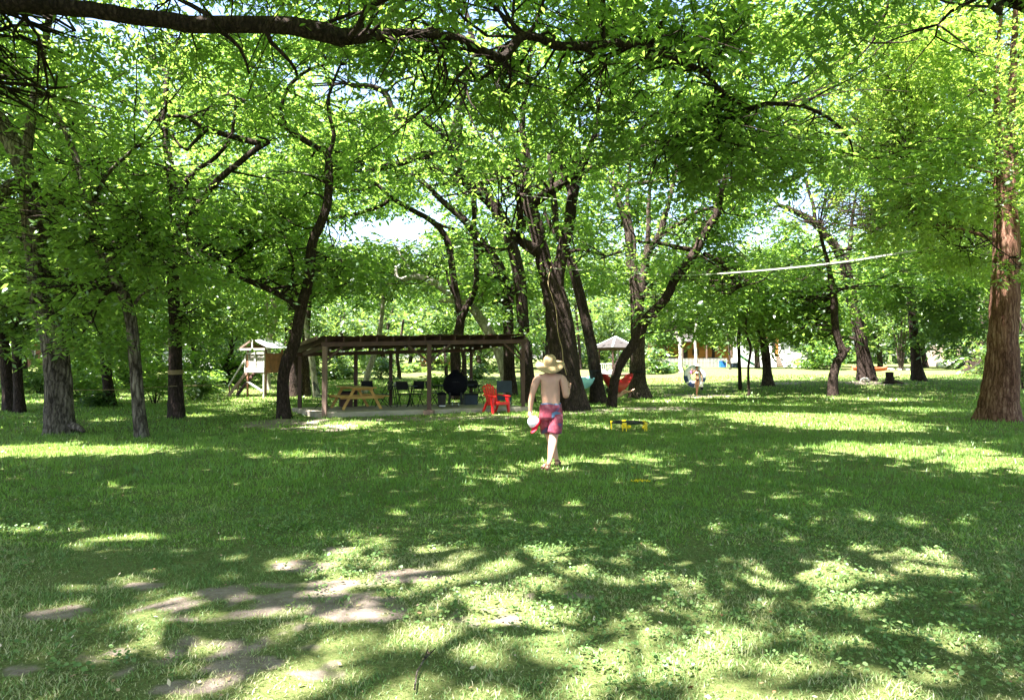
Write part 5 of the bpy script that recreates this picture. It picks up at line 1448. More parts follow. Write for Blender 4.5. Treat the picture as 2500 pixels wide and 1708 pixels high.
# red resin garden chair
def adirondack():
    b = foot(1212, 1008)
    root = thing("garden_chair", "bright red plastic slatted chair on the grass before the patio", "chair", (b.x, b.y, b.z), math.radians(38))
    # front faces -y ; built about its middle
    for sx in (-1, 1):
        MB().add([(sx * .30, -.30, 0), (sx * .36, -.30, 0), (sx * .355, -.26, .54), (sx * .27, -.26, .54), (sx * .30, -.22, 0), (sx * .36, -.22, 0), (sx * .355, -.12, .54), (sx * .27, -.12, .54)],
                 [(0, 1, 2, 3), (5, 4, 7, 6), (4, 0, 3, 7), (1, 5, 6, 2), (3, 2, 6, 7), (4, 5, 1, 0)]).build("front_leg", M['red'], root, .01)
        MB().bar((sx * .27, .42, 0), (sx * .25, .18, .40), .06, .07).build("back_leg", M['red'], root, .01)
        MB().add([(sx * .24, -.34, .55), (sx * .39, -.32, .55), (sx * .36, .30, .60), (sx * .27, .30, .60), (sx * .24, -.34, .59), (sx * .39, -.32, .59), (sx * .36, .30, .635), (sx * .27, .30, .635)],
                 [(3, 2, 1, 0), (4, 5, 6, 7), (0, 1, 5, 4), (1, 2, 6, 5), (2, 3, 7, 6), (3, 0, 4, 7)]).build("armrest", M['red'], root, .015)
    for k in range(6):
        y0 = -.30 + k * .10; z0 = .38 - k * .022
        MB().box((0, y0, z0), (.53, .088, .022), Matrix.Rotation(-.22, 3, 'X')).build("seat_slat", M['red'], root, .006)
    MB().box((0, -.345, .34), (.56, .03, .09)).build("front_rail", M['red'], root, .01)
    hs = [.52, .64, .70, .70, .64, .52]
    for k in range(6):
        x = (k - 2.5) * .082; h = hs[k]
        tiltx = .40
        lo = Vector((x * .82, .20, .27)); hi = Vector((x * 1.22, .20 + tiltx * h * .9, .27 + h * .98))
        s = MB(); s.bar(lo, hi, .064, .022, up=(0, 1, 0)); s.ball(hi, .032, 6, (1, .4, .8))
        s.build("back_slat", M['red'], root, .006)
    MB().tube([(-.30, .36, .60), (-.15, .42, .64), (0, .44, .65), (.15, .42, .64), (.30, .36, .60)], .026, 6).build("back_rail", M['red'], root)
    MB().tube([(-.26, .45, .84), (-.12, .52, .92), (0, .54, .95), (.12, .52, .92), (.26, .45, .84)], .022, 6).build("top_rail", M['red'], root)
adirondack()

def slate_chair():
    b = foot(1228, 1000); 
    root = thing("garden_chair", "slate-blue chair with a square back, right behind the red chair", "chair", (b.x + .05, b.y + .25, b.z), math.radians(8))
    MB().box((0, .05, .84), (.56, .05, .44), Matrix.Rotation(-.12, 3, 'X')).build("backrest", M['slate'], root, .02)
    MB().box((0, .30, .40), (.54, .50, .05)).build("seat", M['slate'], root, .02)
    MB().box((0, .04, .44), (.50, .03, .22)).build("back_panel", M['slate'], root, .01)
    for sx in (-1, 1):
        for yy in (.06, .52): MB().bar((sx * .25, yy, 0), (sx * .25, yy, .56 if yy > .3 else .60), .045).build("leg", M['slate'], root)
        MB().box((sx * .27, .28, .60), (.07, .55, .03)).build("armrest", M['slate'], root, .01)
slate_chair()

# ------------------------------------------------------------------ round net game and its balls
def net_game():
    b = foot(1545, 1053)
    root = thing("net_game", "low round black trampoline net on yellow legs in the grass", "game net", (b.x, b.y + .42, b.z), .25)
    R_ = .46; H = .19
    MB().tube([(R_ * math.cos(t), R_ * math.sin(t), H) for t in [2 * math.pi * k / 30 for k in range(31)]], .016, 7, False).build("rim", M['black_metal'], root)
    s = MB()
    for k in range(-7, 8):
        c = k / 8 * R_; h = math.sqrt(R_ * R_ - c * c)
        s.bar((c, -h, H - .005), (c, h, H - .005), .012, .004); s.bar((-h, c, H - .009), (h, c, H - .009), .012, .004)
    o = s.build("net", M['black_metal'], root); o['kind'] = 'stuff'
    for k in range(5):
        t = 2 * math.pi * (k + .15) / 5 - 1.2
        c = Vector((R_ * math.cos(t), R_ * math.sin(t), 0)); u = Vector((-math.sin(t), math.cos(t), 0))
        s = MB(); s.bar(c + u * .045 + Vector((0, 0, 0)), c + u * .04 + Vector((0, 0, H + .01)), .022); s.bar(c - u * .045, c - u * .04 + Vector((0, 0, H + .01)), .022)
        s.bar(c - u * .05 + Vector((0, 0, H)), c + u * .05 + Vector((0, 0, H)), .045); s.bar(c - u * .045 + Vector((0, 0, .10)), c + u * .045 + Vector((0, 0, .10)), .02); s.bar(c + Vector((0, 0, .08)), c + Vector((0, 0, H)), .018)
        s.build("leg", M['yellow'], root)
net_game()
for (px, py, lb) in ((1536, 1047, "small yellow ball under the middle of the round net"), (1573, 1049, "small yellow ball beside the right leg of the round net")):
    p = foot(px, py); o = MB().ball((0, 0, 0), .052, 8).build("ball", M['yellow']); o.location = (p.x, p.y, p.z + .055); tag(o, lb, "ball", "yellow balls of the net game")
def yellow_bits():
    c = foot(1564, 1180)
    root = thing("yellow_rope", "bright yellow cord lying loosely in the grass right of the man's feet", "cord", (c.x, c.y, c.z), 0)
    pts = [(-.13 + i * .0095, .03 * math.sin(i * 1.1), .035 + .012 * math.sin(i * 1.9)) for i in range(28)]
    MB().tube(pts, .006, 5).build("cord", M['yellow'], root)
    MB().tube([(p[0] * .8, p[1] + .02, p[2] + .006) for p in pts[3:22]], .005, 5).build("cord_loop", M['yellow'], root)
    c2 = foot(1545, 1146); o = MB().tube([(-.04, 0, .03), (-.02, .01, .045), (0, 0, .03), (.03, .01, .042)], .005, 5).build("yellow_tie", M['yellow']); o.location = c2
    tag(o, "tiny yellow cord end just behind the larger yellow cord", "cord")
yellow_bits()

# ------------------------------------------------------------------ hammocks
def hammock(name, label, A, B_, sag, halfw, mat, strapm, tilt=0.0):
    mid = (A + B_) / 2
    root = thing(name, label, "hammock", (mid.x, mid.y, min(A.z, B_.z) - sag))
    O = Vector(root.location)
    n = 26; m = 8; vs = []; d = (B_ - A); side = Vector((-d.y, d.x, 0)).normalized()
    t0, t1 = .04, .96
    for i in range(n):
        t = t0 + (t1 - t0) * i / (n - 1)
        q = math.sin(math.pi * i / (n - 1)) ** .6
        c = A.lerp(B_, t); s_ = sag * 4 * t * (1 - t)
        for j in range(m):
            u = (j / (m - 1) - .5) * 2
            w = halfw * q * .45 + .02
            z = c.z - s_ + (abs(u) ** 2) * halfw * q * .55 + .02 * math.sin(i * 1.7 + j) * q
            vs.append(c * 1.0 + side * (u * w) - Vector((0, 0, c.z)) + Vector((0, 0, z)) - O)
    fs = [(i * m + j, i * m + j + 1, (i + 1) * m + j + 1, (i + 1) * m + j) for i in range(n - 1) for j in range(m - 1)]
    s = MB(); s.add(vs, fs, True); o = s.build("fabric", M[mat], root); mo = o.modifiers.new("thick", 'SOLIDIFY'); mo.thickness = .004
    def cpt(t): c = A.lerp(B_, t); return Vector((c.x, c.y, c.z - sag * 4 * t * (1 - t))) - O
    MB().tube([A - O, cpt(.03), cpt(t0)], .012, 5).build("strap", M[strapm], root)
    MB().tube([cpt(t1), cpt(.97), B_ - O], .012, 5).build("strap", M[strapm], root)
    return root
A_ = at(1466, 903, 30.7); B2 = at(1546, 903, 34.5)
hammock("hammock", "red nylon hammock sagging between two dark trunks", A_, B2, 1.02, .75, 'red_cloth', 'black_metal')
A3 = at(1375, 912, 27.0); B3 = at(1456, 916, 32.5)
hammock("hammock", "pale cyan hammock between the largest trunk and the leaning trunk", A3, B3, .62, .85, 'cyan_cloth', 'black_metal')
s = MB(); s.tube([at(1481, 926, 31.5), at(1490, 916, 31.8), at(1502, 910, 32)], .02, 6); tag(s.build("strap", M['cyan_cloth']), "thin cyan strap slanting up behind the red hammock", "strap")

# ------------------------------------------------------------------ people
def skin_mesh(name, verts, edges, mat, parent, levels=2, extra=None, root=0, mats=None):
    """verts: (x,y,z,rx[,ry])"""
    me = bpy.data.meshes.new("skel"); bm = bmesh.new()
    lay = bm.verts.layers.skin.verify()
    bv = []
    for i, v in enumerate(verts):
        b_ = bm.verts.new(v[:3]); r2 = v[4] if len(v) > 4 else v[3]
        b_[lay].radius = (v[3], r2); b_[lay].use_root = (i == root); bv.append(b_)
    for a, c in edges: bm.edges.new((bv[a], bv[c]))
    bm.to_mesh(me); bm.free()
    o = bpy.data.objects.new("skel", me); COL.objects.link(o)
    sk = o.modifiers.new("skin", 'SKIN'); sk.use_smooth_shade = True; sk.branch_smoothing = .6
    ss = o.modifiers.new("sub", 'SUBSURF'); ss.levels = levels; ss.render_levels = levels
    dg = bpy.context.evaluated_depsgraph_get(); dg.update()
    nm = bpy.data.meshes.new_from_object(o.evaluated_get(dg))
    bpy.data.objects.remove(o)
    nm.name = name
    if extra is not None:
        bm = bmesh.new(); bm.from_mesh(nm)
        t = bpy.data.meshes.new("t"); t.from_pydata(extra.v, [], extra.f); bm.from_mesh(t)
        for f in bm.faces: f.smooth = True
        bm.to_mesh(nm); bm.free()
    nm.materials.clear(); nm.materials.append(mat)
    ob = bpy.data.objects.new(name, nm); link(ob, parent)
    return ob

def fingers(mb, wrist, palm_dir, across, curl_dir, s=1.0, curl=0.6):
    """adds palm and five fingers; directions are unit vectors"""
    w = Vector(wrist); p = Vector(palm_dir).normalized(); a = Vector(across).normalized(); c = Vector(curl_dir).normalized()
    mb.tube([w - p * .02, w + p * .03 * s, w + p * .085 * s], [.026 * s, .034 * s, .036 * s], 8)
    lens = [.062, .072, .068, .052]
    for i, L in enumerate(lens):
        b0 = w + p * .082 * s + a * ((i - 1.5) * .019 * s)
        k1 = b0 + (p * math.cos(curl) + c * math.sin(curl)) * L * .5 * s
        k2 = k1 + (p * math.cos(curl * 2) + c * math.sin(curl * 2)) * L * .35 * s
        k3 = k2 + (p * math.cos(curl * 2.8) + c * math.sin(curl * 2.8)) * L * .25 * s
        mb.tube([b0 - p * .02, k1, k2, k3], [.0095 * s, .009 * s, .008 * s, .006 * s], 6)
    t0 = w + p * .03 * s - a * .03 * s; t1 = t0 + (p * .6 - a * .7 + c * .4).normalized() * .04 * s; t2 = t1 + (p * .7 + c * .6).normalized() * .032 * s
    mb.tube([t0, t1, t2], [.013 * s, .011 * s, .008 * s], 6)

def man():
    base = foot(1338, 1147)
    Y0 = base.y
    O = Vector((at(1345, 1147, 11.3).x, 11.3, 0.0))
    root = thing("person", "shirtless man in a wide straw hat and faded red shorts walking away across the lawn", "person", O, 0)
    # he walks away from the camera (+y), stride to the left of his track
    hipR, hipL = (.085, 0, .90), (-.085, .04, .90)
    V = [(0, 0, .92, .16, .12),      # 0 pelvis
         (0, .0, 1.04, .178, .125),   # 1 waist
         (-.005, .0, 1.18, .178, .12), # 2 ribs
         (-.01, .0, 1.33, .195, .12), # 3 chest
         (-.012, .0, 1.425, .15, .09), # 4 upper chest
         (-.012, .01, 1.49, .075, .07), # 5 neck
         (-.012, .03, 1.555, .075, .08), # 6 skull base
         (-.012, .035, 1.63, .09, .10), # 7 head
         (-.012, .035, 1.70, .065, .075), # 8 crown
         (-.17, 0, 1.42, .075), (-.222, -.01, 1.375, .072), (-.268, -.015, 1.25, .060), (-.298, -.01, 1.14, .049), (-.316, .01, 1.03, .048), (-.326, .02, .90, .031), (-.327, .025, .865, .028),   # 9-15 left arm
         (.155, 0, 1.42, .075), (.20, -.01, 1.375, .072), (.222, -.03, 1.24, .060), (.236, -.03, 1.115, .053), (.266, .09, 1.17, .048), (.292, .17, 1.225, .031), (.298, .19, 1.24, .028),  # 16-22 right arm
         (.085, -.01, .86, .110), (.066, -.03, .66, .105), (.036, -.07, .49, .076), (.016, -.14, .345, .078), (-.026, -.24, .16, .042), (-.058, -.295, .075, .035), # 23-28 right leg (near, trailing)
         (-.085, .03, .86, .108), (-.060, .12, .66, .10), (-.01, .19, .49, .072), (.035, .21, .35, .070), (.088, .225, .17, .042), (.105, .235, .085, .035)]  # 29-34 left leg (ahead)
    E = [(0, 1), (1, 2), (2, 3), (3, 4), (4, 5), (5, 6), (6, 7), (7, 8), (4, 9), (9, 10), (10, 11), (11, 12), (12, 13), (13, 14), (14, 15), (4, 16), (16, 17), (17, 18), (18, 19), (19, 20), (20, 21), (21, 22),
         (0, 23), (23, 24), (24, 25), (25, 26), (26, 27), (27, 28), (0, 29), (29, 30), (30, 31), (31, 32), (32, 33), (33, 34)]
    ex = MB()
    fingers(ex, (-.327, .025, .865), (-.0, .05, -1), (0, -1, 0), (1, 0, 0), 1.0, .55)
    fingers(ex, (.298, .19, 1.24), (.1, .25, .95), (0, 1, 0), (-1, .1, 0), 1.0, .8)
    # feet: heel, arch, toes
    def footm(a, h, toe):
        a = Vector(a); h = Vector(h); toe = Vector(toe)
        ex.tube([a, (a + h) / 2, h], [.032, .034, .034], 8)
        d = toe - h
        ex.tube([h - d * .12, h + d * .15, h + d * .5, h + d * .8, toe], [.026, .036, .036, .038, .018], 10)
        s_ = Vector((d.y, -d.x, 0)).normalized()
        for i in range(5):
            c = h + d * .88 + s_ * ((i - 2) * .016)
            ex.tube([c, c + d * (.17 - .02 * abs(i - 1))], [.011, .008], 5)
    footm((-.058, -.295, .075), (-.062, -.315, .045), (-.115, -.10, .035))
    footm((.105, .235, .085), (.107, .22, .045), (.145, .44, .04))
    # face and ears
    ex.ball((-.095, .04, 1.615), .024, 6, (.4, .8, 1.2)); ex.ball((.071, .04, 1.615), .024, 6, (.4, .8, 1.2)); ex.ball((-.012, .135, 1.605), .018, 6, (.8, 1.2, 1.3))
    # shoulder blades and muscles over the spine
    for sx in (-1, 1):
        pass
    body = skin_mesh("body", V, E, M['skin'], root, 2, ex)
    for v in body.data.vertices:
        c = v.co
        if c.y < .02 and .98 < c.z < 1.47 and abs(c.x) < .2:
            d = abs(c.x + .008)
            c.y += .016 * math.exp(-(d / .022) ** 2) - .010 * math.exp(-((d - .05) / .03) ** 2)
            c.y -= .020 * math.exp(-((d - .10) / .05) ** 2 - ((c.z - 1.34) / .07) ** 2)
            c.y += .012 * math.exp(-((d - .12) / .04) ** 2 - ((c.z - 1.22) / .04) ** 2)
    # hair and chin strap
    MB().ball((-.012, .012, 1.585), .095, 10, (1, 1, .9)).build("hair", M['hair'], root)
    for sx in (-1, 1): MB().ball((-.012 + sx * .035, .128, 1.63), .012, 6).build("eye", M['white'], root)
    MB().box((-.012, .132, 1.565), (.05, .012, .012)).build("mouth", M['cap_red'], root)
    # straw hat as a part worn by the man
    R = Matrix.Rotation(math.radians(24), 3, 'X') @ Matrix.Rotation(math.radians(-3), 3, 'Y')
    hat = MB()
    prof = [(.222, -.048), (.232, -.033), (.222, -.025), (.16, -.018), (.125, -.004), (.108, .012), (.106, .05), (.098, .10), (.075, .135), (.04, .150), (.001, .148)]
    vs = []; n = 40; 
    for (r_, z) in prof:
        for k in range(n):
            t = 2 * math.pi * k / n
            x = r_ * math.cos(t) * (.98 if z > 0 else 1.0); yv = r_ * math.sin(t) * (1.12 if r_ < .13 else 1.04)
            zz = z + (0.020 * math.cos(2 * t) if r_ > .15 else 0)
            if z > .09: zz -= .014 * math.exp(-(x / .03) ** 2) * (1 if r_ < .09 else .2); x *= (1 - .35 * max(0, math.sin(t)))
            vs.append(R @ Vector((x, yv, zz)) + Vector((-.012, .0, 1.635)))
    m = len(prof)
    hat.add(vs, [(i * n + k, i * n + (k + 1) % n, (i + 1) * n + (k + 1) % n, (i + 1) * n + k) for i in range(m - 1) for k in range(n)], True)
    ho = hat.build("straw_hat", M['straw'], root); mo = ho.modifiers.new("t", 'SOLIDIFY'); mo.thickness = .005
    band = MB(); vs = []
    for z in (.014, .034):
        for k in range(n):
            t = 2 * math.pi * k / n; vs.append(R @ Vector((.1095 * .98 * math.cos(t), .1095 * 1.12 * math.sin(t), z)) + Vector((-.012, .0, 1.635)))
    band.add(vs, [(k, (k + 1) % n, n + (k + 1) % n, n + k) for k in range(n)], True); band.build("hat_band", M['straw'], ho)
    # shorts: two flared legs and a seat, with wrinkles
    sh = MB()
    def ring(c, rx, ry, z, slope=0.0, n=28, seed=0):
        rr = random.Random(seed)
        ph = rr.random() * 6
        return [Vector((c[0] + rx * math.cos(t) * (1 + .035 * math.sin(5 * t + ph) + .02 * math.sin(9 * t)), c[1] + ry * math.sin(t) * (1 + .035 * math.sin(5 * t + ph)), z + slope * math.cos(t) + .006 * math.sin(3 * t + ph))) for t in [2 * math.pi * k / n for k in range(n)]]
    def loft(rings, smooth=True):
        n = len(rings[0]); vs = [v for r_ in rings for v in r_]
        sh.add(vs, [(i * n + k, i * n + (k + 1) % n, (i + 1) * n + (k + 1) % n, (i + 1) * n + k) for i in range(len(rings) - 1) for k in range(n)], smooth)
    loft([ring((0, .01), .150, .115, 1.005, 0, 28, 1), ring((0, .01), .162, .125, .985, 0, 28, 1), ring((0, .01), .172, .138, .93, 0, 28, 2), ring((0, .01), .180, .148, .86, 0, 28, 3), ring((0, .015), .182, .150, .80, 0, 28, 4), ring((0, .02), .17, .14, .75, 0, 28, 5)])
    loft([ring((.085, -.005), .098, .135, .84, 0, 28, 6), ring((.078, -.02), .106, .128, .74, 0, 28, 7), ring((.068, -.035), .108, .120, .65, 0, 28, 8), ring((.058, -.045), .105, .115, .57, -.01, 28, 9), ring((.056, -.05), .104, .113, .545, -.01, 28, 9)])
    loft([ring((-.085, .03), .096, .130, .84, 0, 28, 10), ring((-.078, .075), .102, .122, .74, 0, 28, 11), ring((-.068, .115), .100, .114, .65, 0, 28, 12), ring((-.055, .15), .096, .108, .56, .01, 28, 13), ring((-.05, .165), .095, .105, .52, .01, 28, 13)])
    so = sh.build("shorts", M['shorts'], root); mo = so.modifiers.new("t", 'SOLIDIFY'); mo.thickness = .006
    wb = MB(); vs = ring((0, .01), .153, .118, 1.016, 0, 28, 1) + ring((0, .01), .166, .130, .988, 0, 28, 1)
    wb.add(vs, [(k, (k + 1) % 28, 28 + (k + 1) % 28, 28 + k) for k in range(28)], True); wb.build("waistband", M['shorts_blue'], so)
    pk = MB()
    grid = []
    for j in range(4):
        for i in range(7):
            x = .005 + i * .024; z = .895 - j * .026 - .010 * abs(i - 3)
            t = math.asin(max(-1, min(1, x / .178))); yv = .01 - .160 * math.cos(t) - .004
            grid.append(Vector((x, yv, z)))
    pk.add(grid, [(j * 7 + i, j * 7 + i + 1, (j + 1) * 7 + i + 1, (j + 1) * 7 + i) for j in range(3) for i in range(6)], True); pk.build("pocket", M['shorts_blue'], so)
    # sandals
    for (h, toe) in (((-.062, -.335, .012), (-.12, -.065, .012)), ((.107, .19, .012), (.15, .47, .012))):
        h = Vector(h); toe = Vector(toe); d = toe - h
        s = MB(); s.bar(h, toe, .095, .022)
        s.tube([h + d * .25 + Vector((-.05, 0, 0)), h + d * .3 + Vector((0, 0, .095)), h + d * .25 + Vector((.05, 0, 0))], .012, 6)
        s.tube([h + d * .7 + Vector((-.052, 0, 0)), h + d * .65 + Vector((0, 0, .07)), h + d * .7 + Vector((.05, 0, 0))], .012, 6)
        s.tube([h + Vector((-.045, .05, .06)), h + Vector((0, -.012, .07)), h + Vector((.045, .05, .06))], .010, 6)
        s.build("sandal", M['sandal'], root)
    # what he holds
    cap = thing("baseball_cap", "white baseball cap with a red bill held in the man's left hand", "cap", O + Vector((-.275, -.01, .715)), 0)
    zl = Vector((-.62, -.42, .66)).normalized(); xl = (Vector((.15, -.1, -1)) - zl * Vector((.15, -.1, -1)).dot(zl)).normalized(); yl = zl.cross(xl)
    cap.rotation_euler = Matrix((xl, yl, zl)).transposed().to_euler()
    c1 = MB(); c1.lathe([(.093, -.05), (.100, -.02), (.093, .03), (.070, .07), (.035, .092), (.001, .098)], n=24, sy=.92); c1.build("cap_dome", M['cap_white'], cap).modifiers.new("t", 'SOLIDIFY').thickness = .004
    MB().ball((0, 0, .10), .009, 5).build("button", M['cap_red'], cap)
    c2 = MB(); c2.lathe([(.090, -.07), (.0955, -.05), (.104, -.022)], n=24, sy=.92); c2.build("cap_band", M['cap_red'], cap)
    vs = []
    for j in range(5):
        for i in range(9):
            t = math.radians(-55 + i * 13.75); u = j / 4
            vs.append(((.092 + u * .085 * math.cos(t) ** .7) * math.cos(t), .088 * math.sin(t) * (1 - .12 * u), -.058 - .012 * u - .02 * math.sin(t) ** 2))
    c3 = MB(); c3.add(vs, [(j * 9 + i, j * 9 + i + 1, (j + 1) * 9 + i + 1, (j + 1) * 9 + i) for j in range(4) for i in range(8)], True)
    c3.build("bill", M['cap_red'], cap).modifiers.new("t", 'SOLIDIFY').thickness = .004
    can = thing("drink_can", "pinkish-brown drink can raised in the man's right hand", "can", O + Vector((.272, .215, 1.30)), 0)
    MB().lathe([(.026, -.055), (.031, -.048), (.031, .05), (.026, .06)], n=16).build("can_body", M['wood_rust'], can)
    MB().lathe([(.025, .060), (.020, .058), (.001, .058)], n=16).build("can_lid", M['chrome'], can)
man()

def woman():
    b = foot(1702, 967)
    root = thing("person", "woman in a white hat and bikini walking towards the camera with an inner tube", "person", b, math.pi)
    V = [(0, 0, .92, .12, .09), (0, 0, 1.03, .095, .075), (0, 0, 1.16, .105, .08), (0, 0, 1.27, .12, .085), (0, 0, 1.34, .085, .06), (0, -.005, 1.40, .042), (0, .01, 1.47, .06, .07), (0, .015, 1.54, .068, .078), (0, .01, 1.60, .045),
         (-.135, 0, 1.33, .045), (-.175, .0, 1.27, .04), (-.215, .02, 1.10, .034), (-.235, .08, .93, .028), (-.24, .12, .84, .02),
         (.135, 0, 1.33, .045), (.175, .0, 1.27, .04), (.23, -.02, 1.14, .034), (.27, .06, 1.24, .028), (.30, .10, 1.34, .02),
         (.07, 0, .86, .088), (.065, .03, .66, .07), (.05, .06, .48, .052), (.035, .02, .30, .048), (.02, -.02, .10, .028), (.02, -.02, .05, .03),
         (-.07, 0, .86, .088), (-.06, -.02, .66, .07), (-.045, -.06, .48, .052), (-.04, -.12, .30, .048), (-.03, -.22, .12, .028), (-.03, -.24, .06, .03)]
    E = [(0, 1), (1, 2), (2, 3), (3, 4), (4, 5), (5, 6), (6, 7), (7, 8), (4, 9), (9, 10), (10, 11), (11, 12), (12, 13), (4, 14), (14, 15), (15, 16), (16, 17), (17, 18), (0, 19), (19, 20), (20, 21), (21, 22), (22, 23), (23, 24), (0, 25), (25, 26), (26, 27), (27, 28), (28, 29), (29, 30)]
    ex = MB()
    fingers(ex, (-.24, .12, .84), (0, .1, -1), (0, 1, 0), (1, 0, 0), .85, .5); fingers(ex, (.30, .10, 1.34), (.1, .2, 1), (0, 1, 0), (-1, 0, 0), .85, .6)
    for (h) in ((.02, -.02, .03), (-.03, -.24, .035)):
        h = Vector(h); ex.tube([h + Vector((0, -.05, 0)), h, h + Vector((0, .10, 0)), h + Vector((0, .17, -.01))], [.02, .03, .032, .016], 8)
    ex.ball((0, .09, 1.53), .014, 6); ex.ball((-.07, .02, 1.53), .018, 6, (.4, .8, 1.2)); ex.ball((.07, .02, 1.53), .018, 6, (.4, .8, 1.2))
    for sx in (-1, 1): ex.ball((sx * .055, .07, 1.24), .05, 8, (1, .7, 1))
    skin_mesh("body", V, E, M['skin_dark'], root, 2, ex)
    MB().ball((0, -.015, 1.53), .085, 10, (1.05, 1, 1.2)).build("hair", M['hair'], root)
    for sx in (-1, 1): MB().ball((sx * .028, .082, 1.56), .009, 6).build("eye", M['black_metal'], root)
    MB().lathe([(.17, 1.585), (.175, 1.595), (.10, 1.605), (.088, 1.62), (.08, 1.68), (.03, 1.70), (.001, 1.70)], n=20, sy=1.1).build("sun_hat", M['white'], root)
    s = MB()
    for sx in (-1, 1): s.ball((sx * .055, .075, 1.24), .053, 8, (1, .7, 1))
    s.tube([(-.11, .06, 1.22), (0, .10, 1.22), (.11, .06, 1.22)], .012, 6); s.build("bikini_top", M['white'], root)
    MB().lathe([(.05, .80), (.115, .87), (.128, .92)], n=20, sy=.85).build("bikini_bottom", M['black'], root)
    # inner tube carried behind her
    c = at(1696, 918.5, b.y + .35)
    tube = thing("inner_tube", "big white and navy inflatable ring carried behind the woman", "inner tube", c, 0)
    tube.rotation_euler = (math.radians(84), 0, 0)
    R_, r_ = .41, .185
    n, m2 = 40, 16
    def torus(t0, t1, p0, p1, rr, nm, mat, nt=40, np_=16, cl=False):
        vs = []; fs = []
        for i in range(nt + 1):
            t = t0 + (t1 - t0) * i / nt
            for j in range(np_ + 1):
                p = p0 + (p1 - p0) * j / np_
                vs.append(((R_ + rr * math.cos(p)) * math.cos(t), (R_ + rr * math.cos(p)) * math.sin(t), rr * math.sin(p)))
        for i in range(nt):
            for j in range(np_): q = i * (np_ + 1) + j; fs.append((q, q + 1, q + np_ + 2, q + np_ + 1))
        s = MB(); s.add(vs, fs, True); return s.build(nm, M[mat], tube)
    torus(0, 2 * math.pi, 0, 2 * math.pi, r_, "ring", 'tube_white')
    torus(math.radians(178), math.radians(215), -.9, 1.5, r_ + .004, "printed_panel", 'tube_blue', 10, 8)
    torus(math.radians(225), math.radians(262), .2, 1.6, r_ + .004, "printed_panel", 'tube_blue', 10, 8)
    torus(math.radians(160), math.radians(330), 2.6, 3.7, r_ + .004, "inner_band", 'tube_blue', 24, 6)
    torus(math.radians(-35), math.radians(-10), .2, 1.5, r_ + .004, "printed_panel", 'tube_blue', 10, 8)
    o = MB().ball((0, 0, 0), .1, 8, (.7, .4, 1)).build("purple_towel", M['purple']); o.location = at(1688, 908, b.y - .05); tag(o, "small orchid-pink bundle hanging from the inner tube", "towel")
    bag = thing("bag", "small black and white bag hanging at the woman's side", "bag", at(1713, 940, b.y - .1), 0)
    MB().box((0, 0, 0), (.15, .08, .18)).build("bag_body", M['white'], bag, .03); MB().box((0, 0, -.17), (.13, .075, .16)).build("bag_base", M['black'], bag, .02)
    MB().tube([(-.04, 0, .09), (-.03, 0, .17), (.03, 0, .17), (.04, 0, .09)], .008, 5).build("handle", M['white'], bag)
woman()

def lounger_person():
    A = at(1500, 965, 32.3)
    root = thing("person", "person lying in the red hammock with one bare leg hanging out", "person", (A.x, A.y, gz(A.x, A.y)), 0)
    O = Vector(root.location)
    def L(px, py, Y): return tuple(at(px, py, Y) - O)
    hd = L(1484, 952, 31.6); ch = L(1492, 962, 31.9); hp = L(1508, 968, 32.6); k1 = L(1521, 952, 32.9); f1 = L(1534, 956, 33.0); an = L(1543, 953, 33.0); k2 = L(1520, 960, 33.1); f2 = L(1534, 955, 33.3)
    V = [(*hp, .13), (*[(a + b_) / 2 for a, b_ in zip(hp, ch)], .13), (*ch, .14), (*[(a + b_) / 2 for a, b_ in zip(hd, ch)], .06), (*hd, .09), (*k1, .065), (*f1, .045), (*an, .035), (*k2, .065), (*f2, .045)]
    E = [(0, 1), (1, 2), (2, 3), (3, 4), (0, 5), (5, 6), (6, 7), (0, 8), (8, 9)]
    ex = MB(); a = Vector(an); ex.tube([a, a + Vector((.05, -.02, .03)), a + Vector((.12, -.03, .08))], [.03, .035, .018], 8)
    skin_mesh("body", V, E, M['skin'], root, 1, ex)
    MB().ball(hd, .1, 8).build("hair", M['hair'], root)
lounger_person()

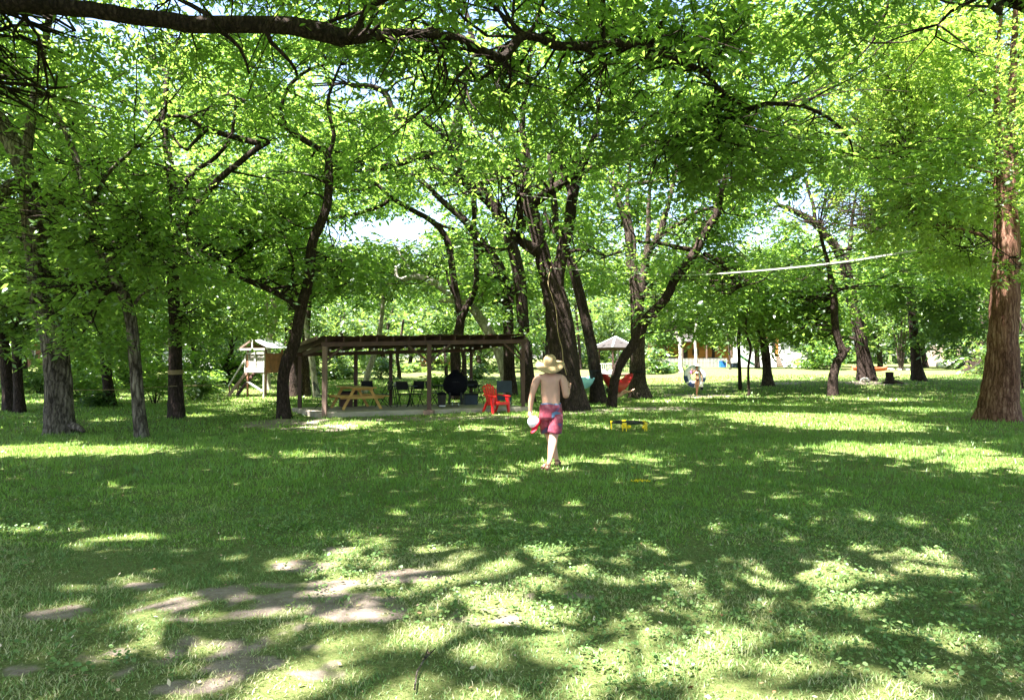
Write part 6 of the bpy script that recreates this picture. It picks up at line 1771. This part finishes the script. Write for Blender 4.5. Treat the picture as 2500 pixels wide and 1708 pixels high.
# ------------------------------------------------------------------ playhouse on stilts
def playhouse():
    c = foot(644, 969)
    root = thing("playhouse", "wooden playhouse on stilts with a pale tin roof and lattice walls", "playhouse", (c.x, c.y, c.z), math.radians(-22))
    # local: front-right corner at origin; x to the left is negative, y back
    W_, D_ = 1.05, 1.35; z0, z1 = 1.30, 2.25
    def post(x, y, a, b_, mat='wood_rust', w=.08): MB().box((x, y, (a + b_) / 2), (w, w, b_ - a)).build("post", M[mat], root, .006)
    post(0, 0, -.1, z1 + .25, 'wood_pale'); post(-.10, .1, -.05, z0, 'wood_rust', .06); post(-W_, 0, -.1, z1 + .3, 'wood_rust'); post(0, D_, -.1, z1 + .2); post(-W_, D_, -.1, z1 + .2)
    MB().box((-W_ / 2, D_ / 2, z0 - .04), (W_ + .1, D_ + .1, .06)).build("floor", M['wood_rust'], root)
    MB().box((-W_ / 2, -.06, z0 + .07), (W_ + .12, .035, .24)).build("sill_board", M['wood_pale'], root, .005)
    MB().box((-W_ / 2, -.06, z1 - .02), (W_ + .12, .035, .10)).build("top_board", M['wood_pale'], root, .005)
    MB().box((-W_ / 2, -.065, (z0 + z1) / 2 + .05), (.09, .03, z1 - z0 - .28)).build("mullion", M['wood_pale'], root)
    # lattice panel
    for k in range(12):
        for sg in (-1, 1):
            x0 = -W_ + .06 + k * .08; 
            a = Vector((x0 if sg > 0 else x0 + .1, -.03 + sg * .006, z0 + .19)); b_ = Vector((a.x + sg * .30, a.y, z1 - .07))
            b_.x = max(-W_ + .03, min(-.03, b_.x))
            MB().bar(a, b_, .025, .008, up=(0, 1, 0)).build("lattice_slat", M['wood_pale'], root)
    MB().box((-W_ / 2, -.012, (z0 + z1) / 2), (W_ - .05, .012, z1 - z0)).build("front_wall", M['wood_tan'], root)
    for k in range(8):
        MB().box((.03, .06 + k * (D_ - .05) / 8 + .06, (z0 + z1) / 2 - .02), (.02, (D_ - .05) / 8 - .012, z1 - z0 - .05)).build("wall_board", M['wood_rust'], root)
    MB().box((-W_ / 2, D_, (z0 + z1) / 2), (W_, .02, z1 - z0)).build("back_wall", M['wood_rust'], root)
    MB().bar((.06, .25, z0 + .5), (.10, .75, z0 - .35), .035, .02).build("loose_stick", M['wood_tan'], root)
    # gable roof: ridge runs back to front-right
    zr = 2.92
    rx = -W_ * .55
    vs = [(rx, -.25, zr), (rx, D_ + .2, zr), (.42, D_ + .2, z1 + .22), (.42, -.25, z1 + .26)]
    vs2 = [(rx, -.25, zr), (rx, D_ + .2, zr), (-W_ - .35, D_ + .2, z1 + .2), (-W_ - .35, -.25, z1 + .2)]
    for k in range(5):
        t0, t1 = k / 5, (k + 1) / 5 + .01
        def lp(a, b_, t): return [a[i] + (b_[i] - a[i]) * t for i in range(3)]
        q = [lp(vs[0], vs[1], t0), lp(vs[0], vs[1], t1), lp(vs[3], vs[2], t1), lp(vs[3], vs[2], t0)]
        for p in q: p[2] += .004 * (k % 2)
        s = MB(); s.add(q, [(0, 1, 2, 3)]); s.build("roof_sheet", M['roof_grey'], root).modifiers.new("t", 'SOLIDIFY').thickness = .012
    s = MB(); s.add(vs2, [(3, 2, 1, 0)]); s.build("left_roof", M['wood_rust'], root).modifiers.new("t", 'SOLIDIFY').thickness = .02
    MB().bar((-W_ - .32, -.22, z1 + .22), (rx, -.25, zr - .03), .05, .09).build("rafter", M['wood_tan'], root)
    MB().box((-W_ * .6, -.23, z1 + .18), (W_ + .7, .04, .1)).build("tie_beam", M['wood_pale'], root)
    MB().box((rx + .02, -.23, z1 + .45), (.08, .05, .62)).build("king_post", M['wood_pale'], root)
    # stairs to the left
    dx = 1.25
    for yy in (-.05, .55):
        MB().bar((-W_ - .02, yy, z0 - .05), (-W_ - dx, yy - .05, -.05), .05, .16).build("stringer", M['wood_tan' if yy < 0 else 'wood_brown'], root)
        MB().bar((-W_ - .10, yy, z0 + .85), (-W_ - .13, yy, z0 - .08), .06).build("rail_post", M['wood_pale'], root)
        MB().bar((-W_ - .10, yy, z0 + .68), (-W_ - dx * .98, yy, .52), .05, .08).build("handrail", M['wood_pale'], root)
        MB().bar((-W_ - dx * .9, yy, .55), (-W_ - dx * .95, yy, -.05), .05).build("rail_post", M['wood_rust'], root)
    for k in range(6):
        t = (k + .6) / 6.6
        MB().box((-W_ - .02 - (dx - .02) * t, .25, (z0 - .05) * (1 - t) - .0), (.20, .6, .035)).build("step", M['wood_brown'], root)
    MB().bar((-W_ - .02, .0, z0 - .52), (-.02, -.02, .28), .05, .12, up=(0, 1, 0)).build("brace", M['wood_pale'], root)
playhouse()

# ------------------------------------------------------------------ gazebo
def gazebo():
    Y = 60; c = at(1503, 893, Y); g = gz(c.x, Y)
    root = thing("gazebo", "small grey gazebo with a hipped roof behind the hammocks", "gazebo", (c.x, Y, g), .25)
    R_ = 1.75; ez = at(0, 849, Y).z - g; az = at(0, 822, Y).z - g
    n = 6
    P = [Vector((R_ * math.cos(2 * math.pi * k / n), R_ * math.sin(2 * math.pi * k / n), 0)) for k in range(n)]
    for k in range(n):
        p = P[k]; q = P[(k + 1) % n]
        s = MB(); s.add([p * 1.18 + Vector((0, 0, ez)), q * 1.18 + Vector((0, 0, ez)), Vector((0, 0, az))], [(0, 1, 2)]); s.build("roof_panel", M['shingle'], root).modifiers.new("t", 'SOLIDIFY').thickness = .03
        MB().bar(p * 1.19 + Vector((0, 0, ez + .03)), Vector((0, 0, az + .04)), .12, .06).build("hip_cap", M['roof_grey'], root)
        MB().box((p.x, p.y, ez / 2), (.12, .12, ez)).build("post", M['grey_wall' if k % 2 else 'wood_brown'], root)
        MB().bar(p * 1.0 + Vector((0, 0, ez - .1)), q + Vector((0, 0, ez - .1)), .06, .16).build("header", M['wood_brown'], root)
        if k not in (4,):
            MB().bar(p + Vector((0, 0, .95)), q + Vector((0, 0, .95)), .06, .07).build("rail", M['grey_wall'], root)
            MB().bar(p + Vector((0, 0, .28)), q + Vector((0, 0, .28)), .06, .07).build("rail", M['grey_wall'], root)
            for j in range(1, 9): w = p.lerp(q, j / 9); MB().box((w.x, w.y, .6), (.04, .04, .64)).build("baluster", M['grey_wall'], root)
    MB().lathe([(R_ * 1.08, .0), (R_ * 1.08, .16)], n=6).build("deck", M['wood_tan'], root)
gazebo()
def bench(px, py, Y, label, L=1.2):
    p = at(px, py, Y); g = gz(p.x, Y)
    root = thing("bench", label, "bench", (p.x, Y, g), 0)
    for k in range(3): MB().box((0, k * .14, .46), (L, .12, .04)).build("seat_board", M['grey_wall'], root)
    for k in range(2): MB().box((0, .42, .66 + k * .2), (L, .03, .14)).build("back_board", M['grey_wall'], root)
    for sx in (-1, 1): MB().box((sx * L * .42, .2, .22), (.06, .44, .44)).build("leg", M['black_metal'], root)
bench(1478, 893, 52, "grey slatted bench left of the gazebo, beyond the leaning trunk")

# ------------------------------------------------------------------ cabin, picket fence, porch and other far things
def cabin():
    Y = 101; x0 = at(1598, 893, Y).x; x1 = at(1790, 893, Y).x; g = gz((x0 + x1) / 2, Y)
    root = thing("cabin", "orange-brown cedar cabin behind the white picket fence", "house", (x0, Y, g), 0)
    W_ = x1 - x0; H = 3.5; n = 14
    for k in range(n):
        MB().box((W_ / 2, .02 * (k % 2), .12 + k * H / n), (W_, .10, H / n - .02)).build("wall_plank", M['wood_orange'], root)
    MB().box((W_ / 2, 2.5, H / 2), (W_ - .1, 4.8, H - .02)).build("wall", M['wood_rust'], root)
    for (a, b_, z0, z1, nm) in ((.62, .86, .55, 1.15, "window"), (.08, .26, .8, 1.6, "window"), (.30, .42, .2, 2.2, "door"), (.48, .56, 1.5, 2.3, "window")):
        f = MB().box((W_ * (a + b_) / 2, -.06, (z0 + z1) / 2), (W_ * (b_ - a), .06, z1 - z0)).build(nm, M['cedar_dark'], root)
        MB().box((W_ * (a + b_) / 2, -.10, z1 + .05), (W_ * (b_ - a) + .2, .06, .1)).build("lintel", M['wood_tan'], f)
    for k in range(16):
        x = -.6 + (W_ + 1.2) * (k + .5) / 16
        s = MB(); s.add([(x - .4, -1.4, H - .1), (x + .38, -1.4, H - .1), (x + .38, 2.5, H + 1.2), (x - .4, 2.5, H + 1.2)], [(0, 1, 2, 3)]); s.build("roof_panel", M['shingle'], root).modifiers.new("t", 'SOLIDIFY').thickness = .05
    for k in range(4): MB().box((.3 + k * W_ / 3.3, -1.2, H / 2), (.16, .16, H)).build("porch_post", M['wood_tan'], root)
cabin()
def pickets(pxa, pxb, Y, label, hgt=.95, mat='fence_white', sp=.16, tall=False):
    xa = at(pxa, 893, Y).x; xb = at(pxb, 893, Y).x
    root = thing("picket_fence" if not tall else "board_fence", label, "fence", (xa, Y, gz(xa, Y)), 0)
    g0 = gz(xa, Y); n = int((xb - xa) / sp)
    w = sp * (.58 if not tall else .95)
    me = None
    for k in range(n):
        x = (k + .5) * sp
        if me is None:
            s = MB(); s.add([(-w / 2, -.012, 0), (w / 2, -.012, 0), (w / 2, -.012, hgt * .9), (0, -.012, hgt), (-w / 2, -.012, hgt * .9), (-w / 2, .012, 0), (w / 2, .012, 0), (w / 2, .012, hgt * .9), (0, .012, hgt), (-w / 2, .012, hgt * .9)],
                            [(0, 1, 2, 3, 4), (9, 8, 7, 6, 5), (0, 5, 6, 1), (1, 6, 7, 2), (2, 7, 8, 3), (3, 8, 9, 4), (4, 9, 5, 0)])
            o = s.build("picket" if not tall else "board", M[mat], root); me = o.data
        else:
            o = bpy.data.objects.new("picket" if not tall else "board", me); link(o, root)
        o.location = (x, 0, gz(xa + x, Y) - g0 + (random.uniform(-.02, .02) if tall else 0))
    for z in (.25, .7):
        MB().box(((xb - xa) / 2, .03, hgt * z), (xb - xa, .03, .06)).build("rail", M[mat], root)
pickets(1596, 1778, 82, "white picket fence in front of the cedar cabin", 1.05)
pickets(2265, 2352, 96, "tall weathered board fence at the right behind the white tarp", 2.9, 'fence', .22, True)
pickets(560, 640, 100, "far weathered board fence glimpsed left behind the playhouse", 1.8, 'fence', .22, True)
pickets(1025, 1110, 98, "reddish board fence glimpsed under the pavilion roof", 1.9, 'wood_orange', .22, True)

def porch():
    Y = 84; c = at(1903, 893, Y); g = gz(c.x, Y)
    root = thing("house_stairs", "white-railed wooden stairs climbing to a house with an orange door frame", "stairs", (c.x, Y, g), 0)
    H = 1.55
    for k in range(6):
        z = H * (k + 1) / 6.5
        MB().box((0, .25 * k, z), (1.0, .28, .06)).build("step", M['wood_pale'], root)
        MB().box((0, .25 * k + .12, z - .12), (.95, .03, .17)).build("riser", M['wood_orange'], root)
    for sx in (-1, 1):
        MB().bar((sx * .55, -.2, .9), (sx * .55, 1.4, H + .95), .07, .09).build("handrail", M['white'], root)
        MB().box((sx * .55, -.2, .5), (.14, .14, 1.1)).build("newel_post", M['white'], root); MB().box((sx * .55, 1.4, H + .6), (.16, .16, 1.5)).build("newel_post", M['white'], root)
        MB().bar((sx * .55, -.1, .15), (sx * .55, 1.4, H - .1), .05, .25).build("stringer", M['white'], root)
    MB().box((-1.3, 1.5, H - .05), (2.6, .1, .22)).build("deck_edge", M['white'], root)
    for k in range(8): MB().box((-.75 - k * .22, 1.5, H + .45), (.05, .05, .9)).build("baluster", M['white'], root)
    MB().box((-1.5, 1.5, H + .95), (1.9, .07, .09)).build("handrail", M['white'], root)
    hs = thing("house", "pale far house with an orange-trimmed doorway above the white stairs", "house", (c.x, Y + 3, g), 0)
    MB().box((.6, 1.6, 2.6), (8.4, 3, 5.2)).build("wall", M['grey_wall'], hs)
    f = MB().box((.1, .06, H + 1.15), (1.9, .12, 2.35)).build("door_frame", M['wood_orange'], hs)
    MB().box((.1, -.02, H + 1.0), (1.0, .08, 2.0)).build("door", M['cedar_dark'], f)
    for x in (-2.4, 3.0):
        w = MB().box((x, .07, H + 1.3), (1.3, .1, 1.2)).build("window", M['white'], hs); MB().box((x, .0, H + 1.3), (1.1, .06, 1.0)).build("pane", M['glass'], w)
    s = MB(); s.add([(-4.2, -.7, 5.1), (5.4, -.7, 5.1), (5.4, 3.6, 7.0), (-4.2, 3.6, 7.0)], [(0, 1, 2, 3)]); s.build("roof", M['shingle'], hs).modifiers.new("t", 'SOLIDIFY').thickness = .12
porch()

def slide():
    Y = 74; c = at(1822, 893, Y); g = gz(c.x, Y)
    root = thing("play_slide", "green plastic garden slide beside the blue bin", "slide", (c.x, Y, g), 0)
    vs = []; 
    for i in range(9):
        t = i / 8; x = -.7 + 1.9 * t; z = 1.1 * (1 - t) ** 1.3 + .08
        for (y_, dz) in ((-.3, .16), (-.26, 0), (.26, 0), (.3, .16)): vs.append((x, y_, z + dz))
    s = MB(); s.add(vs, [(i * 4 + j, i * 4 + j + 1, i * 4 + 5 + j, i * 4 + 4 + j) for i in range(8) for j in range(3)], True); s.build("chute", M['green_pl'], root).modifiers.new("t", 'SOLIDIFY').thickness = .03
    for y_ in (-.25, .25): MB().bar((-.7, y_, 1.2), (-.95, y_, 0), .06).build("leg", M['white'], root)
    for k in range(3): MB().box((-.8, 0, .3 + k * .3), (.06, .5, .05)).build("rung", M['white'], root)
slide()
def bin_(px, Y, w, h, mat, label, lid='white'):
    c = at(px, 893, Y); g = gz(c.x, Y)
    root = thing("bin", label, "bin", (c.x, Y, g), 0)
    MB().box((0, 0, h / 2), (w, w * .7, h)).build("bin_body", M[mat], root, .03); MB().box((0, 0, h + .04), (w + .06, w * .75, .07)).build("lid", M[lid], root, .02)
bin_(1764, 76, .62, .62, 'blue', "bright blue plastic bin at the end of the picket fence", 'blue')
bin_(1796, 74, .8, .42, 'slate', "dark blue low tub left of the green slide", 'slate')
bin_(1786, 80, .45, .9, 'white', "white box standing between the blue bin and the slide")

def boat(name, label, cat, pxa, pxb, Y, hgt, mat, tip=True, mat2=None):
    a = at(pxa, 893, Y); b_ = at(pxb, 893, Y); L = b_.x - a.x; c = (a.x + b_.x) / 2
    root = thing(name, label, cat, (c, Y, gz(c, Y)), .06)
    n = 15; m = 9; vs = []
    for i in range(n):
        t = i / (n - 1); x = (t - .5) * L; w = .38 * math.sin(math.pi * min(1, max(0.02, t))) ** .55 + .01
        for j in range(m):
            u = (j / (m - 1) - .5) * math.pi
            if tip: vs.append((x, w * math.sin(u), .05 + hgt * (.0 + math.cos(u)) * (.35 + .65 * math.sin(math.pi * max(.03, min(.97, t))) ** .5)))
            else: vs.append((x, w * math.sin(u), .12 + hgt * (1 - math.cos(u)) + .12 * (2 * t - 1) ** 4))
    s = MB(); s.add(vs, [(i * m + j, i * m + j + 1, (i + 1) * m + j + 1, (i + 1) * m + j) for i in range(n - 1) for j in range(m - 1)], True)
    s.build("hull", M[mat], root).modifiers.new("t", 'SOLIDIFY').thickness = .02
    if mat2:
        s = MB(); s.add([(x_ , y_, z_ + .012) for (x_, y_, z_) in vs[8 * m:13 * m]], [(i * m + j, i * m + j + 1, (i + 1) * m + j + 1, (i + 1) * m + j) for i in range(4) for j in range(m - 1)], True); s.build("printed_cover", M[mat2], root)
    if not tip:
        for x in (-.9, 0, .9): MB().box((x * L / 4, 0, .12 + hgt * .75), (.18, .6, .03)).build("thwart", M['wood_tan'], root)
boat("canoe", "rust-orange canoe lying on the sunny lawn behind the tall leaning trunk", "canoe", 2080, 2168, 58, .32, 'canoe', False)
boat("upturned_boat", "upturned white boat under a patterned cover by the board fence", "boat", 2285, 2378, 72, .75, 'white', True, 'grey_wall')
boat("kayak", "turquoise kayak far behind the playhouse ladder", "kayak", 518, 542, 62, .30, 'cyan_cloth', True)

def stump():
    b = foot(2172, 936)
    root = thing("tree_stump", "dark broken stump with splayed roots beside the tall leaning trunk", "stump", b)
    MB().lathe([(.42, -.05), (.30, .12), (.24, .4), (.25, .72), (.17, .74), (.05, .70)], n=14, sy=.8).build("stump_body", M['bark_dark'], root)
    for (dx, dy) in ((.8, -.2), (.55, -.5), (-.6, -.25)): MB().tube([(0, 0, .12), (dx * .5, dy * .5, .12), (dx, dy, .02)], [.12, .09, .04], 7).build("root", M['bark'], root)
    MB().tube([(.18, 0, .3), (.45, -.1, .45), (.62, -.1, .35)], [.05, .03, .02], 6).build("snag", M['bark'], root)
stump()
def rock(px, py, r, label):
    b = foot(px, py); s = MB(); s.ball((0, 0, 0), r, 7, (1.2, 1, .75)); o = s.build("rock", M['stone']); o.location = (b.x, b.y, b.z + r * .4); tag(o, label, "rock")
rock(2112, 932, .26, "pale rock leaning on the foot of the tall leaning trunk")
rock(1590, 903, .28, "rounded pale rock at the foot of the flowering bush")
rock(2345, 914, .22, "flat pale rock left of the broad dark trunk")

# far houses at the left and right
def far_house(px, Y, w, h, mat, label, nwin=2, roof='shingle'):
    c = at(px, 893, Y); g = gz(c.x, Y)
    root = thing("house", label, "house", (c.x, Y, g), 0)
    MB().box((0, 2, h / 2), (w, 4, h)).build("wall", M[mat], root)
    for k in range(nwin):
        x = (k + .5) / nwin * w - w / 2
        f = MB().box((x, -.03, h * .55), (1.1, .08, 1.2)).build("window", M['white'], root); MB().box((x, -.08, h * .55), (.9, .05, 1.0)).build("pane", M['glass'], f)
    s = MB(); s.add([(-w / 2 - .4, -.5, h - .05), (w / 2 + .4, -.5, h - .05), (w / 2 + .2, 2, h + 1.5), (-w / 2 - .2, 2, h + 1.5), (-w / 2 - .4, 4.5, h - .05), (w / 2 + .4, 4.5, h - .05)], [(0, 1, 2, 3), (3, 2, 5, 4)]); s.build("roof", M[roof], root).modifiers.new("t", 'SOLIDIFY').thickness = .12
far_house(470, 92, 8, 3.0, 'grey_wall', "pale grey house glimpsed between the rope-ringed trunk and the playhouse")
far_house(110, 88, 7, 3.0, 'wood_rust', "reddish far house behind the stout furrowed trunk")
def red_barrel():
    b = foot(104, 938)
    root = thing("barrel", "red and white barrel standing in the shade left of the stout trunk", "barrel", b)
    MB().lathe([(.28, 0), (.32, .2), (.33, .45), (.31, .7)], n=16).build("barrel_body", M['red'], root); MB().lathe([(.32, .7), (.33, .78), (.1, .82)], n=16).build("lid", M['white'], root)
red_barrel()

# ------------------------------------------------------------------ lines and ropes between the trees
def line(name, label, cat, pts, r, mat, parent=None, n=40):
    P = catmull(np.array([list(p) for p in pts]), n)
    s = MB(); s.tube([Vector(p) for p in P], r, 6); o = s.build(name, M[mat], parent)
    if parent is None: tag(o, label, cat)
    return o
# flat pale webbing, sagging towards the right
P = catmull(np.array([list(at(1560, 668, 33)), list(at(1640, 672, 28)), list(at(1732, 669, 24)), list(at(1880, 658, 20)), list(at(2050, 640, 17.5)), list(at(2237, 611, 15.5))]), 52)
s = MB()
for i in range(len(P) - 1):
    tw = .022 + .008 * math.sin(i * .5)
    s.bar(P[i], P[i + 1], .010, .036 if i > 14 else .018)
tag(s.build("slackline", M['strap']), "long pale strap strung from the hammock tree to the red cypress", "strap")
line("wire", "thin pale line crossing in front of the largest tree's fork", "rope", [at(1094, 462, 24), at(1250, 474, 24.3), at(1396, 491, 25)], .010, 'strap')
line("wire", "thin grey line running right from the largest tree at the height of the strap", "rope", [at(1350, 655, 25.2), at(1450, 661, 28), at(1560, 668, 33)], .012, 'strap')
line("wire", "faint line between the leaning limb and the curved trunk at upper left", "rope", [at(380, 390, 21), at(640, 412, 21.5), at(805, 432, 21.7)], .006, 'strap')
line("clothesline", "low cord strung across the shrubs between the left trunks", "rope", [at(180, 952, 16.8), at(300, 950, 19), at(431, 942, 21.5), at(540, 940, 26)], .007, 'rope')
line("rope", "tan rope hanging down the largest trunk", "rope", [at(1346, 650, 24.9), at(1338, 690, 24.85), at(1348, 725, 24.8), at(1358, 760, 24.75), at(1362, 810, 24.7), at(1372, 850, 24.7), at(1375, 880, 24.7), at(1383, 915, 24.7)], .014, 'rope')
for k in range(4):
    t = T['C'].root.location; z = 1.6 + (893 - 912) / F_PX * t.y + k * .035
    c = at(429, 900, t.y)
    s = MB(); s.tube([(c.x + .215 * math.cos(a), t.y + .215 * math.sin(a), z + .01 * math.sin(a)) for a in [2 * math.pi * j / 20 for j in range(21)]], .012, 5)
    o = s.build("rope_coil", M['rope']); 
    if k == 0: rc = o; tag(o, "rope wound round the third trunk from the left", "rope")
    else: o.parent = rc; o.name = "coil"
for (px, py, Y, r_, lb) in ((1453, 905, 30.6, .27, "black strap round the leaning trunk holding the red hammock"), (1557, 907, 35.7, .37, "black strap round the stout multi-stemmed trunk holding the red hammock")):
    c = at(px, py, Y); s = MB(); s.lathe([(r_, -.03), (r_ + .01, -.03), (r_ + .01, .03), (r_, .03)], n=22); o = s.build("tree_strap", M['black_metal']); o.location = c; tag(o, lb, "strap")
